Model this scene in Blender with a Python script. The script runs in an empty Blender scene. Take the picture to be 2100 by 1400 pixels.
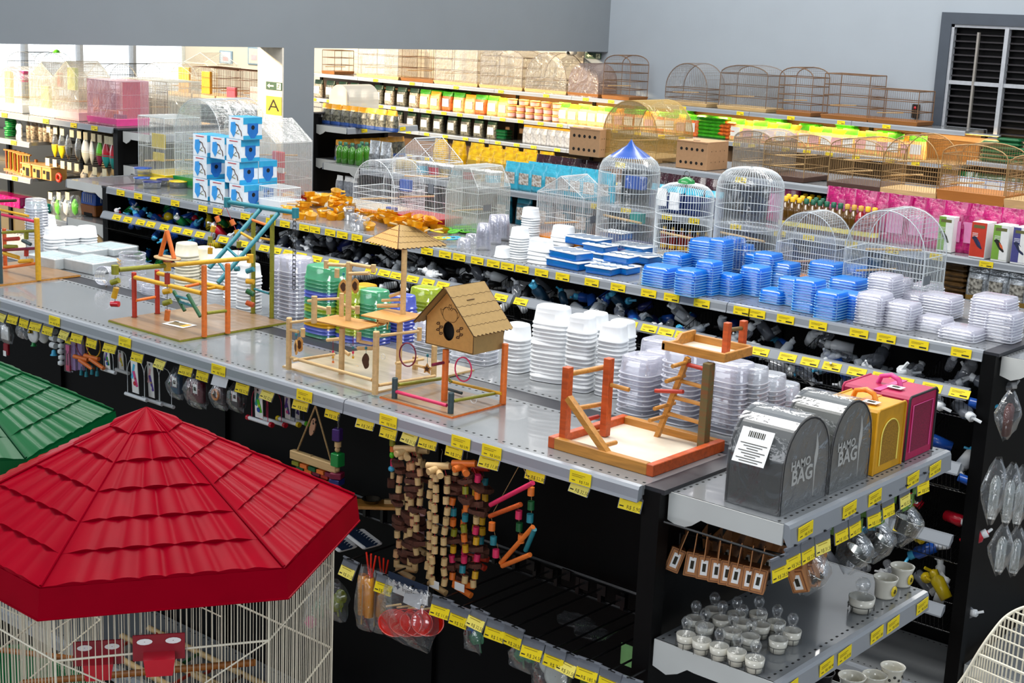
import bpy, math, random
from mathutils import Vector, Matrix
random.seed(7)
SC = bpy.context.scene
COL = SC.collection
PI = math.pi
# ---------------------------------------------------------------- camera
CAMZ = 2.685
RR = ((0.75801, 0.65081, 0.04310), (0.17621, -0.14073, -0.97424), (-0.62798, 0.74610, -0.22133))
FPX = 2975.24
cam_d = bpy.data.cameras.new('camera'); cam = bpy.data.objects.new('camera', cam_d); COL.objects.link(cam)
cam_d.sensor_width = 36; cam_d.lens = FPX / 2100 * 36; cam_d.clip_start = .05; cam_d.clip_end = 100
_m = Matrix((RR[0], tuple(-c for c in RR[1]), tuple(-c for c in RR[2]))).transposed().to_4x4()
_m.translation = (0, 0, CAMZ)
cam.matrix_world = _m
SC.camera = cam
# ---------------------------------------------------------------- world, lights, exposure
w = bpy.data.worlds.new('world'); SC.world = w; w.use_nodes = True
_bg = w.node_tree.nodes['Background']; _bg.inputs[0].default_value = (.74, .86, 1, 1); _bg.inputs[1].default_value = .36
SC.view_settings.view_transform = 'Standard'; SC.view_settings.look = 'None'
SC.view_settings.exposure = .38; SC.view_settings.gamma = 1; SC.view_settings.use_curve_mapping = False
SC.cycles.transparent_max_bounces = 40; SC.cycles.max_bounces = 8; SC.cycles.use_denoising = True
SC.cycles.caustics_reflective = False; SC.cycles.caustics_refractive = False
SC.cycles.sample_clamp_indirect = 4
def area(name, loc, aim, sx, sy, power, color):
    d = bpy.data.lights.new(name, 'AREA'); d.shape = 'RECTANGLE'; d.size = sx; d.size_y = sy
    d.energy = power; d.color = color
    o = bpy.data.objects.new(name, d); COL.objects.link(o); o.location = loc
    o.rotation_euler = (Vector(aim) - Vector(loc)).to_track_quat('-Z', 'Y').to_euler()
    return o
# rows of ceiling lamps and the tall shop window behind the stairs
area('ceiling_lamp_light', (-4.2, 2.9, 5.2), (-4.2, 3.3, 0), 7, 1.0, 230, (1, .98, .95))
area('ceiling_lamp_light', (-5, 7.5, 5.2), (-5, 7.5, 0), 8, 1.0, 260, (1, .98, .95))
area('ceiling_lamp_light', (-6, 10.4, 4.9), (-6, 11.4, 1.5), 7, .6, 130, (1, .97, .92))
area('shop_window_light', (-6.5, -3.5, 4.6), (-4.2, 4.2, 1.2), 5, 2.5, 115, (.93, .96, 1))
area('added_front_fill_light', (1.2, -2.6, 2.0), (-2.6, 2.8, .9), 1.6, 2.2, 75, (.95, .97, 1))  # added fill light to brighten the hanging goods; not an actual entrance
area('side_window_light', (3.5, 5.5, 4.2), (-3, 5.5, 1.2), 3, 2, 60, (.9, .95, 1))
# low sun through the windows of the back room
_s = bpy.data.lights.new('window_sunlight', 'SPOT'); _s.energy = 9000; _s.color = (1, .79, .52); _s.spot_size = math.radians(34); _s.spot_blend = .25; _s.shadow_soft_size = .25
_o = bpy.data.objects.new('window_sunlight', _s); COL.objects.link(_o); _o.location = (-13.4, -.6, 4.3)
_o.rotation_euler = (Vector((-10.6, 8.6, 1.2)) - Vector(_o.location)).to_track_quat('-Z', 'Y').to_euler()
area('back_room_light', (-14, 8.5, 4.4), (-13, 8.5, 0), 4, 4, 420, (1, .93, .82))
# ---------------------------------------------------------------- pixel helpers (2100x1400 frame -> a point on a real plane)
def ray(u, v):
    c = ((u - 1050) / FPX, (v - 700) / FPX, 1)
    return Vector([sum(RR[k][i] * c[k] for k in range(3)) for i in range(3)])
def P(u, v, z):
    d = ray(u, v); t = (z - CAMZ) / d.z; return Vector((d.x * t, d.y * t, z))
def PY(u, v, Y):
    d = ray(u, v); t = Y / d.y; return Vector((d.x * t, Y, CAMZ + d.z * t))
def PX(u, v, X):
    d = ray(u, v); t = X / d.x; return Vector((X, d.y * t, CAMZ + d.z * t))
def proj(p):
    d = (p[0], p[1], p[2] - CAMZ); c = [sum(RR[k][i] * d[i] for i in range(3)) for k in range(3)]
    return 1050 + FPX * c[0] / c[2], 700 + FPX * c[1] / c[2]
def zat(p, v):
    """height on the vertical line through p that shows at image row v"""
    t = (v - 700) / FPX; a1 = RR[1][0] * p[0] + RR[1][1] * p[1]; a3 = RR[2][0] * p[0] + RR[2][1] * p[1]
    return CAMZ + (a1 - t * a3) / (t * RR[2][2] - RR[1][2])
def V(*a): return Vector(a)
# ---------------------------------------------------------------- materials
def lin(c):
    if isinstance(c, str):
        c = [int(c[i:i + 2], 16) / 255 for i in (0, 2, 4)]
    return tuple((x / 12.92 if x <= .04045 else ((x + .055) / 1.055) ** 2.4) for x in c) + (1,)
MC = {}
def mat(name, col, rough=.5, metal=0, noise=.06, scale=30, bump=0, spec=.5, emit=0, kind=None, col2=None, coat=0):
    if name in MC: return MC[name]
    m = bpy.data.materials.new(name); m.use_nodes = True; nt = m.node_tree; N = nt.nodes; L = nt.links
    b = N['Principled BSDF']; c = lin(col); b.inputs['Roughness'].default_value = rough; b.inputs['Metallic'].default_value = metal
    b.inputs['Specular IOR Level'].default_value = spec; b.inputs['Coat Weight'].default_value = coat
    tc = N.new('ShaderNodeTexCoord'); src = None
    if kind == 'wood':
        mp = N.new('ShaderNodeMapping'); mp.inputs['Scale'].default_value = (scale * .12, scale, scale)
        t = N.new('ShaderNodeTexNoise'); t.inputs['Scale'].default_value = 1.3; t.inputs['Detail'].default_value = 5; t.inputs['Distortion'].default_value = .8
        L.new(tc.outputs['Object'], mp.inputs[0]); L.new(mp.outputs[0], t.inputs[0]); src = t.outputs['Fac']
    elif kind == 'spots':
        t = N.new('ShaderNodeTexVoronoi'); t.inputs['Scale'].default_value = scale; L.new(tc.outputs['Object'], t.inputs[0]); src = t.outputs['Distance']
    else:
        t = N.new('ShaderNodeTexNoise'); t.inputs['Scale'].default_value = scale; t.inputs['Detail'].default_value = 3
        L.new(tc.outputs['Object'], t.inputs[0]); src = t.outputs['Fac']
    cr = N.new('ShaderNodeValToRGB'); e = cr.color_ramp.elements
    k = 1 - noise * 2
    c2 = lin(col2) if col2 else tuple(x * k for x in c[:3]) + (1,)
    e[0].position = .32; e[1].position = .62; e[0].color = c2; e[1].color = c
    if kind == 'spots': e[0].position = .28; e[1].position = .36
    L.new(src, cr.inputs[0]); L.new(cr.outputs[0], b.inputs['Base Color'])
    if bump:
        bp = N.new('ShaderNodeBump'); bp.inputs['Strength'].default_value = bump; bp.inputs['Distance'].default_value = .01
        L.new(src, bp.inputs['Height']); L.new(bp.outputs[0], b.inputs['Normal'])
    if emit:
        L.new(cr.outputs[0], b.inputs['Emission Color']); b.inputs['Emission Strength'].default_value = emit
    MC[name] = m; return m
def clear(name, col, opac=.12, rough=.08, gloss=.25, edge=.35, crinkle=0):
    """thin plastic: mostly see-through, denser and shinier where seen edge-on"""
    if name in MC: return MC[name]
    m = bpy.data.materials.new(name); m.use_nodes = True; nt = m.node_tree; N = nt.nodes; L = nt.links
    N.remove(N['Principled BSDF']); out = N['Material Output']
    tr = N.new('ShaderNodeBsdfTransparent'); c = lin(col); tr.inputs[0].default_value = tuple(.86 + .13 * x for x in c[:3]) + (1,)
    if name.startswith('tint'): tr.inputs[0].default_value = tuple(x ** .5 for x in c[:3]) + (1,)
    df = N.new('ShaderNodeBsdfDiffuse'); df.inputs[0].default_value = c
    gl = N.new('ShaderNodeBsdfGlossy'); gl.inputs['Roughness'].default_value = rough; gl.inputs[0].default_value = (1, 1, 1, 1)
    lw = N.new('ShaderNodeLayerWeight'); lw.inputs['Blend'].default_value = .25
    mr = N.new('ShaderNodeMapRange'); mr.inputs['To Min'].default_value = opac; mr.inputs['To Max'].default_value = min(1, opac + edge)
    L.new(lw.outputs['Facing'], mr.inputs['Value'])
    m1 = N.new('ShaderNodeMixShader'); L.new(mr.outputs[0], m1.inputs[0]); L.new(tr.outputs[0], m1.inputs[1]); L.new(df.outputs[0], m1.inputs[2])
    m2 = N.new('ShaderNodeMixShader'); mm = N.new('ShaderNodeMath'); mm.operation = 'MULTIPLY_ADD'
    mm.inputs[1].default_value = gloss * 1.3; mm.inputs[2].default_value = gloss * .25
    L.new(lw.outputs['Fresnel'], mm.inputs[0]); L.new(mm.outputs[0], m2.inputs[0]); L.new(m1.outputs[0], m2.inputs[1]); L.new(gl.outputs[0], m2.inputs[2])
    if crinkle:
        tc = N.new('ShaderNodeTexCoord'); t = N.new('ShaderNodeTexNoise'); t.inputs['Scale'].default_value = crinkle; t.inputs['Detail'].default_value = 4; t.inputs['Distortion'].default_value = 1.5
        bp = N.new('ShaderNodeBump'); bp.inputs['Strength'].default_value = .55; bp.inputs['Distance'].default_value = .02
        L.new(tc.outputs['Object'], t.inputs[0]); L.new(t.outputs['Fac'], bp.inputs['Height']); L.new(bp.outputs[0], gl.inputs['Normal'])
        pass
    L.new(m2.outputs[0], out.inputs[0])
    MC[name] = m; return m
GREY = mat('shelf_grey_steel', '7d8082', .2, 0, .04, 6, coat=.5)
RAIL = mat('price_rail_grey', '8f949a', .28, 0, .03, 8, coat=.3)
CREAMY = mat('bracket_white', 'c9cbc8', .4, 0, .03, 8)
BLACK = mat('black_panel', '040405', .5, 0, .2, 12, spec=.18)
BLK = mat('black_wire', '0c0c0d', .35, 0, .1, 30)
DARKTOP = mat('dark_top_plate', '2e2f34', .38, 0, .04, 3)
YEL = mat('yellow_paper', 'f2d70a', .6, 0, .04, 40)
YELP = mat('faded_yellow_paper', 'f3e268', .6, 0, .05, 40)
INK = mat('ink', '2a2412', .8, 0, .1, 50)
INKY = mat('faint_ink', 'a08a10', .8, 0, .1, 50)
WHITE = mat('white_plastic', 'e9ecee', .35, 0, .02, 20, coat=.2)
CREAMP = mat('cream_plastic', 'dcd5bd', .4, 0, .03, 20)
WWIRE = mat('white_wire', 'e4eaec', .35, 0, .03, 40)
CWIRE = mat('cream_wire', 'e8e0ca', .4, 0, .05, 40)
GOLDW = mat('bronze_wire', 'b08e5e', .35, .3, .1, 40)
WALLM = mat('wall_paint_pale', '959ea7', .8, 0, .015, 3)
WALLG = mat('wall_paint_shaded', '787f85', .8, 0, .015, 3)  # shade on the cross wall put into a darker copy of the pale paint
WALLC = mat('wall_paint_cream', 'ddd2bd', .8, 0, .02, 3)
PINE = mat('pine_wood', 'd6b27a', .55, 0, .1, 60, kind='wood')
PLY = mat('plywood_board', 'c39e6a', .5, 0, .08, 40, kind='wood')
MDF = mat('mdf_board', 'a4854f', .7, 0, .05, 80)
MDFF = mat('mdf_front', 'c8924a', .65, 0, .05, 80)
BURN = mat('burnt_line', '4a2a14', .8, 0, .1, 60)
OAKB = mat('varnished_board', '927352', .35, 0, .16, 40, kind='wood', coat=.3)
GREYB = mat('greyish_board', 'b9a88f', .4, 0, .1, 40, kind='wood', coat=.3)
ORW = mat('orange_stained_wood', 'c9551d', .45, 0, .16, 60, kind='wood')
AMBW = mat('amber_stained_wood', 'c98a3a', .45, 0, .16, 60, kind='wood')
REDW = mat('red_stained_wood', 'b8331f', .45, 0, .12, 60, kind='wood')
YELW = mat('yellow_stained_wood', 'dba41c', .45, 0, .1, 60, kind='wood')
OLIW = mat('olive_stained_wood', '8c8a1e', .45, 0, .12, 60, kind='wood')
TEAW = mat('teal_stained_wood', '237f8c', .45, 0, .12, 60, kind='wood')
GRNW = mat('green_stained_wood', '0f5a2c', .45, 0, .12, 60, kind='wood')
PNKW = mat('pink_stained_wood', 'd92a5c', .45, 0, .1, 60, kind='wood')
MAGW = mat('plum_stained_wood', '7d1738', .45, 0, .1, 60, kind='wood')
SLTW = mat('slate_stained_wood', '33484c', .5, 0, .12, 60, kind='wood')
ORGW = mat('bright_orange_wood', 'e8762a', .45, 0, .1, 60, kind='wood')
PALEB = mat('pale_tray_floor', 'e2d6c0', .45, 0, .05, 20)
BARKG = mat('mossy_post', '5e5c34', .7, 0, .25, 60, kind='wood', col2='7c4a22')
BARK = mat('brown_bark', '5a3020', .8, 0, .25, 50, bump=.5)
ROPE = mat('jute_rope', 'a88a5a', .9, 0, .2, 200)
REDP = mat('red_plastic', 'c8102a', .3, 0, .05, 12, coat=.5)
REDR = mat('red_roof_plastic', '8e0018', .3, 0, .05, 12, spec=.03)
REDD = mat('dark_red_plastic', '8c0f22', .35, 0, .05, 20, coat=.3)
GRNR = mat('green_roof_plastic', '045028', .32, 0, .05, 12, spec=.15)
GRNP = mat('green_plastic', '128a3c', .35, 0, .05, 20, coat=.3)
BLUP = mat('blue_plastic', '1c4fa8', .3, 0, .05, 20, coat=.3)
NAVY = mat('navy_plastic', '202a6c', .35, 0, .05, 20, coat=.2)
YELPL = mat('yellow_plastic', 'e6c81a', .35, 0, .05, 20, coat=.3)
ORGP = mat('orange_plastic', 'e98a1e', .35, 0, .05, 20, coat=.2)
PNKP = mat('pink_plastic', 'd8468a', .4, 0, .05, 20)
PNKL = mat('pale_pink_plastic', 'eab6b8', .45, 0, .05, 20)
LIME = mat('lime_plastic', '5cc41e', .35, 0, .05, 20)
CYAN = mat('cyan_plastic', '4ab6e0', .35, 0, .05, 20)
TEALP = mat('teal_plastic', '1f8f86', .4, 0, .05, 20)
STEEL = mat('steel', 'c4c2b8', .18, 1, .03, 20)
DSTEEL = mat('dull_chain', '6a6a66', .4, .8, .1, 40)
CARD = mat('kraft_card', 'b57a48', .7, 0, .06, 60)
CARDD = mat('kraft_card_dark', '7a4a2a', .7, 0, .06, 60)
TANB = mat('tan_board', 'b58a62', .7, 0, .04, 50)
HOLE = mat('dark_hole', '0a0806', .9, 0, .1, 10)
PAPER = mat('white_paper', 'ececea', .6, 0, .02, 60)
CER = mat('cream_ceramic', 'd8d4c6', .15, 0, .03, 20, coat=.5)
CLR = clear('clear_plastic', 'e8ecf4', .12, .12, .35, .45)
CLRV = clear('clear_violet_plastic', 'e9e9f8', .13, .12, .35, .4)
FILM = clear('wrap_film', 'e8eaea', .02, .12, .2, .14, crinkle=9)
FILMG = clear('milky_film', 'd9d8cf', .13, .2, .22, .2, crinkle=10)
FILMP = clear('pink_film', 'd88a98', .32, .2, .25, .3, crinkle=10)
BAG = clear('bag_film', 'dfe5ea', .02, .07, .24, .13, crinkle=16)
TBLUE = clear('tint_blue', '129cff', .3, .2, .3, .35)
RIMB = clear('tint_blue_rim_glint', '9adcff', .5, .35, .12, .3)  # refraction highlights along the blue rims, put into a lighter colour
RIMC = clear('clear_rim_glint', 'f4f6ff', .45, .35, .12, .4)  # whiter rim colour stands in for light caught in clear edges
TAMB = clear('tint_amber', 'f2b41c', .45, .3, .08, .3)
TGRN = clear('tint_green', '62c090', .32, .12, .3, .4)
TNAV = clear('tint_navy', '6a78e0', .45, .12, .3, .4)
TYG = clear('tint_lime', 'c8d83a', .3, .12, .3, .4)
TRED = clear('tint_red', 'ff2a14', .85, .12, .35, .4)
TORG = clear('tint_orange', 'ffae20', .85, .12, .35, .4)
GLASSB = clear('clear_glass', 'e6efec', .1, .04, .5, .5)
# ---------------------------------------------------------------- mesh builder
class MB:
    def __init__(s): s.v = []; s.f = []; s.m = []; s.mats = []; s.sm = []
    def mi(s, m):
        if m not in s.mats: s.mats.append(m)
        return s.mats.index(m)
    def add(s, vs, fs, m, smooth=False):
        o = len(s.v); s.v += [tuple(v) for v in vs]; k = s.mi(m)
        for f in fs: s.f.append(tuple(i + o for i in f)); s.m.append(k); s.sm.append(smooth)
        return s
    def box(s, c, d, m, rot=None, taper=1, bev=0):
        x, y, z = d[0] / 2, d[1] / 2, d[2] / 2; t = taper
        if bev:
            b = min(bev, x * .9, y * .9, z * .9)
            pr = [(x, y - b), (x - b, y), (-x + b, y), (-x, y - b), (-x, -y + b), (-x + b, -y), (x - b, -y), (x, -y + b)]
            vs = []
            for zz, k in ((-z, b), (-z + b, 0), (z - b, 0), (z, b)):
                tt = 1 if zz < 0 else t
                vs += [V((px - math.copysign(k, px) * (1 if abs(px) > 0 else 0)) * tt, (py - math.copysign(k, py)) * tt, zz) for px, py in pr]
            fs = [(j * 8 + i, j * 8 + (i + 1) % 8, j * 8 + 8 + (i + 1) % 8, j * 8 + 8 + i) for j in range(3) for i in range(8)]
            fs += [tuple(range(7, -1, -1)), tuple(range(24, 32))]
        else:
            vs = [V(-x, -y, -z), V(x, -y, -z), V(x, y, -z), V(-x, y, -z), V(-x * t, -y * t, z), V(x * t, -y * t, z), V(x * t, y * t, z), V(-x * t, y * t, z)]
            fs = [(0, 3, 2, 1), (4, 5, 6, 7), (0, 1, 5, 4), (1, 2, 6, 5), (2, 3, 7, 6), (3, 0, 4, 7)]
        R = rot if rot else Matrix.Identity(3)
        return s.add([R @ v + V(*c) for v in vs], fs, m)
    def tube(s, a, b, r, m, n=6, r2=None, cap=True):
        a = V(*a); b = V(*b); d = b - a
        if d.length < 1e-6: return s
        q = d.to_track_quat('Z', 'Y').to_matrix(); r2 = r if r2 is None else r2
        vs = [a + q @ V(r * math.cos(2 * PI * i / n), r * math.sin(2 * PI * i / n), 0) for i in range(n)] + \
             [b + q @ V(r2 * math.cos(2 * PI * i / n), r2 * math.sin(2 * PI * i / n), 0) for i in range(n)]
        fs = [(i, (i + 1) % n, n + (i + 1) % n, n + i) for i in range(n)]
        s.add(vs, fs, m, n > 6)
        if cap and n > 4: s.add(vs, [tuple(range(n - 1, -1, -1)), tuple(range(n, 2 * n))], m)
        return s
    def path(s, pts, r, m, n=5, closed=False):
        pts = [V(*p) for p in pts]; k = len(pts); vs = []
        for i, p in enumerate(pts):
            a = pts[(i - 1) % k] if (closed or i) else p; b = pts[(i + 1) % k] if (closed or i < k - 1) else p
            d = (b - a); q = (d if d.length > 1e-9 else V(0, 0, 1)).to_track_quat('Z', 'Y').to_matrix()
            vs += [p + q @ V(r * math.cos(2 * PI * j / n), r * math.sin(2 * PI * j / n), 0) for j in range(n)]
        fs = [(i * n + j, i * n + (j + 1) % n, ((i + 1) % k) * n + (j + 1) % n, ((i + 1) % k) * n + j) for i in range(k if closed else k - 1) for j in range(n)]
        return s.add(vs, fs, m, True)
    def lathe(s, pr, m, n=16, c=(0, 0, 0), sx=1, sy=1, rot=None, capb=False, capt=False, e=None):
        """profile [(r,z)...] turned round z; e rounds a square (superellipse power)"""
        vs = []; R = rot if rot else Matrix.Identity(3)
        for r, z in pr:
            for i in range(n):
                a = 2 * PI * i / n; ca, sa = math.cos(a), math.sin(a)
                if e:
                    ca = math.copysign(abs(ca) ** e, ca); sa = math.copysign(abs(sa) ** e, sa)
                vs.append(R @ V(r * ca * sx, r * sa * sy, z) + V(*c))
        k = len(pr)
        fs = [(j * n + i, j * n + (i + 1) % n, (j + 1) * n + (i + 1) % n, (j + 1) * n + i) for j in range(k - 1) for i in range(n)]
        s.add(vs, fs, m, True)
        if capb: s.add(vs[:n], [tuple(range(n - 1, -1, -1))], m)
        if capt: s.add(vs[-n:], [tuple(range(n))], m)
        return s
    def prism(s, poly, a, b, m, T=None):
        """polygon in local xz swept along y from a to b, T places it"""
        n = len(poly); vs = [V(x, a, z) for x, z in poly] + [V(x, b, z) for x, z in poly]
        fs = [tuple(range(n)), tuple(range(2 * n - 1, n - 1, -1))] + [(i, n + i, n + (i + 1) % n, (i + 1) % n) for i in range(n)]
        if T: vs = [T @ v for v in vs]
        return s.add(vs, fs, m)
    def text(s, st, size, T, m, align='CENTER', bold=0):
        vs, fs = text_mesh(st, align, bold)
        return s.add([T @ V(x * size, y * size, 0) for x, y in vs], fs, m)
    def mesh(s, name):
        me = bpy.data.meshes.new(name); me.from_pydata(s.v, [], s.f)
        for m in s.mats: me.materials.append(m)
        me.polygons.foreach_set('material_index', s.m); me.polygons.foreach_set('use_smooth', s.sm)
        me.update(); return me
_TX = {}
def text_mesh(st, align, bold):
    k = (st, align, bold)
    if k not in _TX:
        c = bpy.data.curves.new('t', 'FONT'); c.body = st; c.size = 1; c.align_x = align; c.align_y = 'CENTER'; c.offset = bold; c.resolution_u = 2
        o = bpy.data.objects.new('t', c); COL.objects.link(o)
        dg = bpy.context.evaluated_depsgraph_get(); me = o.evaluated_get(dg).to_mesh()
        _TX[k] = ([(v.co.x, v.co.y) for v in me.vertices], [tuple(p.vertices) for p in me.polygons])
        o.evaluated_get(dg).to_mesh_clear(); bpy.data.objects.remove(o); bpy.data.curves.remove(c)
    return _TX[k]
def rz(a): return Matrix.Rotation(a, 3, 'Z')
def rx(a): return Matrix.Rotation(a, 3, 'X')
def ry(a): return Matrix.Rotation(a, 3, 'Y')
def TM(loc, R=None):
    m = (R if R else Matrix.Identity(3)).to_4x4(); m.translation = loc; return m
FRONT = rx(PI / 2)                      # text that faces -y
def tag(o, label, cat, group=None, kind=None):
    if label: o['label'] = label
    if cat: o['category'] = cat
    if group: o['group'] = group
    if kind: o['kind'] = kind
    return o
def thing(name, label, cat, loc=(0, 0, 0), rot=0, group=None):
    o = bpy.data.objects.new(name, None); COL.objects.link(o); o.location = loc
    o.rotation_euler = (0, 0, rot) if not isinstance(rot, (tuple, list)) else rot; o.empty_display_size = .05
    return tag(o, label, cat, group)
def part(name, mb, parent, label=None, loc=(0, 0, 0), rot=(0, 0, 0), me=None):
    o = bpy.data.objects.new(name, me or mb.mesh(name)); COL.objects.link(o); o.parent = parent; o.location = loc; o.rotation_euler = rot
    if label: o['label'] = label
    return o
def solo(name, mb, label, cat, loc=(0, 0, 0), rot=0, group=None, me=None, sc=None):
    o = bpy.data.objects.new(name, me or mb.mesh(name)); COL.objects.link(o); o.location = loc
    o.rotation_euler = (0, 0, rot) if not isinstance(rot, (tuple, list)) else rot
    if sc: o.scale = sc if isinstance(sc, (tuple, list)) else (sc, sc, sc)
    return tag(o, label, cat, group)
def struct(name, mb):
    o = bpy.data.objects.new(name, mb.mesh(name)); COL.objects.link(o); o['kind'] = 'structure'; return o
def dup(src, label, loc, rot=None, group=None, sc=None):
    r = src.copy(); COL.objects.link(r); r.location = loc
    if rot is not None: r.rotation_euler = (0, 0, rot) if not isinstance(rot, (tuple, list)) else rot
    if sc: r.scale = sc if isinstance(sc, (tuple, list)) else (sc, sc, sc)
    r['label'] = label
    if group: r['group'] = group
    for ch in list(src.children):
        c = ch.copy(); COL.objects.link(c); c.parent = r
        for g in ch.children:
            d = g.copy(); COL.objects.link(d); d.parent = c
    return r
_used = set()
def proto(build):
    """builds a first instance lazily: the first placing uses it, later ones copy it"""
    st = {}
    def place(label, loc, rot=0, group=None, sc=None):
        if 'o' not in st:
            o = st['o'] = build(); o.location = loc; o.rotation_euler = (0, 0, rot) if not isinstance(rot, (tuple, list)) else rot
            if sc: o.scale = sc if isinstance(sc, (tuple, list)) else (sc, sc, sc)
            o['label'] = label
            if group: o['group'] = group
            return o
        return dup(st['o'], label, loc, rot, group, sc or (1, 1, 1))
    return place
ORD = ['first', 'second', 'third', 'fourth', 'fifth', 'sixth', 'seventh', 'eighth', 'ninth', 'tenth', 'eleventh', 'twelfth', 'thirteenth', 'fourteenth', 'fifteenth', 'sixteenth', 'seventeenth', 'eighteenth', 'nineteenth', 'twentieth'] + ['%dth' % k for k in range(21, 60)]
for _i, _w in ((20, '21st'), (21, '22nd'), (22, '23rd'), (30, '31st'), (31, '32nd'), (32, '33rd')): ORD[_i] = _w
def U(a, b): return random.uniform(a, b)
# ================================================================ THE SETTING
FLOORM = mat('floor_tile', '6f675c', .35, 0, .06, 2, coat=.2)
struct('floor', MB().box((-8, 5, -.05), (30, 22, .1), FLOORM))
# wall behind the far gondola, with an opening for the louvred window
wx0, wx1, wz0, wz1 = -5.46, -2.6, 1.78, 2.84
mb = MB()
mb.box(((-16 + wx0) / 2, 12.1, 2.6), (wx0 + 16, .2, 5.2), WALLM)
mb.box(((wx0 + wx1) / 2, 12.1, wz0 / 2), (wx1 - wx0, .2, wz0), WALLM)
mb.box(((wx0 + wx1) / 2, 12.1, (wz1 + 5.2) / 2), (wx1 - wx0, .2, 5.2 - wz1), WALLM)
mb.box(((wx1 + 3) / 2, 12.1, 2.6), (3 - wx1, .2, 5.2), WALLM)
struct('wall_back', mb)
struct('wall_cream', MB().box((-12.65, 11.993, 2.6), (6.7, .014, 5.2), WALLC))
FRM = mat('window_frame_slate', '3c444f', .5, 0, .05, 10)
mb = MB(); fw = .095
mb.box(((wx0 + wx1) / 2, 11.99, wz1 - fw / 2), (wx1 - wx0, .06, fw), FRM).box((wx0 + fw / 2, 11.99, (wz0 + wz1) / 2), (fw, .06, wz1 - wz0 - 2 * fw + .0), FRM)
mb.box((wx1 - fw / 2, 11.99, (wz0 + wz1) / 2), (fw, .06, wz1 - wz0 - 2 * fw), FRM)
mb.box(((wx0 + wx1) / 2, 11.97, wz0 + .02), (wx1 - wx0 + .1, .12, .04), mat('window_sill_stone', 'a07f66', .5))
wroot = struct('window_1', mb)
mb = MB(); SILV = mat('window_silver', 'a9adb4', .4, .2); a0, a1, b0, b1 = wx0 + fw, wx1 - fw, wz0 + .04, wz1 - fw
mb.box(((a0 + a1) / 2, 12.0, b1 - .012), (a1 - a0, .05, .026), SILV).box((a0 + .012, 12.0, (b0 + b1) / 2), (.024, .05, b1 - b0), SILV)
for x in (-4.877, -4.0, -3.2): mb.box((x, 11.99, (b0 + b1) / 2), (.034, .06, b1 - b0 - .03), SILV)
mb.box(((a0 + a1) / 2, 12.0, 2.262), (a1 - a0 - .05, .05, .032), SILV)
part('mullion', mb, wroot)
mb = MB(); BARM = mat('window_bar', '8b8782', .5, .2)
for x in (-5.125, -4.44, -3.6): mb.box((x, 11.985, (b0 + b1) / 2 - .03), (.018, .03, b1 - b0 - .06), BARM)
part('security_bar', mb, wroot)
mb = MB(); SL = mat('louvre_dark', '24242a', .4, .2)
z = b0 + .04
while z < b1 - .03:
    mb.box(((a0 + a1) / 2, 12.03, z), (a1 - a0 - .04, .05, .007), mat('louvre_edge', '2e2c30', .6), rx(.15)); z += .0575
part('louvre', mb, wroot)
part('pane', MB().box(((a0 + a1) / 2, 12.09, (b0 + b1) / 2), (a1 - a0, .02, b1 - b0), mat('dark_glass', '040406', .5, 0, .3, 4, spec=.2)), wroot)
# cross wall with two openings: lintel, pillar
mb = MB().box((-9.15, 6.5, 3.83), (.3, 11, 3.0), WALLG); struct('wall_lintel', mb)
mb = MB().box((-9.15, 7.89, 1.165), (.3, .32, 2.33), WALLG); pil = struct('pillar', mb)
mb = MB().box((-9.152, 7.722, 1.165), (.3, .016, 2.33), mat('pillar_sunlit_face', 'e4dccd', .8)); struct('pillar_lit_side_1', mb)  # pillar side in the sun: its brightness is put into a paler colour
struct('wall_side', MB().box((-9.15, 2.6, 1.165), (.3, 3.2, 2.33), WALLG))
# back room: far wall with tall windows
mb = MB(); 
mb.box((-15.95, 8, .7), (.2, 8.2, 1.4), WALLC).box((-15.95, 8, 4.2), (.2, 8.2, 2), WALLC)
struct('wall_far', mb)
SKYM = mat('bright_sky', 'eef6ff', .9, 0, .02, 1, emit=2.6)
struct('sky_backdrop', MB().box((-18.5, 9, 2.5), (.1, 16, 5), SKYM))
ys = [PX(u, 115, -15.9).y for u in (-70, 47, 160, 269, 388)]
MULL = mat('mullion_grey', '8b9096', .5)
for k in range(4):
    y0, y1 = ys[k], ys[k + 1]
    t = struct('window_%d' % (k + 2), MB().box((-15.9, y0 + .02, 2.3), (.1, .045, 1.8), MULL).box((-15.9, (y0 + y1) / 2, 1.42), (.1, y1 - y0, .05), MULL).box((-15.9, (y0 + y1) / 2, 3.18), (.1, y1 - y0, .05), MULL))
    part('pane', MB().box((-15.93, (y0 + y1) / 2, 2.3), (.006, y1 - y0 - .05, 1.7), GLASSB), t)
# ---------------------------------------------------------------- price labels
PR = ['R$ 31,50', 'R$ 28,50', 'R$ 52,80', 'R$ 185,90', 'R$ 24,50', 'R$ 32,50', 'R$ 37,50', 'R$ 7,50', 'R$ 5,90', 'R$ 11,80']
def label_mesh(k, wd, ht, paper=None, near=True):
    mb = MB(); pm = paper or YEL
    mb.box((0, 0, 0), (wd, .0012, ht), pm)
    T = lambda x, z: TM((x, -.0009, z), FRONT)
    if near: mb.text(PR[k % 10], ht * .30, T(wd * .2, -ht * .27), INK)
    else: mb.box((wd * .22, -.0008, -ht * .25), (wd * .36, .0006, ht * .16), INK)
    mb.box((-wd * .3, -.0008, -ht * .26), (wd * .16, .0006, ht * .06), INK)
    mb.box((-wd * .08, -.0008, ht * .22), (wd * .62, .0006, ht * .05), INKY).box((-wd * .14, -.0008, ht * .08), (wd * .5, .0006, ht * .05), INKY)
    return mb.mesh('price_label')
LBN = [label_mesh(k, .066, .032) for k in range(10)]
LBP = [label_mesh(k, .066, .032, YELP) for k in range(10)]
LBF = [label_mesh(k, .075, .032, None, False) for k in range(3)]
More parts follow.
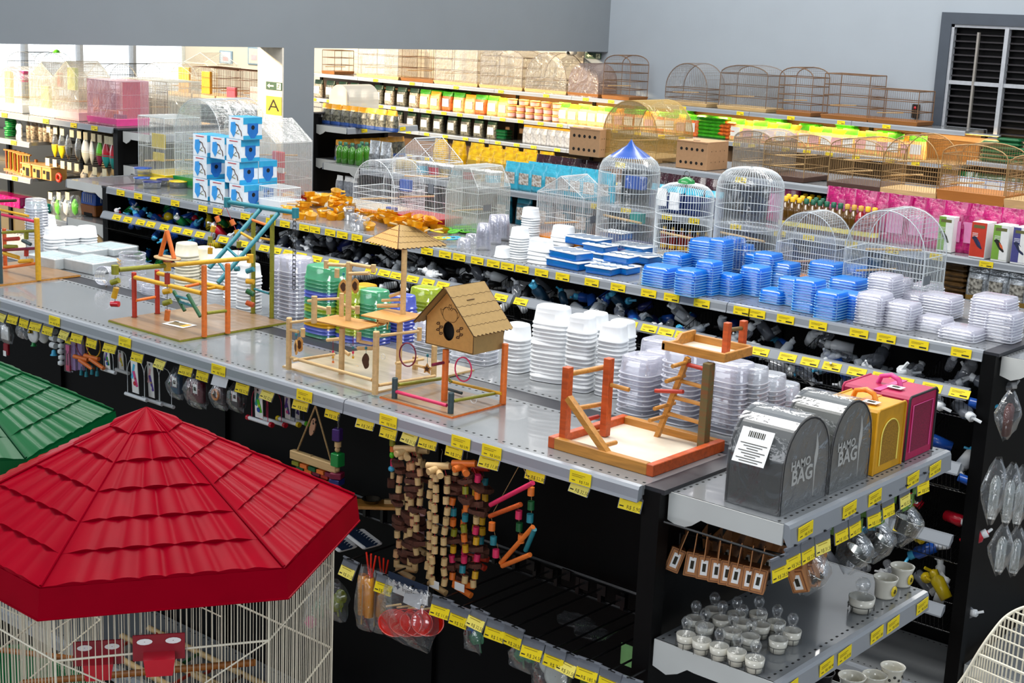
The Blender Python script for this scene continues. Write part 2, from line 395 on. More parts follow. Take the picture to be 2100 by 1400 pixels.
TAGM = mat('tag_grey_plastic', '6c7078', .3, 0, .05, 20, coat=.3)
# ---------------------------------------------------------------- gondola shelving
def shelf_part(g, x0, x1, yf, yb, z, face=-1, lip=True, holes=True, mlab=(), lmesh=None, endc=True):
    """one steel shelf: tray, folded price rail; face=-1 fronts -y, +1 fronts +y"""
    mb = MB(); mb.box(((x0 + x1) / 2, (yf + yb) / 2, z - .012), (x1 - x0 - .003, abs(yb - yf), .024), GREY)
    if holes:
        n = int((x1 - x0) / .026)
        for i in range(n):
            for y in (yf - face * .022, yb + face * .018):
                mb.box((x0 + (i + .5) * (x1 - x0) / n, y, z + .0003), (.007, .005, .0006), HOLE)
    o = part('shelf', mb, g)
    if lip:
        y = yf + face * .008
        prof = [(0, .002), (.012, .0), (.016, -.008), (.018, -.03), (.02, -.038), (.012, -.038), (0, -.03)]
        T = TM(((x0 + x1) / 2, yf, z), Matrix(((0, 1, 0), (face, 0, 0), (0, 0, 1))))
        r = MB().prism(prof, -(x1 - x0) / 2 + .002, (x1 - x0) / 2 - .002, RAIL, T)
        part('price_rail', r, o)
        for k, xl in enumerate(mlab):
            me = (lmesh or LBN)[(k * 7 + int(abs(xl) * 13)) % len(lmesh or LBN)]
            part('price_label', None, o, loc=(xl, yf + face * .0205, z - .0195), rot=(-.07 * -face, 0, 0 if face < 0 else PI), me=me)
    return o
def bracket_poly(d, h0, h1): return [(0, 0), (d, 0), (d, -h1), (.36 * d, -h1 * 1.0), (.30 * d, -h1 * .96), (.22 * d, -h0 * .9), (.12 * d, -h0 * 1.08), (.06 * d, -h0), (0, -h0 * .93)]
def gondola(name_label, cat, x0, bays, bw, yf, ys0, ys1, yb, zt, front=(), back=(), base=.4, group='shelving rows of the shop', labels=None, lmesh=None, depth=.38, panel=BLACK, ends=(1, 1)):
    L = bays * bw; x1 = x0 + L
    g = thing('shelving_row', name_label, cat, group=group)
    part('back_panel', MB().box(((x0 + x1) / 2, (ys0 + ys1) / 2, zt / 2 - .01), (L, ys1 - ys0 - .02, zt - .04), panel), g)
    part('spine_cap', MB().box(((x0 + x1) / 2, (ys0 + ys1) / 2, zt - .0165), (L, ys1 - ys0, .03), DARKTOP), g)
    for k in range(bays + 1):
        part('upright', MB().box((x0 + k * bw, (ys0 + ys1) / 2, zt / 2 - .02), (.035, ys1 - ys0 + .012, zt - .05), BLACK), g)
    for k in range(bays):
        a, b = x0 + k * bw, x0 + (k + 1) * bw
        for z, typ in [(zt, 't')] + list(front):
            ll = [x for x in (labels or {}).get(round(z, 2), ()) if a < x <= b]
            if z != zt and labels is None or (z != zt and round(z, 2) not in (labels or {})): ll = [a + bw * (j + .5) / 4 + U(-.05, .05) for j in range(4)]
            shelf_part(g, a, b, yf if z == zt else ys0 - depth, ys0, z, -1, mlab=ll, lmesh=lmesh)
        for z in [zt] + list(back): shelf_part(g, a, b, yb, ys1, z, 1, holes=(z == zt))
        if base: shelf_part(g, a, b, yf - .02, ys0, base, -1, holes=True); part('base_panel', MB().box(((a + b) / 2, ys0 - .2, base / 2), (bw, .36, base - .03), BLACK), g)
    return g, x0, x1
def endcap(g, xe, y0, y1, zt, levels, side=1, dep=.31, labels=None):
    """shelves hung on the short end; side=+1 points to +x"""
    for y in (y0 + .02, y1 - .02):
        part('post', MB().box((xe + side * .02, y, (zt - .01) / 2), (.05, .045, zt - .01), BLACK), g)
    part('end_panel', MB().box((xe + side * .008, (y0 + y1) / 2, zt / 2 - .02), (.02, y1 - y0 - .05, zt - .05), BLACK), g)
    part('end_cap', MB().box((xe + side * .02, (y0 + y1) / 2, zt - .0065), (.07, y1 - y0, .012), DARKTOP), g)
    for z, d, a, b, nl in levels:
        xs = xe + side * .05
        mb = MB().box((xs + side * d / 2, (a + b) / 2, z - .01), (d, b - a, .02), GREY)
        n = int((b - a) / .026)
        for i in range(n):
            for xx in (xs + side * .015, xs + side * (d - .02)):
                mb.box((xx, a + (i + .5) * (b - a) / n, z + .0003), (.005, .008, .0006), HOLE)
        o = part('shelf', mb, g)
        bp = [(x * side, zz) for x, zz in bracket_poly(d, .075, .05)]
        for y in (a, b): part('bracket', MB().prism(bp, y - .003, y + .003, CREAMY, TM((xs, 0, z))), o)
        prof = [(0, .002), (.012, 0), (.016, -.008), (.020, -.05), (.012, -.05), (0, -.03)]
        part('price_rail', MB().prism([(x * side, zz) for x, zz in prof], a, b, RAIL, TM((xs + side * d, 0, z))), o)
        for k in range(nl):
            y = a + (b - a) * (k + .5) / nl + (.02 if k % 2 else -.02)
            part('price_label', None, o, loc=(xs + side * (d + .0205), y, z - .025), rot=(0, side * -.07, PI / 2 * side), me=LBN[(k * 3) % 10])
bw = 1.023
G1L = [P(u, v, 1.58).x for u, v in ((22, 617), (142, 654), (290, 696), (484, 752), (668, 802), (836, 853), (986, 896), (1047, 915), (1228, 968))]
G1, g1a, g1b = gondola('shelving row nearest the stairs, topped with wooden perch stands and white tubs', 'shelving', -1.87 - 6 * bw, 6, bw, 2.73, 3.10, 3.18, 3.56, 1.6, back=(1.2,), base=.4, labels={1.6: G1L})
endcap(G1, -1.87, 2.74, 3.6, 1.6, [(1.59, .31, 2.77, 3.62, 5), (1.22, .33, 2.75, 3.53, 6), (.86, .36, 2.75, 3.56, 5)])
G2L = [PY(u, v, 4.83).x for u, v in ((241, 386), (277, 392), (313, 400), (353, 408), (410, 418), (440, 425), (497, 434), (549, 447), (578, 452), (618, 459), (640, 464), (671, 470), (696, 474), (726, 480), (765, 487), (800, 492), (870, 506), (907, 512), (936, 520), (973, 526), (1006, 533), (1035, 540), (1065, 546), (1105, 553), (1148, 561), (1208, 573), (1262, 582), (1325, 594), (1372, 604), (1434, 615), (1516, 632), (1547, 638), (1606, 648), (1673, 660), (1757, 677), (1813, 688), (1880, 701), (1967, 718))]
b2 = 1.054
G2, g2a, g2b = gondola('shelving row behind the nearest one, topped with white bird cages and blue trays', 'shelving', -7.20, 5, b2, 4.87, 5.28, 5.36, 5.76, 1.6, back=(1.2, .8), base=.3, labels={1.6: G2L}, lmesh=LBF)
endcap(G2, g2b, 4.86, 5.77, 1.6, [(1.585, .34, 4.9, 5.74, 5), (.42, .4, 4.9, 5.74, 0)])
endcap(G2, g2a, 4.86, 5.77, 1.6, [(1.59, .42, 4.9, 5.74, 0), (1.36, .42, 4.9, 5.74, 0), (1.1, .42, 4.9, 5.74, 0)], side=-1)
# wire bins hung under the front edge of the second row
G2LV = (1.45, 1.175, .905, .635)
L2 = {0: [PY(u, v, 4.8).x for u, v in ((238, 441), (261, 446), (287, 452), (308, 456), (336, 462), (361, 468), (384, 473), (409, 479), (433, 482), (457, 487), (497, 495), (541, 504), (565, 509), (590, 516), (616, 520), (648, 527), (682, 534), (712, 541), (760, 548), (787, 552), (812, 560), (845, 568), (877, 575), (907, 582), (1026, 606), (1067, 615), (1290, 664), (1330, 673), (1365, 680), (1400, 688), (1508, 710), (1558, 722), (1614, 733), (1660, 742), (1705, 752), (1756, 763), (1807, 773), (1852, 784), (1910, 795), (1967, 806))]}
gl = [g2a + (k + .12 + .23 * j) * b2 for k in range(5) for j in range(4)]
for lv, z in enumerate(G2LV):
    for k in range(5):
        if lv > 1 and k < 3: continue
        a, b = g2a + k * b2 + .02, g2a + (k + 1) * b2 - .02
        mb = MB(); n = 62
        for i in range(n + 1):
            x = a + (b - a) * i / n
            mb.path([(x, 4.815, z - .02), (x, 4.83, z - .085), (x, 4.90, z - .115), (x, 5.25, z - .06)], .0013, BLK, 3)
        for y, zz in ((4.83, z - .085), (4.90, z - .115), (5.1, z - .085)): mb.tube((a, y, zz), (b, y, zz), .002, BLK, 4)
        o = part('wire_bin', mb, G2)
        r = MB().prism([(0, .004), (-.014, .002), (-.034, -.03), (-.034, -.036), (-.02, -.034), (0, -.02)], a, b, RAIL, TM((0, 4.83, z + .012), Matrix(((0, 1, 0), (1, 0, 0), (0, 0, 1)))))
        part('price_rail', r, o)
        ll = [x for x in (L2[0] if lv == 0 else [q for q in gl]) if a < x < b]
        for q, x in enumerate(ll): part('price_label', None, o, loc=(x, 4.8035, z - .0035), rot=(-.56, 0, 0), me=LBF[q % 3])
        for j in range(4):      # sloping wire dividers
            x = a + .04 + (b - a) * j / 4; md = MB()
            for i in range(13):
                t = i / 12; md.tube((x, 4.84 + .34 * t, z - .1), (x + .0, 4.84 + .34 * t, z - .03 + .13 * t), .0013, BLK, 3)
            md.tube((x, 4.84, z - .03), (x, 5.18, z + .10), .002, BLK, 4).tube((x, 4.84, z - .1), (x, 5.18, z - .1), .002, BLK, 4)
            part('wire_divider', md, o)
# the third row, with seed bags and bird boxes
G3, g3a, g3b = gondola('third shelving row, topped with brown wire cages and cardboard nest boxes', 'shelving', -5.64, 4, 1.03, 7.55, 7.78, 7.86, 8.26, 1.78, front=((1.525, 's'), (1.285, 's'), (1.02, 's')), base=.3, lmesh=LBF, depth=.43, labels={1.78: [-5.5 + .9 * k for k in range(5)]})
G3L, g3c, g3d = gondola('lower shelving unit of the third row, filled with seed bags', 'shelving', -7.70, 2, 1.03, 7.36, 7.78, 7.86, 8.26, 1.525, front=((1.285, 's'), (1.02, 's')), base=.3, lmesh=LBF, depth=.43)
endcap(G3L, g3c, 7.38, 8.25, 1.525, [(1.52, .4, 7.4, 8.22, 0), (1.285, .4, 7.4, 8.22, 0)], side=-1)
GL, gla, glb = gondola('sunlit shelving row in the back room, topped with wrapped hamster cages', 'shelving', -8.5 - 5 * 1.03, 5, 1.03, 5.8, 6.22, 6.3, 6.7, 1.8, base=.35, lmesh=LBF, labels={1.8: [-9.3, -8.95, -8.7, -9.85, -10.3]}, panel=mat('warm_steel_panel', '6b6047', .3, .3, .1, 2))
endcap(GL, glb, 5.8, 6.7, 1.8, [(1.78, .3, 5.84, 6.66, 0), (1.55, .3, 5.84, 6.66, 0)])
for z, xs in ((1.608, 0), (1.345, 0)):
    for k in range(4): shelf_part(GL, gla + k * 1.03, gla + (k + 1) * 1.03, 5.8, 6.22, z, -1, holes=False, mlab=[gla + (k + .2 + .3 * j) * 1.03 for j in range(3)], lmesh=LBF)
shelf_part(GL, gla + 4.12, glb, 5.78, 6.22, 1.09, -1, holes=False)
G4, g4a, g4b = gondola('shelving row behind the pillar, with yellow topped bags on its end', 'shelving', -9.2 - 4 * 1.03, 4, 1.03, 8.2, 8.6, 8.68, 9.06, 1.8, front=((1.5, 's'),), base=.3, lmesh=LBF, depth=.4, labels={1.8: []})
endcap(G4, g4b, 8.2, 9.06, 1.8, [(1.70, .36, 8.22, 9.04, 2), (1.42, .36, 8.22, 9.04, 0), (1.14, .36, 8.22, 9.04, 0)])
WG, wga, wgb = gondola('long shelving row against the pale wall, under round topped cages', 'shelving', -13.2, 8, 1.03, 11.56, 11.92, 11.97, 11.98, 1.89, front=((1.61, 's'), (1.365, 's'), (1.1, 's')), base=.3, lmesh=LBF, depth=.40, labels={1.89: [PY(u, v, 11.54).x for u, v in ((770, 166), (845, 172), (935, 182), (1027, 189), (1120, 196), (1201, 205), (1253, 211), (1400, 220), (1518, 231), (1622, 240), (1725, 249), (1818, 258))]}, panel=mat('brown_back_panel', '6b4a22', .5, 0, .1, 3))
WG2, _a, _b = gondola('low shelving unit under the louvred window', 'shelving', -4.9, 3, 1.03, 11.5, 11.86, 11.9, 11.93, 1.66, front=((1.4, 's'), (1.15, 's')), base=.3, lmesh=LBF, depth=.36, labels={1.66: []})
# lit strip of warm lamps under the top shelf of the wall row

LEDM = mat('warm_lamp', 'ffb347', .5, emit=6)
for k in range(6):
    x = -9.9 + k * .96
    t = thing('shelf_lamp', 'slim warm lamp strip under the top wall shelf, %s from the beam end' % ORD[k], 'lamp strip', (x, 11.64, 1.872), 0, 'warm lamp strips under the top wall shelf')
    part('strip', MB().box((0, 0, 0), (.8, .03, .012), RAIL), t); part('diffuser', MB().box((0, 0, -.008), (.76, .02, .006), LEDM), t)
    area('shelf_lamp_light', (x, 11.66, 1.855), (x, 11.74, 1.5), .8, .05, 6, (1, .66, .25))
# ================================================================ PERCH STANDS ON THE NEAREST SHELF
def rod(parent, name, a, b, r, m, n=10, bev=True):
    a = V(*a); b = V(*b); c = (a + b) / 2
    mb = MB().tube(a - c, b - c, r, m, n)
    return part(name, mb, parent, loc=c - parent.location)
def post(parent, u, vb, vt, r, m, z0=1.606, name='post', sq=None, rot=0, feet=False):
    b = P(u, vb, z0); zt = zat(b, vt)
    if sq: mb = MB().box((0, 0, (zt - z0) / 2), (sq[0], sq[1], zt - z0), m, rz(rot), bev=.001)
    else:
        mb = MB().tube((0, 0, 0), (0, 0, zt - z0 - .002), r, m, 12).tube((0, 0, zt - z0 - .002), (0, 0, zt - z0), r, m, 12, r2=r * .8)
        if feet: mb.tube((0, 0, 0), (0, 0, .002), r * 1.4, DSTEEL, 12)
    part(name, mb, parent, loc=b - parent.location)
    return b, zt
def slab(parent, name, x0, x1, y0, y1, z0, z1, m, edge=None, label=None):
    mb = MB().box((0, 0, 0), (x1 - x0, y1 - y0, z1 - z0), m, bev=.001)
    if edge: mb.box((0, 0, -.001), (x1 - x0 + .003, y1 - y0 + .003, (z1 - z0) * .7), edge)
    return part(name, mb, parent, label, loc=V((x0 + x1) / 2, (y0 + y1) / 2, (z0 + z1) / 2) - parent.location)
def ring(parent, c, rx_, rz_, r, m, name='ring', rot=(0, 0, 0)):
    mb = MB().path([(rx_ * math.cos(t * PI / 12), 0, rz_ * math.sin(t * PI / 12)) for t in range(24)], r, m, 6, True)
    return part(name, mb, parent, loc=V(*c) - parent.location, rot=rot)
def beadrope(parent, pts, L, col=DSTEEL, name='hanging_toy'):
    """string through pts with wooden cylinders [(index point, material, angle, length, radius)]"""
    c = V(*pts[0]); mb = MB().path([V(*p) - c for p in pts], .0012, col, 4)
    for p, m, ang, ln, r in L:
        p = V(*p) - c; d = V(math.cos(ang) * .7, math.cos(ang) * .3, math.sin(ang)) * ln / 2
        mb.tube(p - d, p + d, r, m, 10)
    return part(name, mb, parent, loc=c - parent.location)
# ---- colourful perch stand
loc = V(-3.95, 3.02, 1.6)
S = thing('perch_stand', 'rainbow coloured parrot perch stand with teal ladder on a brown board', 'bird perch stand', loc, 0, 'wooden perch stands on the nearest shelf')
slab(S, 'base_board', -4.145, -3.752, 2.795, 3.245, 1.6, 1.608, OAKB, OLIW)
post(S, 276, 651, 558, .0085, REDW, feet=True); post(S, 323, 644, 553, .0085, REDW, feet=True)
pf, zf = post(S, 419, 690, 544, .009, ORGW); pr_, zr = post(S, 467, 683, 540, .009, ORGW)
t1, z1 = post(S, 519, 643, 437, .008, OLIW, feet=True); t2, z2 = post(S, 557, 653, 440, .008, OLIW, feet=True)
XB = (pf.x + pr_.x) / 2
rod(S, 'crossbar', PX(243, 553, XB), PX(343, 544, XB), .0075, OLIW); rod(S, 'crossbar', PX(343, 544, XB), PX(513, 529, XB), .0075, YELW)
for u, v, m in ((236, 553, OLIW), (343, 546, YELW), (513, 530, YELW)):
    c = PX(u, v, XB); rod(S, 'knob', c + V(0, 0, -.014), c + V(0, 0, .014), .0115, m, 12)
for a, b in (((274, 568), (413, 601)), ((323, 560), (460, 591))):
    p = P(276 if a[0] < 300 else 323, 651 if a[0] < 300 else 644, 1.606)
    rod(S, 'perch', PY(a[0], a[1], p.y), PY(b[0], b[1], p.y), .0075, YELW)
rod(S, 'perch', PY(279, 616, P(276, 651, 1.606).y), PX(318, 609, P(323, 644, 1.606).x), .005, ORGW)
rod(S, 'perch', PX(424, 642, pf.x), PX(464, 637, pr_.x), .0055, OLIW)
rod(S, 'perch', PX(380, 588, -3.88), PX(407, 582, -3.88), .005, ORGW); rod(S, 'perch', PX(425, 592, -3.8), PX(446, 589, -3.8), .005, YELW)
YB = (t1.y + t2.y) / 2
a, b = PY(466, 414, YB), PY(606, 436, YB); rod(S, 'crossbar', a, b, .0085, TEAW)
for c in (a, b): rod(S, 'knob', c + V(0, 0, -.018), c + V(0, 0, .016), .012, TEAW, 12)
A1, A2 = PY(534, 429, YB), PY(571, 437, YB); B1, B2 = PX(429, 549, A1.x), PX(447, 580, A2.x)
lc = (A1 + B2) / 2; mb = MB().tube(A1 - lc, B1 - lc, .008, TEAW, 10).tube(A2 - lc, B2 - lc, .008, TEAW, 10)
for t, m in ((.18, ORGW), (.4, YELW), (.66, TEAW), (.86, TEAW)): mb.tube(A1.lerp(B1, t) - lc, A2.lerp(B2, t) - lc, .005, m, 8)
part('ladder', mb, S, 'teal leaning ladder', loc=lc - loc)
rod(S, 'perch', PY(522, 486, t1.y), PY(556, 447 + 45, t2.y), .004, YELW); rod(S, 'perch', PY(521, 592, t1.y), PY(552, 602, t2.y), .004, TEAW)
C1, C2 = PY(356, 597, 3.0), PY(385, 604, 2.95); D1, D2 = PY(379, 637, 3.0), PY(411, 649, 2.95); lc = (C1 + D2) / 2
mb = MB().tube(C1 - lc, D1 - lc, .0065, GRNW, 8).tube(C2 - lc, D2 - lc, .0065, GRNW, 8)
for t in (.25, .55): mb.tube(C1.lerp(D1, t) - lc, C2.lerp(D2, t) - lc, .005, TEAW, 8)
part('ladder', mb, S, 'small green ladder', loc=lc - loc)
mb = MB(); c = PX(343, 530, XB)
mb.lathe([(.001, 0), (.055, 0), (.055, .004), (.001, .004)], PLY, 20, sx=1, sy=.6)
mb.tube((-.036, 0, .004), (0, 0, .088), .007, ORGW, 8).tube((.036, .0, .004), (0, 0, .088), .007, ORGW, 8)
part('swing', mb, S, loc=c - loc)
for px_, ms in (((236, 566), ((577, OLIW, .3), (600, YELW, 1.2), (623, REDP, .05))), ((343, 558), ((571, REDW, 1.57), (597, YELW, .2), (620, OLIW, .3), (646, ORGW, 1.4))), ((513, 541), ((554, TEAW, .3), (577, YELW, 0), (600, GRNW, -.3), (623, ORW, -.2)))):
    u, v = px_; beadrope(S, [PX(u, v, XB)] + [PX(u, q[0], XB) for q in ms], [(PX(u, q, XB), m, an, .035, .009) for q, m, an in ms])
top = PY(462, 422, YB)
l = [(446, 449, ORGW, -1), (437, 469, YELW, 1.2), (431, 491, OLIW, 1.5), (431, 514, YELW, 1.5)]; r = [(477, 456, ORGW, -.9), (486, 477, YELW, -1.2), (490, 501, OLIW, 1.5), (486, 551, TEAW, .1)]
for q in (l, r): beadrope(S, [top] + [PY(u, v, YB) for u, v, m, an in q], [(PY(u, v, YB), m, an, .022, .009) for u, v, m, an in q], REDP)
mb = MB(); c = PY(604, 450, YB)
for i in range(17):
    a = [(.006 * math.cos(t) * (1 if i % 2 else .3), .006 * math.cos(t) * (.3 if i % 2 else 1), -.0145 * i - .0095 * math.sin(t)) for t in [k * PI / 5 for k in range(10)]]
    mb.path(a, .0013, BLK, 4, True)
part('chain', mb, S, 'black chain', loc=c - loc)
mb = MB().box((0, 0, 0), (.10, .065, .0008), PAPER).box((-.01, .0, .0007), (.06, .035, .0004), mat('print_brown', '6b5a34', .6)).box((.03, 0, .0007), (.02, .04, .0004), YELW).box((-.035, .02, .0007), (.02, .012, .0004), BLK)
part('flyer', mb, S, 'printed paper flyer', loc=P(368, 665, 1.6095) - loc, rot=(0, 0, .12))
# ---- left perch stand, cut by the frame
loc = V(-5.1, 3.0, 1.6)
S = thing('perch_stand', 'red, orange and yellow perch stand at the far end of the nearest shelf', 'bird perch stand', loc, 0, 'wooden perch stands on the nearest shelf')
slab(S, 'base_board', -5.3, -4.905, 2.83, 3.18, 1.6, 1.608, OAKB, AMBW)
yp, zy = post(S, 79, 574, 447, .0105, YELW); post(S, 1, 582, 431, .010, SLTW); post(S, 11, 545, 468, .008, ORW)
for a, b, m, r in (((4, 440), (70, 454), PNKW, .006), ((5, 477), (73, 473), OLIW, .006), ((6, 513), (74, 509), MAGW, .006), ((7, 549), (74, 540), ORGW, .006), ((0, 430), (58, 443), YELW, .005), ((0, 412), (32, 411), BURN, .006), ((10, 491), (38, 489), REDW, .008), ((46, 493), (63, 501), SLTW, .007), ((10, 505), (34, 506), OLIW, .008), ((8, 519), (38, 528), YELW, .008), ((40, 536), (66, 534), YELW, .008)):
    rod(S, 'perch', PY(a[0], a[1], yp.y - .01), PY(b[0], b[1], yp.y), r, m)
beadrope(S, [PY(54, 450, yp.y), PY(54, 530, yp.y)], [(PY(54, 482, yp.y), OLIW, 1.5, .03, .009), (PY(54, 517, yp.y), REDW, 1.5, .03, .009), (PY(54, 535, yp.y), YELW, .1, .045, .008)])
# ---- natural wood stand with shelter roof
loc = V(-3.08, 3.02, 1.6)
S = thing('perch_stand', 'unpainted pale wood perch stand with platforms and a scalloped shelter roof', 'bird perch stand', loc, 0, 'wooden perch stands on the nearest shelf')
slab(S, 'base_board', -3.29, -2.885, 2.832, 3.25, 1.6, 1.607, GREYB, PINE)
p1, _ = post(S, 592, 757, 651, .0088, PINE); p2, _ = post(S, 769, 808, 679, .0095, PINE)
pc, _ = post(S, 700, 767, 672, .009, PINE); pd, _ = post(S, 817, 777, 661, .009, PINE)
pe, _ = post(S, 889, 771, 708, .009, PINE); pg, _ = post(S, 851, 757, 730, .009, PINE)
zp1 = PY(712, 660, pc.y).z; zp2 = PY(821, 655, pd.y).z
def quad_plat(name, pts, z, th, m):
    q = [P(u, v, z) for u, v in pts]; c = sum(q, V(0, 0, 0)) / len(q); q = [p - c for p in q]; n = len(q)
    vs = [p for p in q] + [p - V(0, 0, th) for p in q]
    mb = MB().add(vs, [tuple(range(n))[::-1], tuple(range(n, 2 * n))] + [(i, (i + 1) % n, n + (i + 1) % n, n + i) for i in range(n)], m)
    return part(name, mb, S, loc=c - S.location)
quad_plat('platform', [(638, 655), (690, 645), (790, 663), (734, 675)], zp1, .004, MDFF); quad_plat('platform', [(740, 645), (794, 632), (873, 645), (817, 661)], zp2, .004, MDFF)
mb = MB().box((0, 0, -.012), (.004, .002, .022), MDFF).box((.04, 0, -.012), (.004, .002, .022), MDFF).box((.02, 0, -.003), (.05, .002, .008), MDFF); part('bracket', mb, S, loc=P(775, 655, zp2) - loc)
def upost(u, vb, vt, r, z0):
    b = P(u, vb, z0); zt = zat(b, vt); rod(S, 'post', b, V(b.x, b.y, zt), r, PINE, 12); return b, zt
c1, zc1 = upost(714, 657, 537, .009, zp1); d1, zd1 = upost(826, 644, 511, .0088, zp2)
upost(644, 662, 607, .0088, zp1); upost(700, 648, 601, .0075, zp1)
for a, b, y, r in (((597, 733), (763, 779), p1.y, .005), ((597, 661), (640, 656), p1.y, .0045), ((595, 676), (612, 680), p1.y, .005), ((780, 688), (858, 679), None, .0048), ((776, 790), (892, 771), None, .0048), ((720, 714), (811, 738), 3.2, .0048), ((601, 739), (686, 726), None, .0045),
                   ((688, 661), (723, 670), 2.98, .0055), ((734, 714), (764, 714), 2.95, .006), ((705, 748), (735, 754), 3.0, .006), ((671, 697), (702, 694), 3.0, .0055), ((674, 542), (711, 544), c1.y, .0055), ((720, 541), (762, 548), c1.y, .0055), ((717, 561), (757, 560), c1.y - .03, .0055), ((706, 720), (716, 727), 3.0, .006),
                   ((648, 614), (696, 612), None, .004), ((648, 628), (672, 634), 2.99, .005), ((704, 624), (732, 634), 3.02, .005), ((800, 607), (822, 600), d1.y, .0055), ((784, 616), (820, 614), d1.y, .0048), ((775, 627), (818, 626), d1.y, .0065), ((632, 617), (644, 616), 2.95, .005), ((812, 745), (868, 736), None, .0045), ((851, 748), (885, 757), 3.1, .0045), ((738, 700), (762, 704), 2.93, .0048)):
    if y is None:
        X = {780: -2.93, 776: p2.x, 601: -3.2, 648: -3.2, 812: -2.9}[a[0]]; rod(S, 'perch', PX(a[0], a[1], X), PX(b[0], b[1], X), r, PINE)
    else: rod(S, 'perch', PY(a[0], a[1], y), PY(b[0], b[1], y), r, PINE)
for u, v, y, h in ((669, 542, c1.y, .012), (766, 550, c1.y, .011), (691, 560, c1.y - .04, .013), (674, 636, 2.99, .012), (733, 635, 3.02, .012), (736, 691, 2.93, .015), (860, 685, 3.12, .02), (621, 682, 2.9, .013)):
    c = PY(u, v, y); rod(S, 'knob', c - V(0, 0, h), c + V(0, 0, h), .0075, PINE, 10)
# shelter roof
ze = PY(831, 509, d1.y).z
q = [P(750, 494, ze), P(816, 511, ze), P(915, 503, ze)]; q.append(q[0] + q[2] - q[1])
cen = (q[0] + q[2]) / 2; r1, r2 = PY(819, 465, cen.y - .0), PY(848, 464, cen.y + .0)
r1.z = r2.z = (r1.z + r2.z) / 2
def scal_panel(mb, e0, e1, t0, t1, m, rows=4, sc=11, th=.003):
    e0, e1, t0, t1 = [x - loc for x in (e0, e1, t0, t1)]
    nrm = (e1 - e0).cross(t0 - e0).normalized()
    n = 44; lo, hi = [], []
    dn = ((e0 + e1) / 2 - (t0 + t1) / 2).normalized()
    for i in range(n + 1):
        t = i / n; lo.append(e0.lerp(e1, t) + dn * abs(math.sin(t * sc * PI)) * .005); hi.append(t0.lerp(t1, t))
    vs = lo + hi; f = [(i, i + 1, n + 2 + i, n + 1 + i) for i in range(n)]
    mb.add(vs, f, m); mb.add([v + nrm * th for v in vs], [x[::-1] for x in f], m)
    mb.add(lo + [v + nrm * th for v in lo], [(i, i + 1, n + 2 + i, n + 1 + i) for i in range(n)], BURN)
    for k in range(1, rows):
        h = k / rows; a, b = e0.lerp(t0, h), e1.lerp(t1, h); off = nrm * (th + .0004)
        mb.path([a.lerp(b, i / n) + off + dn * abs(math.sin(i / n * sc * PI * (1 - h * .4))) * .004 for i in range(n + 1)], .0005, BURN, 3)
    for x, y in ((e0, t0), (e1, t1)): mb.tube(x + nrm * th, y + nrm * th, .0006, BURN, 3)
mb = MB()
for e0, e1, a, b in ((q[0], q[1], r1, r1), (q[1], q[2], r1, r2), (q[2], q[3], r2, r2), (q[3], q[0], r2, r1)): scal_panel(mb, e0, e1, a, b, MDFF if e0 is q[0] else MDF)
part('shelter_roof', mb, S, 'scalloped plywood hip roof')
ring(S, PY(836, 727, 2.88), .026, .034, .0022, MAGW, rot=(0, 0, .3)); ring(S, PY(786, 731, 3.05), .008, .008, .0012, PAPER)
def charm(u, v, y, kind, m):
    c = PY(u, v, y); mb = MB()
    if kind == 'star': pl = [((.017 if i % 2 == 0 else .009) * math.sin(i * PI / 5), (.017 if i % 2 == 0 else .009) * math.cos(i * PI / 5)) for i in range(10)]
    else: pl = [(.012 * math.cos(t * PI / 8) * (1 + .3 * math.sin(t)), .024 * math.sin(t * PI / 8)) for t in range(16)]
    mb.prism(pl, -.0015, .0015, m); mb.prism([(x * .6, z * .6) for x, z in pl], -.0018, -.0016, BURN); mb.tube((0, 0, .015), (0, 0, .045), .0008, TEAW, 3).tube((0, 0, .036), (0, 0, .043), .004, TEAW, 6)
    part('charm', mb, S, loc=c - loc, rot=(0, 0, U(-.5, .5)))
for a in ((607, 712, 2.88, 'leaf', MDFF), (614, 706, 2.9, 'leaf', MDFF), (704, 588, 2.98, 'bird', MDFF), (728, 586, 3.02, 'bird', MDFF), (876, 756, 2.95, 'star', MDFF), (750, 740, 2.93, 'leaf', BURN)): charm(*a)
for u, v0, v1, y, ms in ((683, 698, 745, 2.97, (PNKW, YELW, ORGW)), (724, 690, 735, 2.99, (TEAW, PNKW, YELW))):
    beadrope(S, [PY(u, v0, y), PY(u, v1, y)], [(PY(u, v0 + (v1 - v0) * (.5 + .22 * k), y), m, 1.5, .007, .0035) for k, m in enumerate(ms)], MAGW)
# ---- birdhouse stand
loc = V(-2.7, 2.94, 1.6)
S = thing('birdhouse_stand', 'plywood birdhouse on orange posts above a small play board', 'birdhouse', loc, 0, 'wooden perch stands on the nearest shelf')
slab(S, 'base_board', -2.843, -2.565, 2.808, 3.03, 1.6, 1.607, OAKB, ORGW)
q1, zq1 = post(S, 911, 821, 716, .0095, ORGW); q2, zq2 = post(S, 1031, 826, 704, .0095, ORGW)
s1, _ = post(S, 809, 817, 774, .0085, SLTW); s2, _ = post(S, 924, 848, 804, .0085, SLTW)
rod(S, 'perch', PY(813, 803, s1.y), PY(916, 831, s1.y), .005, PNKW); rod(S, 'perch', PX(817, 789, s1.x), PX(903, 776, s1.x), .0055, OLIW)
rod(S, 'perch', PY(922, 781, 3.01), PY(1028, 807, 3.01), .0045, YELW); rod(S, 'perch', PX(930, 822, s2.x), PX(1027, 804, s2.x), .0048, OLIW)
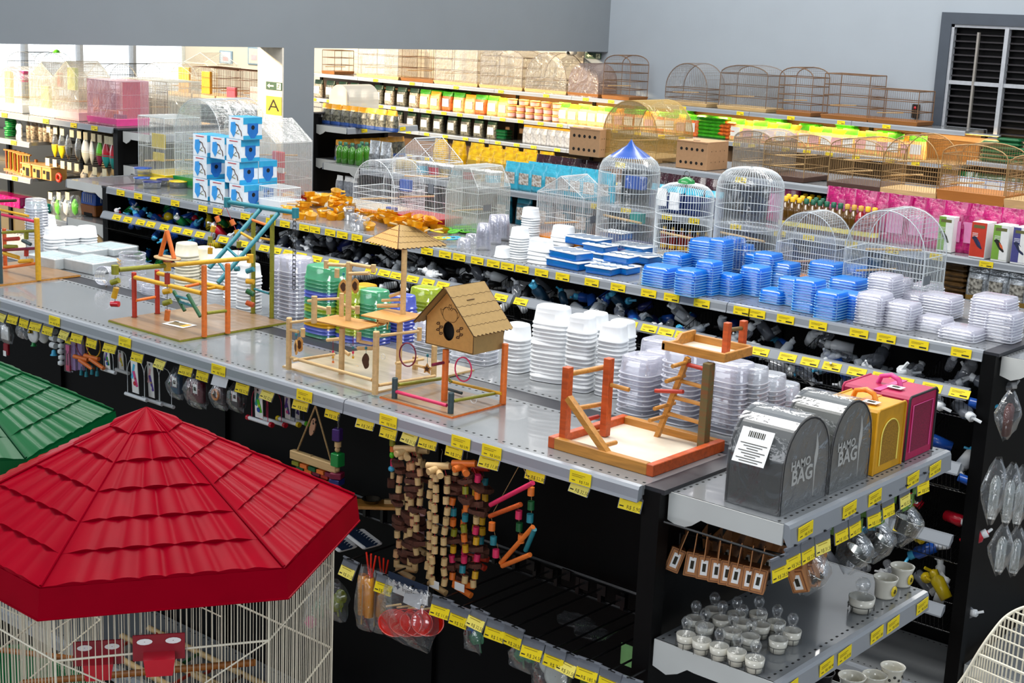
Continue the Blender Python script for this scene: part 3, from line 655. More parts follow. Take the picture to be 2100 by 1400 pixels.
rod(S, 'perch', PX(887, 748, q1.x), PX(920, 741, q1.x), .0045, MAGW); rod(S, 'perch', PY(918, 797, 2.95), PY(947, 806, 2.95), .0045, SLTW); rod(S, 'perch', PY(916, 772, 2.95), PY(926, 783, 2.95), .004, OLIW)
ring(S, PY(950, 757, 2.9), .0265, .034, .0022, PNKW, rot=(0, 0, .2)); ring(S, PY(971, 819, 2.93), .011, .011, .0013, PAPER)
XR = -2.582; br = PX(1031, 713, XR); fr = PX(970, 727, XR); zb = (br.z + fr.z) / 2; yf_, yb_ = fr.y, br.y
XL = PY(873, 704, yf_).x; zw = PY(973, 670, yf_).z; za = PY(918, 590, yf_).z; xm = (XL + XR) / 2; ya = yf_
mb = MB(); th = .003; W = XR - XL
pl = [(XL, zb), (XR, zb), (XR, zw), (xm, za), (XL, zw)]
hc = PY(920, 679, ya); hr = (.0215, .027)
n = 24; hole = [(hc.x + hr[0] * math.cos(2 * PI * i / n), hc.z + hr[1] * math.sin(2 * PI * i / n)) for i in range(n)]
def on_edge(ang):            # outline point met from the hole centre
    d = (math.cos(ang), math.sin(ang)); best = None
    for i in range(5):
        (x1_, z1_), (x2_, z2_) = pl[i], pl[(i + 1) % 5]; ex, ez = x2_ - x1_, z2_ - z1_; den = d[0] * ez - d[1] * ex
        if abs(den) < 1e-9: continue
        t = ((x1_ - hc.x) * ez - (z1_ - hc.z) * ex) / den; s_ = ((x1_ - hc.x) * d[1] - (z1_ - hc.z) * d[0]) / den
        if t > 0 and -1e-6 <= s_ <= 1 + 1e-6 and (best is None or t < best): best = t
    return (hc.x + d[0] * best, hc.z + d[1] * best)
outl = [on_edge(2 * PI * i / n) for i in range(n)]
for i, (x, z) in enumerate(pl):     # snap the nearest spoke to each corner so the outline keeps its corners
    k = min(range(n), key=lambda j: (outl[j][0] - x) ** 2 + (outl[j][1] - z) ** 2); outl[k] = (x, z)
vs = [V(x, ya, z) - loc for x, z in hole] + [V(x, ya, z) - loc for x, z in outl]
mb.add(vs, [(i, n + i, n + (i + 1) % n, (i + 1) % n) for i in range(n)], MDFF)
mb.add([v for v in vs[:n]] + [v + V(0, .004, 0) for v in vs[:n]], [(i, (i + 1) % n, n + (i + 1) % n, n + i) for i in range(n)], BURN)
part('front', mb, S, 'plywood front with a round entrance hole')
mb = MB()
mb.add([V(x, yb_, z) - loc for x, z in pl], [(0, 1, 2, 3, 4)], MDF); mb.box(V(XR, (ya + yb_) / 2, (zb + zw) / 2) - loc, (.003, yb_ - ya, zw - zb), MDF)
mb.box(V(XL, (ya + yb_) / 2, (zb + zw) / 2) - loc, (.003, yb_ - ya, zw - zb), MDF).box(V(xm, (ya + yb_) / 2, zb) - loc, (W, yb_ - ya, .003), MDF)
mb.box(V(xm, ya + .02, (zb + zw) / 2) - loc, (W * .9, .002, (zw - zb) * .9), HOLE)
for x, z0, z1 in ((XL, zb, zw), (XR, zb, zw)): mb.tube(V(x, ya - .001, z0) - loc, V(x, ya - .001, z1) - loc, .0008, BURN, 4)
part('house_body', mb, S)
mb = MB(); ov = .028
sr = (za - zw) / (XR - xm); ex = .022
for sgn in (1, -1):
    xe = xm + sgn * (XR - xm + ex); zee = zw - sr * ex
    e0, e1, t0, t1 = V(xe, ya - ov, zee), V(xe, yb_ + ov * .4, zee), V(xm, ya - ov, za), V(xm, yb_ + ov * .4, za)
    if sgn < 0: e0, e1, t0, t1 = e1, e0, t1, t0
    for v in (e0, e1, t0, t1): v.z += .004
    scal_panel(mb, e0, e1, t0, t1, MDF, rows=5, sc=10)
part('roof', mb, S, 'scalloped plywood gable roof')
mb = MB(); th_ = math.atan2(za - zw, XR - xm)
mb.box((0, 0, 0), (.004, .001, .03), BURN, ry(0)); part('coin_slot', mb, S, loc=V(xm + (XR - xm) * .42, ya + (yb_ - ya) * .32, za - sr * (XR - xm) * .42 + .0095) - loc, rot=(PI / 2, 0, 0))
# engraved love birds and sprigs
mb = MB()
def stroke(pts, r=.0006): mb.path([V(xm + x, ya - .001, zw + z) - loc for x, z in pts], r, BURN, 4)
for sg in (-1, 1):
    stroke([(sg * (.008 + .02 * math.sin(t)), .012 - .02 * math.cos(t) + .006) for t in [k * PI / 10 for k in range(-1, 12)]])
    stroke([(sg * .004, .03), (sg * .012, .038), (sg * .02, .036), (sg * .027, .028), (sg * .036, .03), (sg * .033, .018), (sg * .026, .01)])
    stroke([(sg * .036, -.044), (sg * .040, -.03), (sg * .037, -.018), (sg * .04, -.01)], .0009)
    for k in range(4):
        cx, cz = sg * (.038 + (.006 if k % 2 else -.006)), -.04 + .009 * k
        stroke([(cx + .006 * math.cos(t), cz + .0035 * math.sin(t + .6)) for t in [j * PI / 4 for j in range(9)]], .0012)
stroke([(0, .032), (-.006, .042), (-.003, .048), (0, .043), (.003, .048), (.006, .042), (0, .032)])
part('engraving', mb, S, 'burnt engraving of two birds')
# ---- amber tray stand
loc = V(-2.06, 2.96, 1.6)
S = thing('perch_stand', 'amber and orange wooden perch stand with two trays and a side ladder', 'bird perch stand', loc, 0, 'wooden perch stands on the nearest shelf')
x0, x1, y0, y1, hz, tk = -2.222, -1.893, 2.80, 3.122, .030, .02
slab(S, 'tray_floor', x0 + .01, x1 - .01, y0 + .01, y1 - .01, 1.602, 1.61, PALEB)
def bar(c, d, m, name='tray_rail', rot=(0, 0, 0)): return part(name, MB().box((0, 0, 0), d, m, bev=.0015), S, loc=V(*c) - loc, rot=rot)
bar(((x0 + x1) / 2, y0 + tk / 2, 1.6 + hz / 2), (x1 - x0 - tk * 2, tk, hz), AMBW); bar(((x0 + x1) / 2, y1 - tk / 2, 1.6 + hz / 2), (x1 - x0 - tk * 2, tk, hz), AMBW)
bar((x0 + tk / 2, (y0 + y1) / 2, 1.6 + hz / 2), (tk, y1 - y0, hz), ORW); bar((x1 - tk / 2, (y0 + y1) / 2, 1.6 + hz / 2), (tk, y1 - y0, hz), ORW)
pa, zpa = post(S, 1157, 903, 752, 0, ORW, 1.62, sq=(.020, .022)); pb, zpb = post(S, 1240, 893, 734, 0, ORW, 1.612, sq=(.020, .022))
XA = pa.x + .0
for a, b, m, r in (((1171, 766), (1248, 751), AMBW, .007), ((1183, 837), (1242, 827), AMBW, .0065), ((1203, 860), (1227, 854), REDW, .006), ((1220, 887), (1243, 882), AMBW, .006)):
    rod(S, 'perch', PX(a[0], a[1], XA), PX(b[0], b[1], XA), r, m)
rod(S, 'perch', PY(1253, 789, pb.y), PY(1290, 799, pb.y), .0058, AMBW)
dA, dB = PY(1166, 815, pa.y - .012), PY(1246, 931, y0 + .012); dc = (dA + dB) / 2; dd = (dB - dA)
part('brace', MB().box((0, 0, 0), (.018, .016, dd.length), AMBW, dd.to_track_quat('Z', 'Y').to_matrix()), S, loc=dc - loc)
rod(S, 'perch', PX(1240, 913, dB.x - .02), PX(1263, 907, dB.x - .02), .006, AMBW)
pm, zpm = post(S, 1441, 921, 744, 0, BARKG, 1.608, sq=(.022, .026))
sA, sB = PY(1411, 733, pm.y), PY(1343, 906, pm.y); dd = sB - sA
part('ladder_stringer', MB().box((0, 0, 0), (.014, .012, dd.length), AMBW, dd.to_track_quat('Z', 'Y').to_matrix()), S, loc=(sA + sB) / 2 - loc)
for a, b, m in (((1409, 747), (1447, 757), REDW), ((1394, 780), (1443, 794), AMBW), ((1383, 814), (1439, 829), AMBW), ((1370, 847), (1434, 866), AMBW)): rod(S, 'rung', PY(a[0], a[1], pm.y), PY(b[0], b[1], pm.y), .0055, m)
for a, b, m, t in (((1379, 751), (1414, 741), AMBW, 0), ((1366, 782), (1404, 770), AMBW, 0), ((1344, 801), (1401, 803), REDW, 1), ((1342, 838), (1383, 826), AMBW, 0), ((1332, 862), (1371, 851), AMBW, 0)):
    if t: rod(S, 'perch', PY(a[0], a[1], pm.y - .02), PY(b[0], b[1], pm.y - .02), .0055, m)
    else:
        X = sA.x + (sB.x - sA.x) * (b[1] - 733) / 173; rod(S, 'perch', PX(a[0], a[1], X), PX(b[0], b[1], X), .0055, m)
zt = PY(1467, 746, pm.y - .02).z; u1 = P(1367, 714, zt); u2 = P(1467, 746, zt); u3 = P(1555, 729, zt)
ux0, ux1, uy0, uy1 = u1.x, (u2.x + u3.x) / 2, (u1.y + u2.y) / 2, u3.y; h = .024; tk = .009
slab(S, 'upper_tray_floor', ux0 + .004, ux1 - .004, uy0 + .004, uy1 - .004, zt, zt + .004, PALEB)
bar(((ux0 + ux1) / 2, uy0 + tk / 2, zt + h / 2), (ux1 - ux0, tk, h), AMBW, 'tray_side'); bar(((ux0 + ux1) / 2, uy1 - tk / 2, zt + h / 2), (ux1 - ux0 - .02, tk, h), AMBW, 'tray_side')
bar((ux1 - tk / 2, (uy0 + uy1) / 2, zt + h / 2), (tk, uy1 - uy0 - .02, h), AMBW, 'tray_side')
part('tray_side', MB().prism([(0, 0), (uy1 - uy0, 0), (uy1 - uy0, .034), ((uy1 - uy0) * .55, .034), ((uy1 - uy0) * .42, .018), (0, .018)], 0, tk, AMBW, TM((0, 0, 0), Matrix(((0, 1, 0), (1, 0, 0), (0, 0, 1))))), S, loc=V(ux0, uy0, zt) - loc)
g1_, zg1 = post(S, 1488, 724, 661, 0, ORW, zt + .004, sq=(.016, .018)); g2_, zg2 = post(S, 1521, 716, 657, 0, ORW, zt + .004, sq=(.016, .018))
rod(S, 'perch', V(g1_.x, g1_.y, zg1 - .02), V(g2_.x, g2_.y, zg2 - .02), .0055, BARKG)
# ================================================================ HOOKS AND TOYS UNDER THE NEAREST SHELF
def tag_mesh(k, blank=False):
    mb = MB(); mb.box((0, 0, .0), (.066, .002, .052), mat('tag_glossy_grey', '6a6e76', .15, 0, .05, 20, coat=.6) if not blank else mat('tag_pale', 'c9ccd0', .3))
    mb.box((0, -.001, .027), (.07, .006, .005), TAGM); mb.box((.008, -.0035, .027), (.014, .002, .003), BLK)
    if not blank:
        mb.box((0, -.0015, -.011), (.062, .001, .029), YEL if k % 5 else YELP)
        for w_, z_ in ((.05, .003), (.04, -.002)): mb.box((-.003, -.0021, z_), (w_, .0004, .0016), INKY)
        mb.text(PR[k % 10], .0125, TM((.012, -.0021, -.018), FRONT), INK); mb.box((-.022, -.0021, -.018), (.012, .0004, .003), INK)
    return mb.mesh('price_tag')
TG = [tag_mesh(k) for k in range(10)]; TGB = tag_mesh(0, True)
HK = MB().tube((0, .36, .0), (0, 0, 0), .0028, BLK, 6).box((0, .36, -.005), (.03, .006, .03), BLK).mesh('rod')
HKT = MB().tube((0, 0, 0), (0, -.02, .006), .0024, BLK, 5).mesh('tip')
def hook_row(pts, y, grp, where, names, blanks=()):
    for i, (u, v) in enumerate(pts):
        p = PY(u, v, y)
        h = thing('display_hook', 'black display hook whose price tag hangs %s, %s in the row counted from the end by the dark back of the aisle' % (where, ORD[i]) if 0 else names(i), 'display hook', p, 0, grp)
        part('rod', None, h, me=HK); part('tip', None, h, me=HKT)
        part('price_tag', None, h, loc=(0, -.014, -.026), rot=(-.32 + .06 * ((i * 7) % 5 - 2), 0, .05 * ((i * 3) % 5 - 2)), me=TGB if i in blanks else TG[(i * 3) % 10])
UPT = [(12, 630), (34, 634), (57, 641), (81, 648), (106, 656), (140, 665), (166, 671), (196, 681), (234, 691), (290, 709), (337, 723), (390, 736), (424, 746), (460, 757), (506, 771), (558, 785), (626, 804), (691, 821), (759, 841), (806, 860), (850, 871), (887, 880), (941, 897), (1013, 919), (1108, 943), (1200, 970), (1303, 1002)]
LOT = [(722, 1146), (796, 1178), (855, 1202), (912, 1225), (950, 1243), (986, 1248), (1024, 1270), (1060, 1283), (1100, 1308), (1145, 1326), (1172, 1338), (1213, 1352), (1258, 1372), (1296, 1388)]
hook_row(UPT, 2.748, 'hooks right under the nearest top shelf', 'under the top shelf', lambda i: 'price tagged hook under nearest shelf edge, %s of 27 from the far end' % ORD[i], (13,))
hook_row(LOT, 2.68, 'hooks on the lower rail of the nearest row', 'lower', lambda i: 'price tagged hook on lower black rail, %s of 14 from the red roof' % ORD[i], (2,))
zr_ = PY(735, 1150, 2.68).z
o = solo('hook_rail', MB().tube((-3.9, 3.055, zr_ + .004), (-1.9, 3.055, zr_ + .004), .006, BLK, 6).tube((-3.9, 3.07, zr_ - .06), (-1.9, 3.07, zr_ - .06), .005, BLK, 6), 'long black rail that carries the lower hooks on the dark panel', 'rail')
for k in range(26):
    part('rail_clip', MB().box((0, 0, 0), (.012, .02, .05), BLK), o, loc=(-3.85 + k * .078, 3.06, zr_ - .03))
zu_ = PY(758, 845, 2.748).z
o = solo('hook_rail', MB().tube((-6, 3.055, zu_ + .004), (-1.9, 3.055, zu_ + .004), .006, BLK, 6), 'long black rail that carries the upper hooks right under the nearest shelf', 'rail')
solo('support_bar', MB().tube((-3.2, 3.085, 1.43), (-1.9, 3.085, 1.43), .004, DSTEEL, 6), 'thin grey bar across the dark panel behind the bead toys', 'bar')
def PB(u, v, y=2.72): return PY(u, v, y)
def px2m(u, v, y, dpx, horiz=True):
    a = PY(u, v, y); b = PY(u + dpx, v, y) if horiz else PY(u, v + dpx, y)
    return abs((b - a).x) if horiz else abs((b - a).z)
def wrapbag(wd, ht, dp=.02, m=BAG, neck=.25):
    """a crumpled clear bag: flat pouch, wider low down, gathered at the top"""
    random.seed(int(wd * 1e4) + int(ht * 1e4)); mb = MB(); n = 12; rows = 7; vs = []
    for j in range(rows):
        t = j / (rows - 1); k = neck + (1 - neck) * min(1, t * 2.2)
        for i in range(n):
            a = 2 * PI * i / n; jt = 1 + U(-.14, .14)
            vs.append(V(wd / 2 * k * math.copysign(abs(math.cos(a)) ** .6, math.cos(a)) * jt, dp / 2 * (.3 + math.sin(t * PI)) * math.sin(a) * jt, -ht * t + U(-.004, .004)))
    mb.add(vs, [(j * n + i, j * n + (i + 1) % n, (j + 1) * n + (i + 1) % n, (j + 1) * n + i) for j in range(rows - 1) for i in range(n)], m, True)
    return mb
def hang(name, label, cat, u, v, y=2.74, group=None, rot=0):
    return thing(name, label, cat, PY(u, v, y + .05), rot, group)
# bagged goods at the far end
t = hang('bagged_toy', 'silvery clear bag hanging under the first tags by the photo edge', 'bag', 10, 655); part('bag', wrapbag(.09, .085, .03), t); part('insert', MB().box((0, 0, -.05), (.05, .006, .05), PAPER), t)
t = hang('bagged_toy', 'small dark red item hanging below the silvery bag', 'toy', 13, 705); part('body', MB().box((0, 0, -.02), (.03, .012, .045), REDD, bev=.003), t); part('card', MB().box((0, -.008, -.035), (.02, .001, .02), PAPER), t)
t = hang('bagged_toy', 'flat clear bag hanging beside the white bell toy', 'bag', 45, 660); part('bag', wrapbag(.075, .06), t)
def bell(mb, c, r, m):
    mb.lathe([(r * .15, r * 1.1), (r * .5, r * .9), (r * .7, 0), (r, -r * .35)], m, 10, c)
t = hang('bell_toy', 'round white wooden toy with a gold bell and a green bell', 'bird toy', 68, 668)
part('disc', MB().lathe([(.001, .006), (.03, .006), (.034, 0), (.03, -.006), (.001, -.006)], WHITE, 18, (0, 0, -.03), rot=rx(PI / 2)), t)
mb = MB(); bell(mb, (0, -.012, -.02), .011, mat('brass', 'c9a227', .25, .9)); part('gold_bell', mb, t); mb = MB(); bell(mb, (0, 0, -.07), .012, GRNP); part('green_bell', mb, t)
t = hang('bell_toy', 'second round white wooden toy, half behind the one with the gold bell', 'bird toy', 88, 668, 2.8)
part('disc', MB().lathe([(.001, .006), (.032, .006), (.036, 0), (.032, -.006), (.001, -.006)], WHITE, 18, (0, 0, -.03), rot=rx(PI / 2)), t)
t = hang('bell_toy', 'string of white rollers ending in a shiny blue bell', 'bird toy', 109, 672)
for k in range(3): part('roller', MB().tube((-.014, 0, -.012 - .026 * k), (.014, 0, -.012 - .026 * k), .011, WHITE, 12), t)
mb = MB(); bell(mb, (0, 0, -.095), .014, CYAN); part('bell', mb, t)
t = hang('bell_toy', 'string of speckled white beads beside the blue belled one', 'bird toy', 124, 690)
for k in range(5): part('bead', MB().lathe([(.003, .01), (.012, .005), (.012, -.005), (.003, -.01)], WHITE, 10, (.004 * (k % 2), 0, -.012 - .021 * k)), t)
t = hang('carded_toy', 'hot pink plastic toy on a narrow card with yellow header', 'bird toy', 139, 690, 2.70)
part('header', MB().box((0, 0, -.012), (.034, .002, .024), YEL), t); part('sleeve', MB().box((0, 0, -.075), (.036, .012, .1), BAG), t)
part('ladder', MB().box((0, 0, -.045), (.022, .006, .03), PNKP).box((-.008, 0, -.08), (.004, .006, .06), PNKP).box((.008, 0, -.08), (.004, .006, .06), PNKP).box((0, 0, -.112), (.022, .008, .02), PNKW), t)
for k in range(2):
    t = hang('carded_toy', ['pale lilac wrapped toy behind the hot pink one', 'second lilac wrapped toy, under the orange dowels'][k], 'bird toy', 152 + 14 * k, 696, 2.76)
    part('sleeve', MB().box((0, 0, -.055), (.026, .012, .11), clear('lilac_film', 'b48fd0', .4, .15, .3)), t); part('header', MB().box((0, 0, -.006), (.03, .002, .02), YELP), t)
for k, (u, v, ru, m, lb) in enumerate(((169, 709, .036, MAGW, 'plum ring hanging over orange dowels'), (191, 707, .042, YELW, 'yellow ring hanging over orange dowels'))):
    t = hang('ring_toy', lb, 'bird toy', u, v, 2.7)
    part('ring', MB().path([(ru * math.cos(a * PI / 12), 0, ru * math.sin(a * PI / 12)) for a in range(24)], .0022, m, 6, True), t)
    for q, (dx, dz, a) in enumerate(((-.01, -.045, .0), (.02, -.062, -.3))):
        d = V(math.cos(a), .1, math.sin(a)) * .036; part('dowel', MB().tube(V(dx, 0, dz) - d, V(dx, 0, dz) + d, .0075, ORGW, 10), t)
    for dx in (-.01, .02): part('bell', MB().tube((dx, 0, -.075), (dx, 0, -.092), .002, TEAW, 4).tube((dx, 0, -.088), (dx, 0, -.105), .005, TEAW, 8, r2=.007), t)
def swing(lb, u, v, wd, ht, cardw, cols, wm=WWIRE, y=2.72, pm=WHITE, ends=None, v2=None):
    t = hang('bird_swing', lb, 'bird swing', u, v, y, 'bird swings under the nearest shelf')
    mb = MB(); pts = [(-wd / 2, 0, -ht)] + [(-wd / 2 * math.cos(a * PI / 10) ** .7 if a <= 5 else wd / 2 * math.cos(PI - a * PI / 10) ** .7, 0, -ht * .45 + ht * .4 * math.sin(a * PI / 10)) for a in range(0, 11)] + [(wd / 2, 0, -ht)]
    mb.path(pts, .0014, wm, 4); part('frame', mb, t)
    part('perch', MB().tube((-wd / 2 - .012, 0, -ht), (wd / 2 + .012, 0, -ht), .0065, pm, 10), t)
    if ends:
        for s_ in (-1, 1): part('perch_end', MB().tube((s_ * (wd / 2 + .012), 0, -ht), (s_ * (wd / 2 + .022), 0, -ht), .0085, ends, 10), t)
    if cols:
        mb = MB().box((0, 0, 0), (cardw, .002, ht * .9), PAPER)
        mb.box((-cardw * .2, -.0014, .1 * ht), (cardw * .3, .0006, ht * .4), cols[0], ry(.3)).box((cardw * .1, -.0016, -.08 * ht), (cardw * .35, .0006, ht * .4), cols[1], ry(-.3))
        mb.lathe([(.001, 0), (cardw * .22, 0)], cols[2], 10, (0, -.003, -.2 * ht), rot=rx(PI / 2)).lathe([(.001, 0), (cardw * .1, 0)], cols[3], 8, (cardw * .16, -.004, -.06 * ht), rot=rx(PI / 2))
        mb.lathe([(.001, 0), (.004, 0)], HOLE, 8, (0, -.003, .4 * ht), rot=rx(PI / 2))
        part('card', mb, t, loc=(0, -.004, -ht * .45), rot=(.05, 0, 0))
    return t
V4 = mat('print_violet', '5a3f9e', .5); 
swing('small white wire swing with a red and blue bird card', 222, 716, .055, .075, .028, (V4, GRNP, BLUP, REDP))
swing('small white swing with a pale card, behind the red and blue bird card', 250, 718, .05, .075, .028, (PNKL, YELPL, PAPER, LIME), y=2.8)
swing('large white wire swing with a rainbow bird card above the red roof', 278, 733, .095, .135, .036, (CYAN, PNKP, REDP, CARDD))
swing('second large white wire swing with a lilac card, nearer the maroon feeder', 311, 742, .085, .135, .032, (PNKL, V4, PAPER, YELPL), y=2.76)
swing('white wire swing without a card, last before the bagged feeders', 338, 752, .07, .13, 0, None, y=2.8)
def feeder_bag(lb, u, v, wd, ht, bw_, m, ringm=None):
    t = hang('bagged_feeder', lb, 'feeder', u, v, 2.72, 'bagged feeders under the nearest shelf')
    part('bag', wrapbag(wd, ht, .045, BAG, .35), t)
    mb = MB().box((0, 0, -ht * .55), (bw_, .02, ht * .6), m, bev=.004)
    for k in range(4): mb.box((-bw_ * .3 + bw_ * .2 * k, -.012, -ht * .45), (.0015, .002, ht * .35), PNKL if m is not BLUP else CYAN)
    mb.box((0, -.012, -ht * .45), (bw_ * .8, .002, .0015), PNKL)
    part('feeder', mb, t); part('barcode', MB().box((bw_ * .15, -.0135, -ht * .45), (.022, .001, .03), PAPER).box((bw_ * .15, -.0142, -ht * .45), (.012, .0004, .012), INK), t)
    if ringm: part('ring', MB().path([(.016 * math.cos(a * PI / 8), -.02, -ht * .5 + .016 * math.sin(a * PI / 8)) for a in range(16)], .004, ringm, 6, True), t)
feeder_bag('slate blue bird feeder in a clear bag', 362, 752, .065, .105, .045, mat('slate_blue_plastic', '33556e', .4))
feeder_bag('maroon bird feeder with barcode in a clear bag', 402, 762, .1, .115, .08, mat('maroon_plastic', '5a1a2c', .4))
feeder_bag('grey and orange ringed item in a clear bag', 452, 775, .07, .1, .04, mat('grey_film_item', '5d5a60', .5), ORGP)
feeder_bag('dim grey item in a clear bag, behind the orange ringed one', 486, 785, .06, .09, .035, mat('grey_film_item2', '3a3a40', .5))
swing('magenta wire swing with a green and yellow bird card', 533, 795, .075, .105, .036, (TEALP, LIME, BLUP, YELPL), PNKW, ends=REDP)
swing('magenta wire swing hanging behind the green bird card', 562, 800, .07, .1, 0, None, PNKW, 2.78, ends=REDP)
swing('violet wire swing beside the magenta ones', 592, 806, .06, .09, .025, (V4, V4, PNKP, LIME), NAVY, 2.8, ends=YELPL)
swing('violet wire swing nearest the rope hung block toy', 612, 812, .05, .08, .02, (LIME, V4, NAVY, YELPL), NAVY, 2.84, ends=LIME)
# rope hung pine bar with little blocks
Y = 2.72; a = PY(647, 832, Y); l, r = PY(601, 930, Y), PY(690, 950, Y)
t = thing('block_toy', 'pine bar on a jute rope with rows of small coloured blocks below', 'bird toy', a)
part('rope', MB().tube((0, 0, 0), l + V(.012, 0, 0) - a, .0028, ROPE, 6).tube((0, 0, 0), r - V(.022, 0, 0) - a, .0028, ROPE, 6).tube(V(-.02, 0, l.z - a.z - .002), V(-.012, 0, l.z - a.z + .014), .006, ROPE, 6).tube(V(.014, 0, l.z - a.z - .006), V(.02, 0, l.z - a.z + .008), .006, ROPE, 6), t)
zc = (l.z + r.z) / 2 - a.z; cx = (l.x + r.x) / 2 - a.x; W_ = r.x - l.x
part('bar', MB().box((cx, 0, zc - .008), (W_ + .01, .02, .026), PINE, bev=.002), t)
cols = [OLIW, REDW, ORGW, MAGW, GRNW, REDW, ORGW, OLIW, MAGW]
for j in range(3):
    for k in range(5): part('block', MB().box((0, 0, 0), (.03, .018, .012), cols[(j * 4 + k * 2) % 9], bev=.001), t, loc=(cx - W_ / 2 + .018 + k * W_ / 5.2 + (.006 if j % 2 else 0), (j % 2) * .012, zc - .032 - .015 * j))
t = thing('leaf_charm', 'spotted cow print leaf hanging behind the jute rope', 'bird toy', PY(645, 860, 2.78)); part('leaf', MB().prism([(.011 * math.sin(k * PI / 8), -.025 + .03 * math.cos(k * PI / 8)) for k in range(16)], -.002, .002, mat('spotted_board', 'b98a6a', .7, 0, .1, 80, kind='spots', col2='1a120c'), TM((0, 0, 0), ry(.3))), t)
def stack_toy(lb, u, v0, v1, items, y=2.72, chain=.04):
    a = PY(u, v0, y); t = thing('bead_toy', lb, 'bird toy', a, 0, 'bead toys hanging from the nearest shelf')
    L_ = a.z - zat(a, v1); mb = MB(); mb.tube((0, 0, 0), (0, 0, -L_), .001, DSTEEL, 4)
    k = 0
    while k * .009 < chain: mb.path([(.0035 * math.cos(q * PI / 4) * (k % 2), .0035 * math.cos(q * PI / 4) * (1 - k % 2), -.006 - .009 * k + .006 * math.sin(q * PI / 4)) for q in range(8)], .0008, DSTEEL, 3, True); k += 1
    part('chain', mb, t)
    tot = sum(i[1] for i in items); z = -chain
    for kd, h, w_, m in items:
        hh = h / tot * (L_ - chain)
        if kd == 'box': mb = MB().box((0, 0, 0), (w_, w_, hh * .92), m, rz(U(0, 1)), bev=.002)
        elif kd == 'ball': mb = MB().lathe([(w_ * .2, hh * .48), (w_ * .45, hh * .25), (w_ * .5, 0), (w_ * .45, -hh * .25), (w_ * .2, -hh * .48)], m, 12)
        else: mb = MB().tube((0, 0, -hh * .46), (0, 0, hh * .46), w_ / 2, m, 12)
        part({'box': 'block', 'ball': 'bead', 'cyl': 'bead'}[kd], mb, t, loc=(U(-.003, .003), 0, z - hh / 2)); z -= hh
    return t
stack_toy('chain toy with a purple block, a bright green cube and a plum block', 694, 850, 1003, [('box', 24, .024, mat('purple_wood', '3c1f66', .5, 0, .1, 60, kind='wood')), ('cyl', 10, .02, PINE), ('ball', 10, .016, PINE), ('box', 26, .03, GRNP), ('ball', 10, .015, PINE), ('box', 12, .034, MAGW), ('box', 12, .034, NAVY), ('ball', 8, .012, PINE)])
# small wooden ledge with a steel dish
a = PY(762, 1030, 2.86); t = thing('feeding_ledge', 'small amber wooden ledge holding a steel dish, beside the bark toys', 'feeding shelf', a)
part('ledge', MB().box((0, 0, -.006), (.15, .07, .01), AMBW, rz(.75), bev=.002).box((.05, .045, .004), (.06, .012, .014), PINE, rz(.75)), t)
part('dish', MB().lathe([(.001, .001), (.022, .001), (.026, .012), (.03, .012)], STEEL, 20), t)
# strings of wood and bark
def mixed(lb, u, v0, v1, y, strands, spread, seed, bark, cols, top=PINE, bark_w=.055, tag_=False):
    random.seed(seed); a = PY(u, v0, y); t = thing('bead_toy', lb, 'bird toy', a, 0, 'bead toys hanging from the nearest shelf')
    L_ = a.z - zat(a, v1); c = MB(); part('hook', MB().path([(.0, 0, .02), (.004, 0, .014), (0, 0, .0), (0, 0, -.02)], .0012, DSTEEL, 4), t)
    for k in range(3):
        an = k * 1.1 + .3; part('crossbar', MB().tube((-.034 * math.cos(an), -.034 * math.sin(an) - .01, -.03 - .006 * k), (.034 * math.cos(an), .034 * math.sin(an) - .01, -.02 - .008 * k), .0095, top, 10), t)
    for s_ in range(strands):
        x0 = spread * (s_ / max(1, strands - 1) - .5); y0 = U(-.02, .02); z = -.045; pts = [(x0 * .5, y0 * .5, -.03)]
        while z > -L_ + .02:
            b = bark and random.random() < bark; h = .014 if b else .024
            x = x0 + U(-.005, .005); c_ = (x, y0 + U(-.004, .004), z - h / 2); pts.append(c_)
            if b:
                mb = MB(); w_ = bark_w * U(.7, 1.1); n = 9
                ri = [w_ / 2 * U(.7, 1.15) for _ in range(n)]
                vs = [V(ri[i] * math.cos(2 * PI * i / n), .7 * ri[i] * math.sin(2 * PI * i / n), zz + U(-.003, .003)) for zz in (-.006, .006) for i in range(n)]
                mb.add(vs, [tuple(range(n))[::-1], tuple(range(n, 2 * n))] + [(i, (i + 1) % n, n + (i + 1) % n, n + i) for i in range(n)], BARK)
                part('bark_slice', mb, t, loc=c_, rot=(U(-.25, .25), U(-.25, .25), 0))
            else: part('bead', MB().tube((0, 0, -h * .42), (0, 0, h * .42), .0088, random.choice(cols), 10), t, loc=c_, rot=(U(-.12, .12), U(-.12, .12), 0))
            z -= h + .005
        part('string', MB().path(pts, .0012, REDP, 3), t)
    for k in range(2 if bark else 1): part('crossbar', MB().tube((-.03, 0, -L_ + .006 * k), (.034, .01 * k, -L_ - .012 * (1 - 2 * k)), .009, top, 10), t)
    if tag_: part('paper_tag', MB().box((.01, -.022, -L_ + .012), (.035, .001, .022), PAPER), t)
    return t
stack_toy('slim strand of yellow, orange, lime, plum and turquoise blocks', 806, 893, 1000, [('cyl', 16, .018, OLIW), ('cyl', 12, .016, ORGW), ('ball', 14, .016, LIME), ('cyl', 16, .014, PNKW), ('ball', 12, .02, CYAN), ('cyl', 14, .012, PINE), ('box', 20, .022, BARK)], 2.84, .008)
mixed('big dark bark and natural bead toy, left of the pale bead strings', 838, 900, 1172, 2.75, 4, .075, 5, .45, [PINE, PINE, PINE, mat('tan_bead', 'c9976a', .5)])
mixed('second bark and bead toy, crowded behind the big one', 862, 905, 1120, 2.84, 2, .04, 9, .5, [PINE, PNKL])
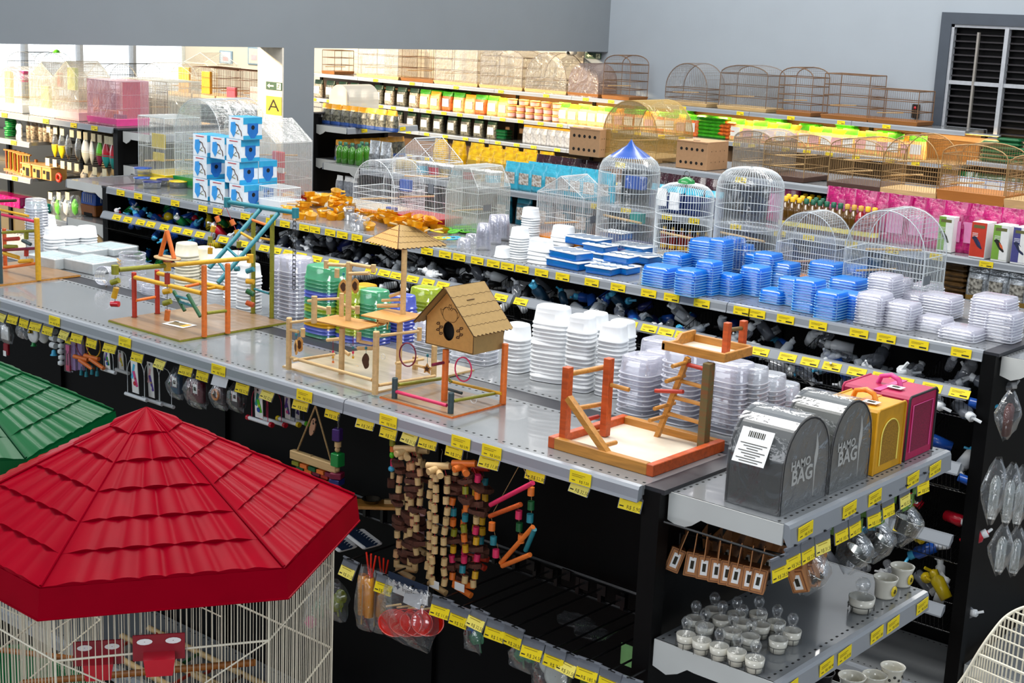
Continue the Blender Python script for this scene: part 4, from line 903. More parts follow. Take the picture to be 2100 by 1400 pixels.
mixed('toy of only pale natural beads in three strings', 905, 935, 1200, 2.72, 3, .06, 11, 0, [PINE], tag_=True)
mixed('bark toy with bright coloured beads, right of the pale strings', 958, 930, 1205, 2.74, 4, .085, 17, .42, [YELW, PNKW, ORGW, TEAW, OLIW, PINE], ORGW, tag_=True)
mixed('coloured bark toy partly behind the first coloured one', 985, 940, 1150, 2.86, 2, .045, 23, .5, [YELW, REDW, TEAW, ORGW], REDW)
# triangle of coloured rods
Y = 2.72; a = PY(1068, 948, Y); t = thing('triangle_toy', 'zigzag of pink, red and orange rods linked by coloured beads', 'bird toy', a, 0)
def tr(u0, v0, u1, v1, m, r=.0065, y=Y): part('rod', MB().tube(PY(u0, v0, y) - a, PY(u1, v1, y - .03) - a, r, m, 10), t)
tr(1006, 1035, 1093, 990, PNKW); tr(1005, 1058, 1068, 1034, ORW); tr(1027, 1154, 1093, 1080, ORGW); tr(1030, 1160, 1087, 1137, ORGW); tr(1078, 1128, 1096, 1085, TEAW)
part('string', MB().tube((0, 0, 0), PY(1010, 1052, Y) - a, .0012, ROPE, 3).tube((0, 0, 0), PY(1090, 992, Y) - a, .0012, ROPE, 3).tube(PY(1007, 1058, Y) - a, PY(1028, 1154, Y) - a, .001, ROPE, 3).tube(PY(1090, 992, Y) - a, PY(1090, 1082, Y) - a, .001, ROPE, 3).tube(PY(1062, 1036, Y) - a, PY(1068, 1112, Y) - a, .001, ROPE, 3), t)
for u, v, m in ((1009, 1079, ORGW), (1012, 1108, TEAW), (1017, 1134, PNKW), (1089, 1007, ORGW), (1089, 1036, GRNW), (1087, 1062, TEAW), (1064, 1055, PNKW), (1065, 1080, GRNW), (1069, 1104, ORGW)):
    p = PY(u, v, Y - .015) - a; part('bead', MB().tube(p - V(0, 0, .011), p + V(0, 0, .011), .009, m, 10), t)
# lower hooks
def header(mb, w_, h, z):
    mb.box((0, -.002, z), (w_, .002, h), PAPER); mb.box((0, -.0032, z + h * .35), (w_, .0006, h * .34), mat('print_navy', '1c2f4a', .5))
    for k in range(7): mb.box((-w_ / 2 + w_ * (k + .5) / 7, -.0034, z + h * .12), (w_ / 12, .0006, h * .2), mat('print_navy', '1c2f4a', .5), ry(.5))
    mb.prism([(-.017, 0), (-.004, .004), (.0, .009), (.001, .003), (.008, .001), (.001, -.003), (-.004, -.009), (-.006, -.003)], -.0036, -.003, mat('print_navy', '1c2f4a', .5), TM((-.035, 0, z - h * .12)))
    mb.text('InjetFour', h * .32, TM((.012, -.0034, z - h * .15), FRONT), INK)
t = hang('bagged_bath', 'red oval plastic baths in a clear bag with a white header card', 'bird bath', 838, 1195, 2.62)
mb = MB(); header(mb, .15, .055, -.015); part('header_card', mb, t); part('bag', wrapbag(.18, .175, .09, BAG, .9), t)
for k in range(4):
    mb = MB().lathe([(.002, -.018), (.026, -.018), (.036, .01), (.039, .012), (.037, .01), (.026, -.015), (.002, -.015)], TRED, 24, sx=1.2, sy=1)
    part('bath', mb, t, loc=(-.035 + .026 * k, -.012 + .016 * k, -.122 + .004 * k), rot=(PI / 2 - .2, 0, .6))
    part('perch_clip', MB().tube((-.03, 0, 0), (.03, 0, 0), .003, PINE, 6), t, loc=(-.035 + .026 * k, -.02 + .016 * k, -.07), rot=(0, -.4, 0))
for k, (u, y, lb) in enumerate(((752, 2.62, 'long amber plastic tubes in a pointed clear bag'), (778, 2.7, 'second bag of amber tubes, behind the pointed one'))):
    t = hang('bagged_tubes', lb, 'bagged tubes', u, 1160 + 8 * k, y)
    part('bag', wrapbag(.07, .19, .04, BAG, .5), t)
    for q in range(2): part('tube', MB().lathe([(.001, -.15), (.013, -.148), (.015, -.04), (.012, -.03)], TORG, 14, (-.014 + .026 * q, 0, 0)), t)
    part('stick', MB().tube((0, -.016, -.17), (.003, -.016, -.05), .002, PLY, 5), t)
    for q in range(3): part('red_strip', MB().box((-.006 + .012 * q, .01, .0), (.004, .003, .07), TRED, ry(.2 * (q - 1))), t)
t = hang('bagged_scoop', 'blue scoop and green scoop in a small clear bag', 'scoop', 972, 1268, 2.7)
def scoop(m, s_=1): return MB().lathe([(.001, -.012), (.014, -.012), (.02, .012), (.021, .012)], m, 18).path([(.021 * math.cos(k * PI / 9), .021 * math.sin(k * PI / 9), .012) for k in range(18)], .0012, m, 4, True).box((0, .035, .011), (.006, .03, .002), m)
part('bag', wrapbag(.06, .095, .03), t); part('scoop', scoop(TBLUE), t, 'blue scoop', loc=(-.013, 0, -.02), rot=(-PI / 2 + .2, 0, .3)); part('scoop', scoop(TGRN), t, 'green scoop', loc=(.008, 0, -.055), rot=(-PI / 2 + .2, 0, -.2))
t = hang('bagged_scoop', 'two green scoops in a clear bag, left of the milky lids', 'scoop', 1072, 1312, 2.7)
part('bag', wrapbag(.085, .085, .03), t); part('scoop', scoop(TGRN), t, loc=(-.006, 0, -.045), rot=(-PI / 2 + .2, 0, .1)); part('scoop', scoop(TGRN), t, loc=(.02, .012, -.042), rot=(-PI / 2 + .2, 0, .2))
t = hang('lid_bag', 'milky round lids in a clear bag at the bottom of the photo', 'bagged lids', 1135, 1345, 2.68)
MILK = mat('milky_plastic', 'c3c8c2', .35, 0, .03, 10)
part('bag', wrapbag(.12, .12, .04, BAG, .8), t)
for dx, dz, r in ((-.018, -.03, .028), (.014, -.05, .034)): part('lid', MB().lathe([(.001, .002), (r * .86, .002), (r, .006), (r, -.004)], MILK, 24, rot=rx(PI / 2)), t, loc=(dx, -dx * .3, dz))
for u, v, lb in ((1160, 1275, 'crumpled empty clear bag lying on the lower hooks'), (1195, 1300, 'second crumpled clear bag on the lower hooks, nearer the corner post')):
    t = thing('clear_bag', lb, 'bag', PY(u, v, 2.85), (PI / 2 - .25, 0, .2)); part('film', wrapbag(.09, .1, .03, BAG, .6), t)
t = hang('carded_toy', 'light green carded item at the end of the lower hooks, by the corner post', 'bird toy', 1290, 1330, 2.9); part('card', MB().box((0, 0, -.02), (.05, .002, .06), mat('pale_green_card', '9ad88a', .5)), t)
t = hang('carded_toy', 'dark green printed bag under the last lower tags', 'bag', 1225, 1375, 2.74); part('bag', MB().box((0, 0, -.03), (.09, .02, .07), mat('leafy_print', '6f8a2a', .5, 0, .3, 60)), t)
for u, v, y, m, lb in ((688, 1235, 2.72, TYG, 'lime green scoops in a glittery bag beside the red roofed cage'), (650, 1250, 2.76, TGRN, 'dull green bagged toy seen through the corner of the wire cage'), (640, 1185, 2.8, FILMG, 'silvery crumpled bag seen through the cage wires')):
    t = hang('bagged_scoop', lb, 'bagged goods', u, v - 45, y); part('bag', wrapbag(.09, .12, .05, BAG, .5), t); part('scoop', scoop(m), t, loc=(.0, 0, -.08), rot=(-PI / 2 + .3, 0, .4)); part('scoop', scoop(m), t, loc=(.005, .01, -.055), rot=(-PI / 2, 0, .1))
t = hang('pink_ball_toy', 'hot pink ball in a clear bag seen through the cage wires', 'bird toy', 638, 1240, 2.7); part('bag', wrapbag(.06, .1, .03), t); part('ball', MB().lathe([(.001, .02), (.014, .014), (.02, 0), (.014, -.014), (.001, -.02)], PNKP, 16, (0, 0, -.055)), t)
for k in range(2):
    t = thing('printed_pouch', ['navy and white printed pouch lying across the lower hooks', 'second navy and white pouch on the lower hooks, nearer the cage'][k], 'pouch', PY(745 - 50 * k, 1105 + 6 * k, 2.86), (.05, .1, -.2))
    mb = MB().box((0, 0, 0), (.11, .07, .012), PAPER, bev=.005).box((0, -.012, .0065), (.125, .03, .001), mat('print_navy', '1c2f4a', .5))
    for q in range(9): mb.box((-.056 + .014 * q, .008, .0065), (.008, .016, .001), mat('print_navy', '1c2f4a', .5), rz(.6))
    part('pouch', mb, t)
# ================================================================ STACKED TUBS AND TRAYS
def tub(m, w_, d_, h, e=.5, rim=.003, taper=.86, n=28, rm=None):
    """upside-down tub: flat floor on top, rim at the bottom"""
    mb = MB(); a, b = w_ / 2, d_ / 2; s_ = b / a
    if rm: mb.lathe([(a, .0), (a + rim * 1.4, 0), (a + rim * 1.4, .0028), (a, .0028)], rm, n, sy=s_, e=e)
    mb.lathe([(a * 1.0 + rim, 0), (a + rim, .004), (a, .005), (a * (taper + .04), h * .86), (a * taper, h * .97), (a * (taper - .07), h), (.001, h)], m, n, sy=s_, e=e)
    if m in (WHITE, CREAMP): mb.lathe([(a * .62, h + .0004), (a * .60, h + .0004)], PAPER, n, sy=s_, e=e)
    return mb.mesh('tub')
def stack(name, cat, me, x, y, z, n, pitch, where, adj, rot=0, group='', sc=None, jit=.0015, part_names=None):
    for k in range(n):
        o = bpy.data.objects.new(name, me); COL.objects.link(o)
        o.location = (x + U(-jit, jit), y + U(-jit, jit), z + k * pitch); o.rotation_euler = (0, 0, rot + U(-.02, .02))
        if sc: o.scale = (sc, sc, sc)
        up = n - 1 - k
        lb = '%s, %s from top of %s' % (adj, ORD[up], where) if up else '%s, topmost of %s' % (adj, where)
        tag(o, lb, cat, group)
WT = tub(WHITE, .115, .075, .055, .62); WTR = tub(WHITE, .078, .078, .048, .7); WTS = tub(WHITE, .08, .07, .05, .6); CT = tub(CREAMP, .085, .08, .05, .7)
CLT = tub(CLRV, .105, .105, .05, .55, taper=.92, rm=RIMC); CLS = tub(CLR, .085, .085, .042, .62, taper=.92, rm=RIMC)
def at_stack(u, v, z): return P(u, v, z)
g = 'stacked plastic tubs behind the perch stands'
Z = 1.6015
def st1(me, u, v, vt, pitch, h, where, adj, rot=0, dy=.035, name='tub', cat='tub', gg=g):
    b = P(u, v, Z); b.y += dy; n = max(1, int(round((zat(b, vt + 4) - Z - h) / pitch)) + 1)
    stack(name, cat, me, b.x, b.y, Z, n, pitch, where, adj, rot, gg)
st1(WTR, 1043, 762, 657, .0125, .048, 'the short round stack just right of the birdhouse', 'white round tub')
st1(WT, 1112, 782, 620, .0125, .055, 'the tallest white stack', 'white oblong tub', .25)
st1(WTS, 1172, 802, 646, .0125, .05, 'the white stack right of the tallest', 'white rounded tub', .2)
st1(WTS, 1236, 812, 655, .0125, .05, 'the white stack nearest the clear tubs', 'white rounded tub', .15)
st1(WTS, 1195, 765, 638, .0125, .05, 'the white stack in the rear of two', 'white rounded tub', .15, .05)
st1(WTS, 1250, 775, 649, .0125, .05, 'the rear white stack next to the clear tubs', 'white rounded tub', .1, .05)
st1(CLT, 1290, 848, 722, .014, .05, 'the violet clear stack above the amber stand', 'clear tub', 0, .05)
st1(CLT, 1322, 800, 690, .014, .05, 'the clear stack just behind the amber stand', 'clear tub', 0, .07)
st1(CLT, 1378, 868, 700, .014, .05, 'the clear stack behind the side ladder', 'clear tub', 0, .05)
st1(CLT, 1470, 888, 740, .014, .05, 'the clear stack behind the mossy post', 'clear tub', 0, .06)
st1(CLT, 1340, 835, 715, .014, .05, 'the clear stack left of the side ladder', 'clear tub', 0, .04)
st1(CLT, 1425, 850, 705, .014, .05, 'the rear clear stack behind the upper tray', 'clear tub', 0, .06)
st1(CLT, 1500, 860, 750, .014, .05, 'the clear stack just right of the upper tray', 'clear tub', 0, .06)
st1(CLS, 1520, 885, 745, .0125, .042, 'the ribbed clear stack right of the mossy post', 'clear tub', .1, .03)
st1(CLS, 1558, 870, 760, .0125, .042, 'the ribbed clear stack nearest the grey bags', 'clear tub', .1, .03)
st1(CLS, 1590, 862, 780, .0125, .042, 'the lowest ribbed clear stack, by the grey bags', 'clear tub', .1, .03)
st1(CLS, 975, 745, 690, .0125, .042, 'the low clear stack behind the birdhouse', 'clear tub', .1, .03)
st1(CLS, 935, 740, 700, .0125, .042, 'the low clear stack right under the birdhouse', 'clear tub', .1, .05)
st1(CLT, 870, 720, 640, .014, .05, 'the clear stack left of the birdhouse', 'clear tub', .0, .04)
# behind the pale stand: tinted tubs
TW = .125
for u, v, vt, m, where, adj, w_ in ((645, 690, 545, TGRN, 'the wide green stack behind the pale stand', 'tinted tub', .13), (700, 700, 590, TYG, 'the smoky lime stack behind the pale stand', 'tinted tub', .1), (742, 705, 592, TGRN, 'the bright green stack under the shelter roof', 'tinted tub', .1), (727, 660, 585, TAMB, 'the amber stack between the green ones', 'tinted tub', .08), (800, 700, 600, TNAV, 'the deep blue stack left of the birdhouse', 'tinted tub', .09), (850, 690, 585, TYG, 'the lime stack behind the shelter post', 'tinted tub', .1), (880, 675, 600, TGRN, 'the green stack touching the birdhouse', 'tinted tub', .08)):
    b = P(u, v, Z); b.y += .05; n = max(2, int(round((zat(b, vt) - Z - .045) / .012)) + 1); cols = [m, m, TNAV, m, TYG, m, TAMB, TNAV] if 'wide' in where else [m, m, m, m, m, TNAV, m]
    for k in range(n):
        mm = cols[(n - 1 - k) // 2 % len(cols)]
        key = ('tt', mm.name, w_)
        if key not in MC: MC[key] = tub(mm, w_, w_ * .9, .045, .6, taper=.9)
        up = n - 1 - k
        solo('tub', None, '%s, %s' % (adj, ('%s from top of ' % ORD[up] if up else 'topmost of ') + where), 'tub', (b.x, b.y, Z + k * .012), 0, g, me=MC[key])
# left part of the rear shelf
st1(WTR, 128, 512, 458, .0125, .048, 'the middle white stack at the far end', 'white round tub')
st1(WTR, 164, 510, 460, .0125, .048, 'the right white stack at the far end', 'white round tub')
st1(WTR, 97, 520, 464, .0125, .048, 'the left white stack at the far end', 'white round tub')
st1(WTR, 82, 480, 434, .0125, .048, 'the tall rear white stack beside the yellow post', 'white round tub')
st1(CLS, 62, 490, 404, .0125, .042, 'the clear stack behind the leftmost perch stand', 'clear tub')
st1(CT, 362, 585, 496, .0125, .05, 'the cream stack behind the swing', 'cream tub', 0, .05)
st1(CT, 398, 580, 499, .0125, .05, 'the second cream stack, right of the swing', 'cream tub', 0, .05)
st1(WTR, 434, 600, 506, .0125, .048, 'the white stack behind the teal ladder', 'white round tub')
st1(WTR, 468, 612, 512, .0125, .048, 'the white stack framed by the teal ladder', 'white round tub')
st1(WTR, 495, 632, 536, .0125, .048, 'the white stack left of the olive posts', 'white round tub')
st1(CLT, 560, 645, 520, .014, .05, 'the big clear stack behind the olive posts', 'clear tub', 0, .07)
st1(CLT, 585, 655, 518, .014, .05, 'the clear stack under the black chain', 'clear tub', 0, .05)
# flat wrapped white boxes and clear fixtures
def wrapped_box(lb, u, v, w_, d_, h, rot=0, up=0, dy=0):
    b = P(u, v, Z); t = thing('wrapped_box', lb, 'box', (b.x, b.y + dy, Z + up), rot, 'flat wrapped boxes on the nearest shelf')
    mb = MB().box((0, 0, h / 2), (w_, d_, h), mat('pale_grey_box', 'cfd6d8', .4), bev=.003)
    for k in range(5): mb.box((-w_ * .4 + w_ * .2 * k, 0, h + .0005), (w_ * .14, d_ * .8, .001), mat('pale_blue_print', 'b4cdd2', .5))
    part('box', mb, t); part('film', MB().box((0, 0, h / 2), (w_ + .008, d_ + .008, h + .006), FILM, bev=.004), t)
wrapped_box('flat wrapped box beside the yellow post', 112, 545, .17, .13, .045, .1)
wrapped_box('front flat wrapped box, nearest the clear fixtures', 190, 553, .19, .15, .045, .1)
wrapped_box('flat wrapped box lying on the front one', 205, 520, .17, .14, .03, .15, .0, .06)
wrapped_box('flat wrapped box at the rear beside the white stacks', 150, 525, .16, .14, .03, .1, .0, .05)
def fixture(lb, u, v, r, h, n=1, m=CLRV, tilt=0, slats=0):
    b = P(u, v, Z); t = thing('clear_basket', lb, 'plastic basket', (b.x, b.y, Z + (r if tilt else 0)), (tilt, 0, .3))
    mb = MB()
    for k in range(5): mb.path([(r * math.cos(q * PI / 9), r * math.sin(q * PI / 9), h * k / 4) for q in range(18)], .0022, m, 4, True)
    mb.lathe([(r * .97, 0), (r, h)], CLR, 18)
    part('basket', mb, t)
    for k in range(slats): part('slat', MB().tube((-r * 1.1, -r * .4, h * .2 + .013 * k), (-r * .3, -r * 1.1, h * .2 + .013 * k), .0035, PINE, 6), t)
fixture('clear round plastic basket standing behind the swing', 272, 560, .052, .08, slats=4); fixture('clear ribbed plastic basket lying on its side in front of the standing one', 230, 585, .035, .06, tilt=PI / 2 - .2, slats=1)
fixture('clear plastic basket in the tangle under the yellow rods', 290, 590, .045, .03)
fixture('low clear plastic basket between red posts', 318, 600, .05, .025)
# ---------------- second row, white tubs
g = 'stacked white tubs on the second row'
for u, v, vt, me, w_, where, adj, p_ in ((1078, 500, 420, WTR, 0, 'the tallest stack near the orange based cage', 'white round tub', .0115), (1055, 530, 460, WTR, 0, 'the front stack near the orange based cage', 'white round tub', .0115), (1024, 528, 500, WTR, 0, 'the small white stack at the shelf edge', 'white round tub', .0115), (1145, 510, 464, WT, .1, 'the rear oblong stack by the orange based cage', 'white oblong tub', .018), (1099, 540, 491, WT, .1, 'the front oblong stack beside the blue boxes', 'white oblong tub', .018)):
    st1(me, u, v, vt, p_, .05, where, adj, w_, .03, gg=g)
g2 = 'stacked clear cups on the second row'
CUP = MB().lathe([(.032, 0), (.034, .003), (.028, .05), (.02, .052), (.001, .052)], CLRV, 16).mesh('cup')
for u, v, vt, where in ((962, 502, 475, 'the low cup stack by the lime hoops'), (985, 512, 455, 'the cup stack in front, right of the lime hoops'), (1008, 500, 438, 'the tall cup stack left of the white tubs'), (1025, 492, 436, 'the rear cup stack left of the white tubs'), (945, 512, 492, 'the lowest cup stack at the edge')):
    st1(CUP, u, v, vt, .008, .05, where, 'clear cup', 0, .02, 'cup', 'cup', g2)
# ---------------- blue organisers with white lids
def organiser(w_, d_, h, pat):
    def f():
        t = thing('organiser_box', '', 'plastic box', group='blue boxes with white lids')
        part('box', MB().box((0, 0, h * .45), (w_, d_, h * .9), TBLUE, taper=1.0, bev=.006).box((0, 0, .004), (w_ * .96, d_ * .96, .006), mat('blue_core', '1f6fc4', .3)), t)
        part('lid', MB().box((0, 0, h * .94), (w_ + .006, d_ + .006, .006), WHITE, bev=.002), t)
        mb = MB()
        for k in range(4):
            x = -w_ * .36 + w_ * .24 * k
            if pat: mb.box((x, 0, h * .94 + .0035), (.03, .03, .001), mat('lid_window', '2a5a86', .3), rz(PI / 4) @ Matrix.Diagonal((1, .7, 1)))
            else: mb.box((x, 0, h * .94 + .0035), (.018, d_ * .8, .001), mat('lid_window', '2a5a86', .3), rz(-.5))
        part('lid_window', mb, t); return t
    return proto(f)
oa, ob = organiser(.19, .12, .035, 0), organiser(.13, .1, .032, 1)
for f, u, v, up, rot, lb in ((oa, 1170, 547, 0, -.05, 'blue box with slotted white lid, lowest beside the white tubs'), (oa, 1166, 545, .037, -.1, 'blue box with slotted white lid resting on the lowest one'), (oa, 1205, 520, .045, 0, 'blue box with slotted white lid, rear of the pile by the dome cage'), (oa, 1212, 528, 0, .1, 'blue box under the rear slotted one'), (ob, 1262, 500, .03, .0, 'small blue box tucked before the dome cage'), (ob, 1222, 550, 0, -.1, 'blue box whose white lid has diamond windows, front of the pile'), (ob, 1230, 530, .035, -.05, 'blue box with diamond windows, on top of its pile'), (ob, 1275, 558, 0, .0, 'lowest blue box right before the blue trays'), (ob, 1273, 552, .034, .05, 'blue box on the last one before the blue trays'), (oa, 1298, 525, .02, .02, 'blue box with ribbed white lid before the green topped cage'), (ob, 1238, 560, .0, .1, 'front blue box peeking over the shelf edge'), (oa, 1310, 535, 0, 0, 'blue box below the ribbed one, beside the trays')):
    p = P(u, v, 1.6015); f(lb, (p.x, p.y, 1.6015 + up), rot)
# ---------------- blue and clear trays
def tray(m, w_, d_, h=.03, rm=None): return MB().lathe([(w_ / 2 * 1.0, .003), (w_ / 2 * .95, h), (w_ / 2 * .9, h + .001), (.001, h + .001)], m, 24, sy=d_ / w_, e=.3).lathe([(w_ / 2, .001), (w_ / 2 * 1.05, .001), (w_ / 2 * 1.05, .0036), (w_ / 2, .0036)], rm, 24, sy=d_ / w_, e=.3).mesh('tray')
TB = [tray(TBLUE, a, b, .02, RIMB) for a, b in ((.13, .12), (.1, .1), (.085, .085))]; TC = [tray(CLRV, a, b, .02, RIMC) for a, b in ((.14, .13), (.11, .11), (.09, .09))]
tb = ((1340, 588, 546, 0), (1375, 560, 520, 1), (1402, 607, 553, 1), (1432, 560, 492, 0), (1440, 604, 535, 2), (1465, 570, 490, 2), (1482, 605, 562, 2), (1510, 560, 503, 2), (1490, 560, 485, 2), (1535, 605, 545, 1), (1560, 585, 518, 1), (1578, 622, 595, 1), (1597, 590, 540, 1), (1540, 570, 521, 2), (1645, 640, 570, 1), (1680, 600, 536, 0), (1740, 600, 545, 0), (1690, 655, 597, 1), (1730, 652, 600, 1), (1610, 625, 570, 2), (1725, 620, 568, 0))
tcn = ((1800, 640, 562, 1), (1778, 665, 600, 1), (1830, 630, 570, 2), (1838, 673, 618, 1), (1890, 615, 580, 1), (1860, 640, 600, 1), (1915, 650, 604, 0), (1905, 680, 650, 1), (1960, 697, 668, 0), (2020, 690, 608, 0), (2045, 700, 640, 1))
for lst, tr_, adj, what, gg in ((tb, TB, 'blue tray', 'blue stack', 'stacked blue trays'), (tcn, TC, 'colourless tray', 'clear stack', 'stacked colourless trays')):
    lst = sorted(lst, key=lambda q: q[0])
    for i, (u, v, vt, s_) in enumerate(lst):
        b = P(u, v, 1.6015); b.y += (.055, .045, .038)[s_]; b.y = min(b.y, 5.70)
        n = max(2, int(round((zat(b, vt) - 1.6215) / .0105)) + 1)
        stack('tray', 'tray', tr_[s_], b.x, b.y, 1.6015, n, .0105, 'the %s %s from the far end' % (ORD[i], what), adj, 0, gg)
# ================================================================ END OF THE NEAREST ROW
ZE = 1.5915
def arch_bag(lb, y0, y1, x0, x1, h, m, arch, wrap, grp='carrier bags on the end shelf'):
    t = thing('carrier_bag', lb, 'pet carrier bag', ((x0 + x1) / 2, (y0 + y1) / 2, ZE), 0, grp)
    w_ = (y1 - y0) / 2; n = 14
    if arch: pl = [(-w_, 0)] + [(-w_ * math.cos(PI * k / n), h * .42 + h * .58 * math.sin(PI * k / n) ** .9) for k in range(n + 1)] + [(w_, 0)]
    else: pl = [(-w_, 0), (-w_ * .98, h * .96), (-w_ * .9, h), (w_ * .9, h), (w_ * .98, h * .96), (w_, 0)]
    T = TM((0, 0, 0), Matrix(((0, 1, 0), (1, 0, 0), (0, 0, 1)))); L_ = (x1 - x0) / 2
    part('body', MB().prism(pl[::-1], -L_, L_, m, T), t)
    edge = mat('bag_piping', '1c1c1e', .6)
    for xx in (L_ + .001, -L_): part('piping', MB().path([(xx, y, z) for y, z in pl], .0035, edge if arch or ('pink' in lb and xx > 0) else m, 5), t)
    if wrap: part('wrap', MB().prism([(a * 1.05, b * 1.04) for a, b in pl][::-1], -L_ * 1.04, L_ * 1.05, FILM, T), t)
    return t, L_, w_, h
GRB = mat('grey_nylon', '3c3e3e', .4, 0, .1, 14, coat=.2); GRB2 = mat('olive_grey_nylon', '35372f', .4, 0, .1, 14, coat=.2)
LOGO = mat('logo_silver', 'b4b4b0', .5)
FX = rz(PI / 2) @ FRONT
for i, (y0, y1, x0, lb, m) in enumerate(((2.81, 3.02, -1.69, 'dark grey arched carrier bag in film with a barcode sheet on it', GRB), (3.035, 3.235, -1.68, 'second dark grey arched carrier bag, between the front one and the yellow one', GRB2))):
    t, L_, w_, h = arch_bag(lb, y0, y1, x0, -1.548, .212, m, True, True)
    X = L_ + .004; mb = MB()
    mb.text('HAMO', .030, TM((X, -.028, .108), FX), LOGO, bold=.03).text('BAG', .05, TM((X, -.018, .078), FX), LOGO, bold=.03)
    mb.prism([(0, .0), (.008, .03), (.006, .055), (-.004, .085), (-.004, .05), (-.008, .025), (.0, -.07)], 0, .001, LOGO, TM((X, .042, .085), rz(PI / 2)))
    part('logo', mb, t)
    if i == 0:
        mb = MB().box((0, 0, 0), (.085, .001, .085), PAPER)
        for k in range(8): mb.box((0, -.001, .005 - .006 * k), (.07 - .02 * (k % 3), .0004, .0016), INK)
        for k in range(9): mb.box((-.02 + .005 * k, -.001, .028), (.002 + .001 * (k % 2), .0004, .014), INK)
        part('barcode_sheet', mb, t, loc=(-.01, -w_ * .99, .145), rot=(-.5, 0, 0))
for lb, y0, y1, x0, m, sm, h in (('yellow mesh carrier bag with an arched window and orange handle', 3.25, 3.405, -1.69, mat('yellow_nylon', 'd69a0c', .5, 0, .1, 20), ORGP, .168), ('hot pink mesh carrier bag at the far end of the end shelf', 3.425, 3.59, -1.73, mat('pink_nylon', 'b3164e', .5, 0, .08, 20), PNKP, .172)):
    t, L_, w_, h = arch_bag(lb, y0, y1, x0, -1.54, h, m, False, False)
    part('handle', MB().path([(-.035, 0, h), (-.028, 0, h + .02), (0, 0, h + .028), (.022, 0, h + .02), (.03, 0, h)], .007, sm, 6).box((0, 0, h + .001), (.02, w_ * 1.9, .002), sm), t)
    part('paper_tag', MB().box((.03, -w_ * .35, h + .006), (.04, .03, .001), PAPER).box((.03, -w_ * .35, h + .007), (.02, .012, .001), INK), t)
    wm = mat('window_mesh_' + ('y' if 'yellow' in lb else 'p'), 'a87a10' if 'yellow' in lb else '8c0c3c', .6, 0, .25, 300)
    n = 12; pl = [(-w_ * .62, .02)] + [(-w_ * .62 * math.cos(PI * k / n), h * .55 + h * .25 * math.sin(PI * k / n)) for k in range(n + 1)] + [(w_ * .62, .02)] if 'yellow' in lb else [(-w_ * .7, .02), (-w_ * .7, h * .85), (w_ * .7, h * .85), (w_ * .7, .02)]
    part('window', MB().add([(L_ + .001, y, z) for y, z in pl], [tuple(range(len(pl)))], wm).path([(L_ + .002, y, z) for y, z in pl], .002, YELP if 'yellow' in lb else sm, 4), t)
# hooks with tags under the end shelf
EPT = [(1589, 1140), (1617, 1118), (1647, 1104), (1678, 1088), (1716, 1066), (1744, 1052), (1783, 1034), (1813, 1016), (1847, 996), (1884, 970)]
for i, (u, v) in enumerate(EPT):
    p = PX(u, v, -1.505); h = thing('display_hook', 'price tagged hook under the end shelf of carrier bags, %s of 10 from the front' % ORD[i], 'display hook', p, PI / 2, 'hooks under the end shelf')
    part('rod', MB().tube((0, 0, 0), (0, .30, 0), .0028, BLK, 6), h); part('tip', None, h, me=HKT); part('price_tag', None, h, loc=(0, -.014, -.026), rot=(-.15, 0, .05 * (i % 3 - 1)), me=TG[(i * 3 + 1) % 10])
solo('hook_rail', MB().tube((-1.80, 2.8, 1.50), (-1.80, 3.58, 1.50), .006, BLK, 6), 'short black rail under the end shelf that carries its hooks', 'rail')
# hanging kraft boxes
a0_, a1_ = PY(1395, 1092, 2.86), PY(1610, 1138, 2.86)
solo('display_hook', MB().path([a0_, a1_], .003, BLK, 6).path([a0_ + V(0, 0, 0), a0_ + V(0, 0, -.03)], .003, BLK, 5), 'long bare wire hook carrying the kraft boxes under the end shelf', 'display hook')
def kbox():
    t = thing('kraft_box', '', 'box', group='kraft boxes hanging under the end shelf')
    mb = MB().box((0, .035, -.052), (.026, .085, .042), CARD, bev=.001).box((0, .0, -.017), (.0015, .05, .045), CARD)
    mb.box((0, -.0078, -.052), (.022, .001, .038), CARDD).box((0, -.0084, -.052), (.019, .001, .035), CARD)
    part('box', mb, t); part('barcode_label', MB().box((0, -.0095, -.052), (.012, .001, .026), PAPER).box((0, -.0102, -.052), (.006, .0005, .014), INK), t)
    part('side_window', MB().lathe([(.001, 0), (.013, 0)], CARDD, 14, (.0137, .03, -.05), rot=ry(PI / 2)), t); return t
kb = proto(kbox)
for k in range(8):
    u = 1407 + k * 23; p = PY(u, 1097 + k * 5.4, 2.86)
    kb('small kraft box with barcode, %s of eight on the wire hook' % ORD[k], p + V(0, 0, .008), (-.25 + U(-.04, .04), U(-.06, .06) + (.3 if k == 0 else .08), .5 + U(-.08, .08)), sc=1.4)
for k in range(4): kb('kraft box hanging in the dim second row behind the eight, %s from left' % ORD[k], PY(1450 + 42 * k, 1080 + 10 * k, 3.0), (.3, 0, .2), sc=1.2)
for k, (u, v) in enumerate(((1618, 1128), (1640, 1118))): kb(['large kraft box with a dark oval window, left of the steel bowls', 'large kraft box with a dark oval window, nearest the steel bowls'][k], PY(u, v, 2.93 + .05 * k), (.3, -.3, .3), sc=1.6)
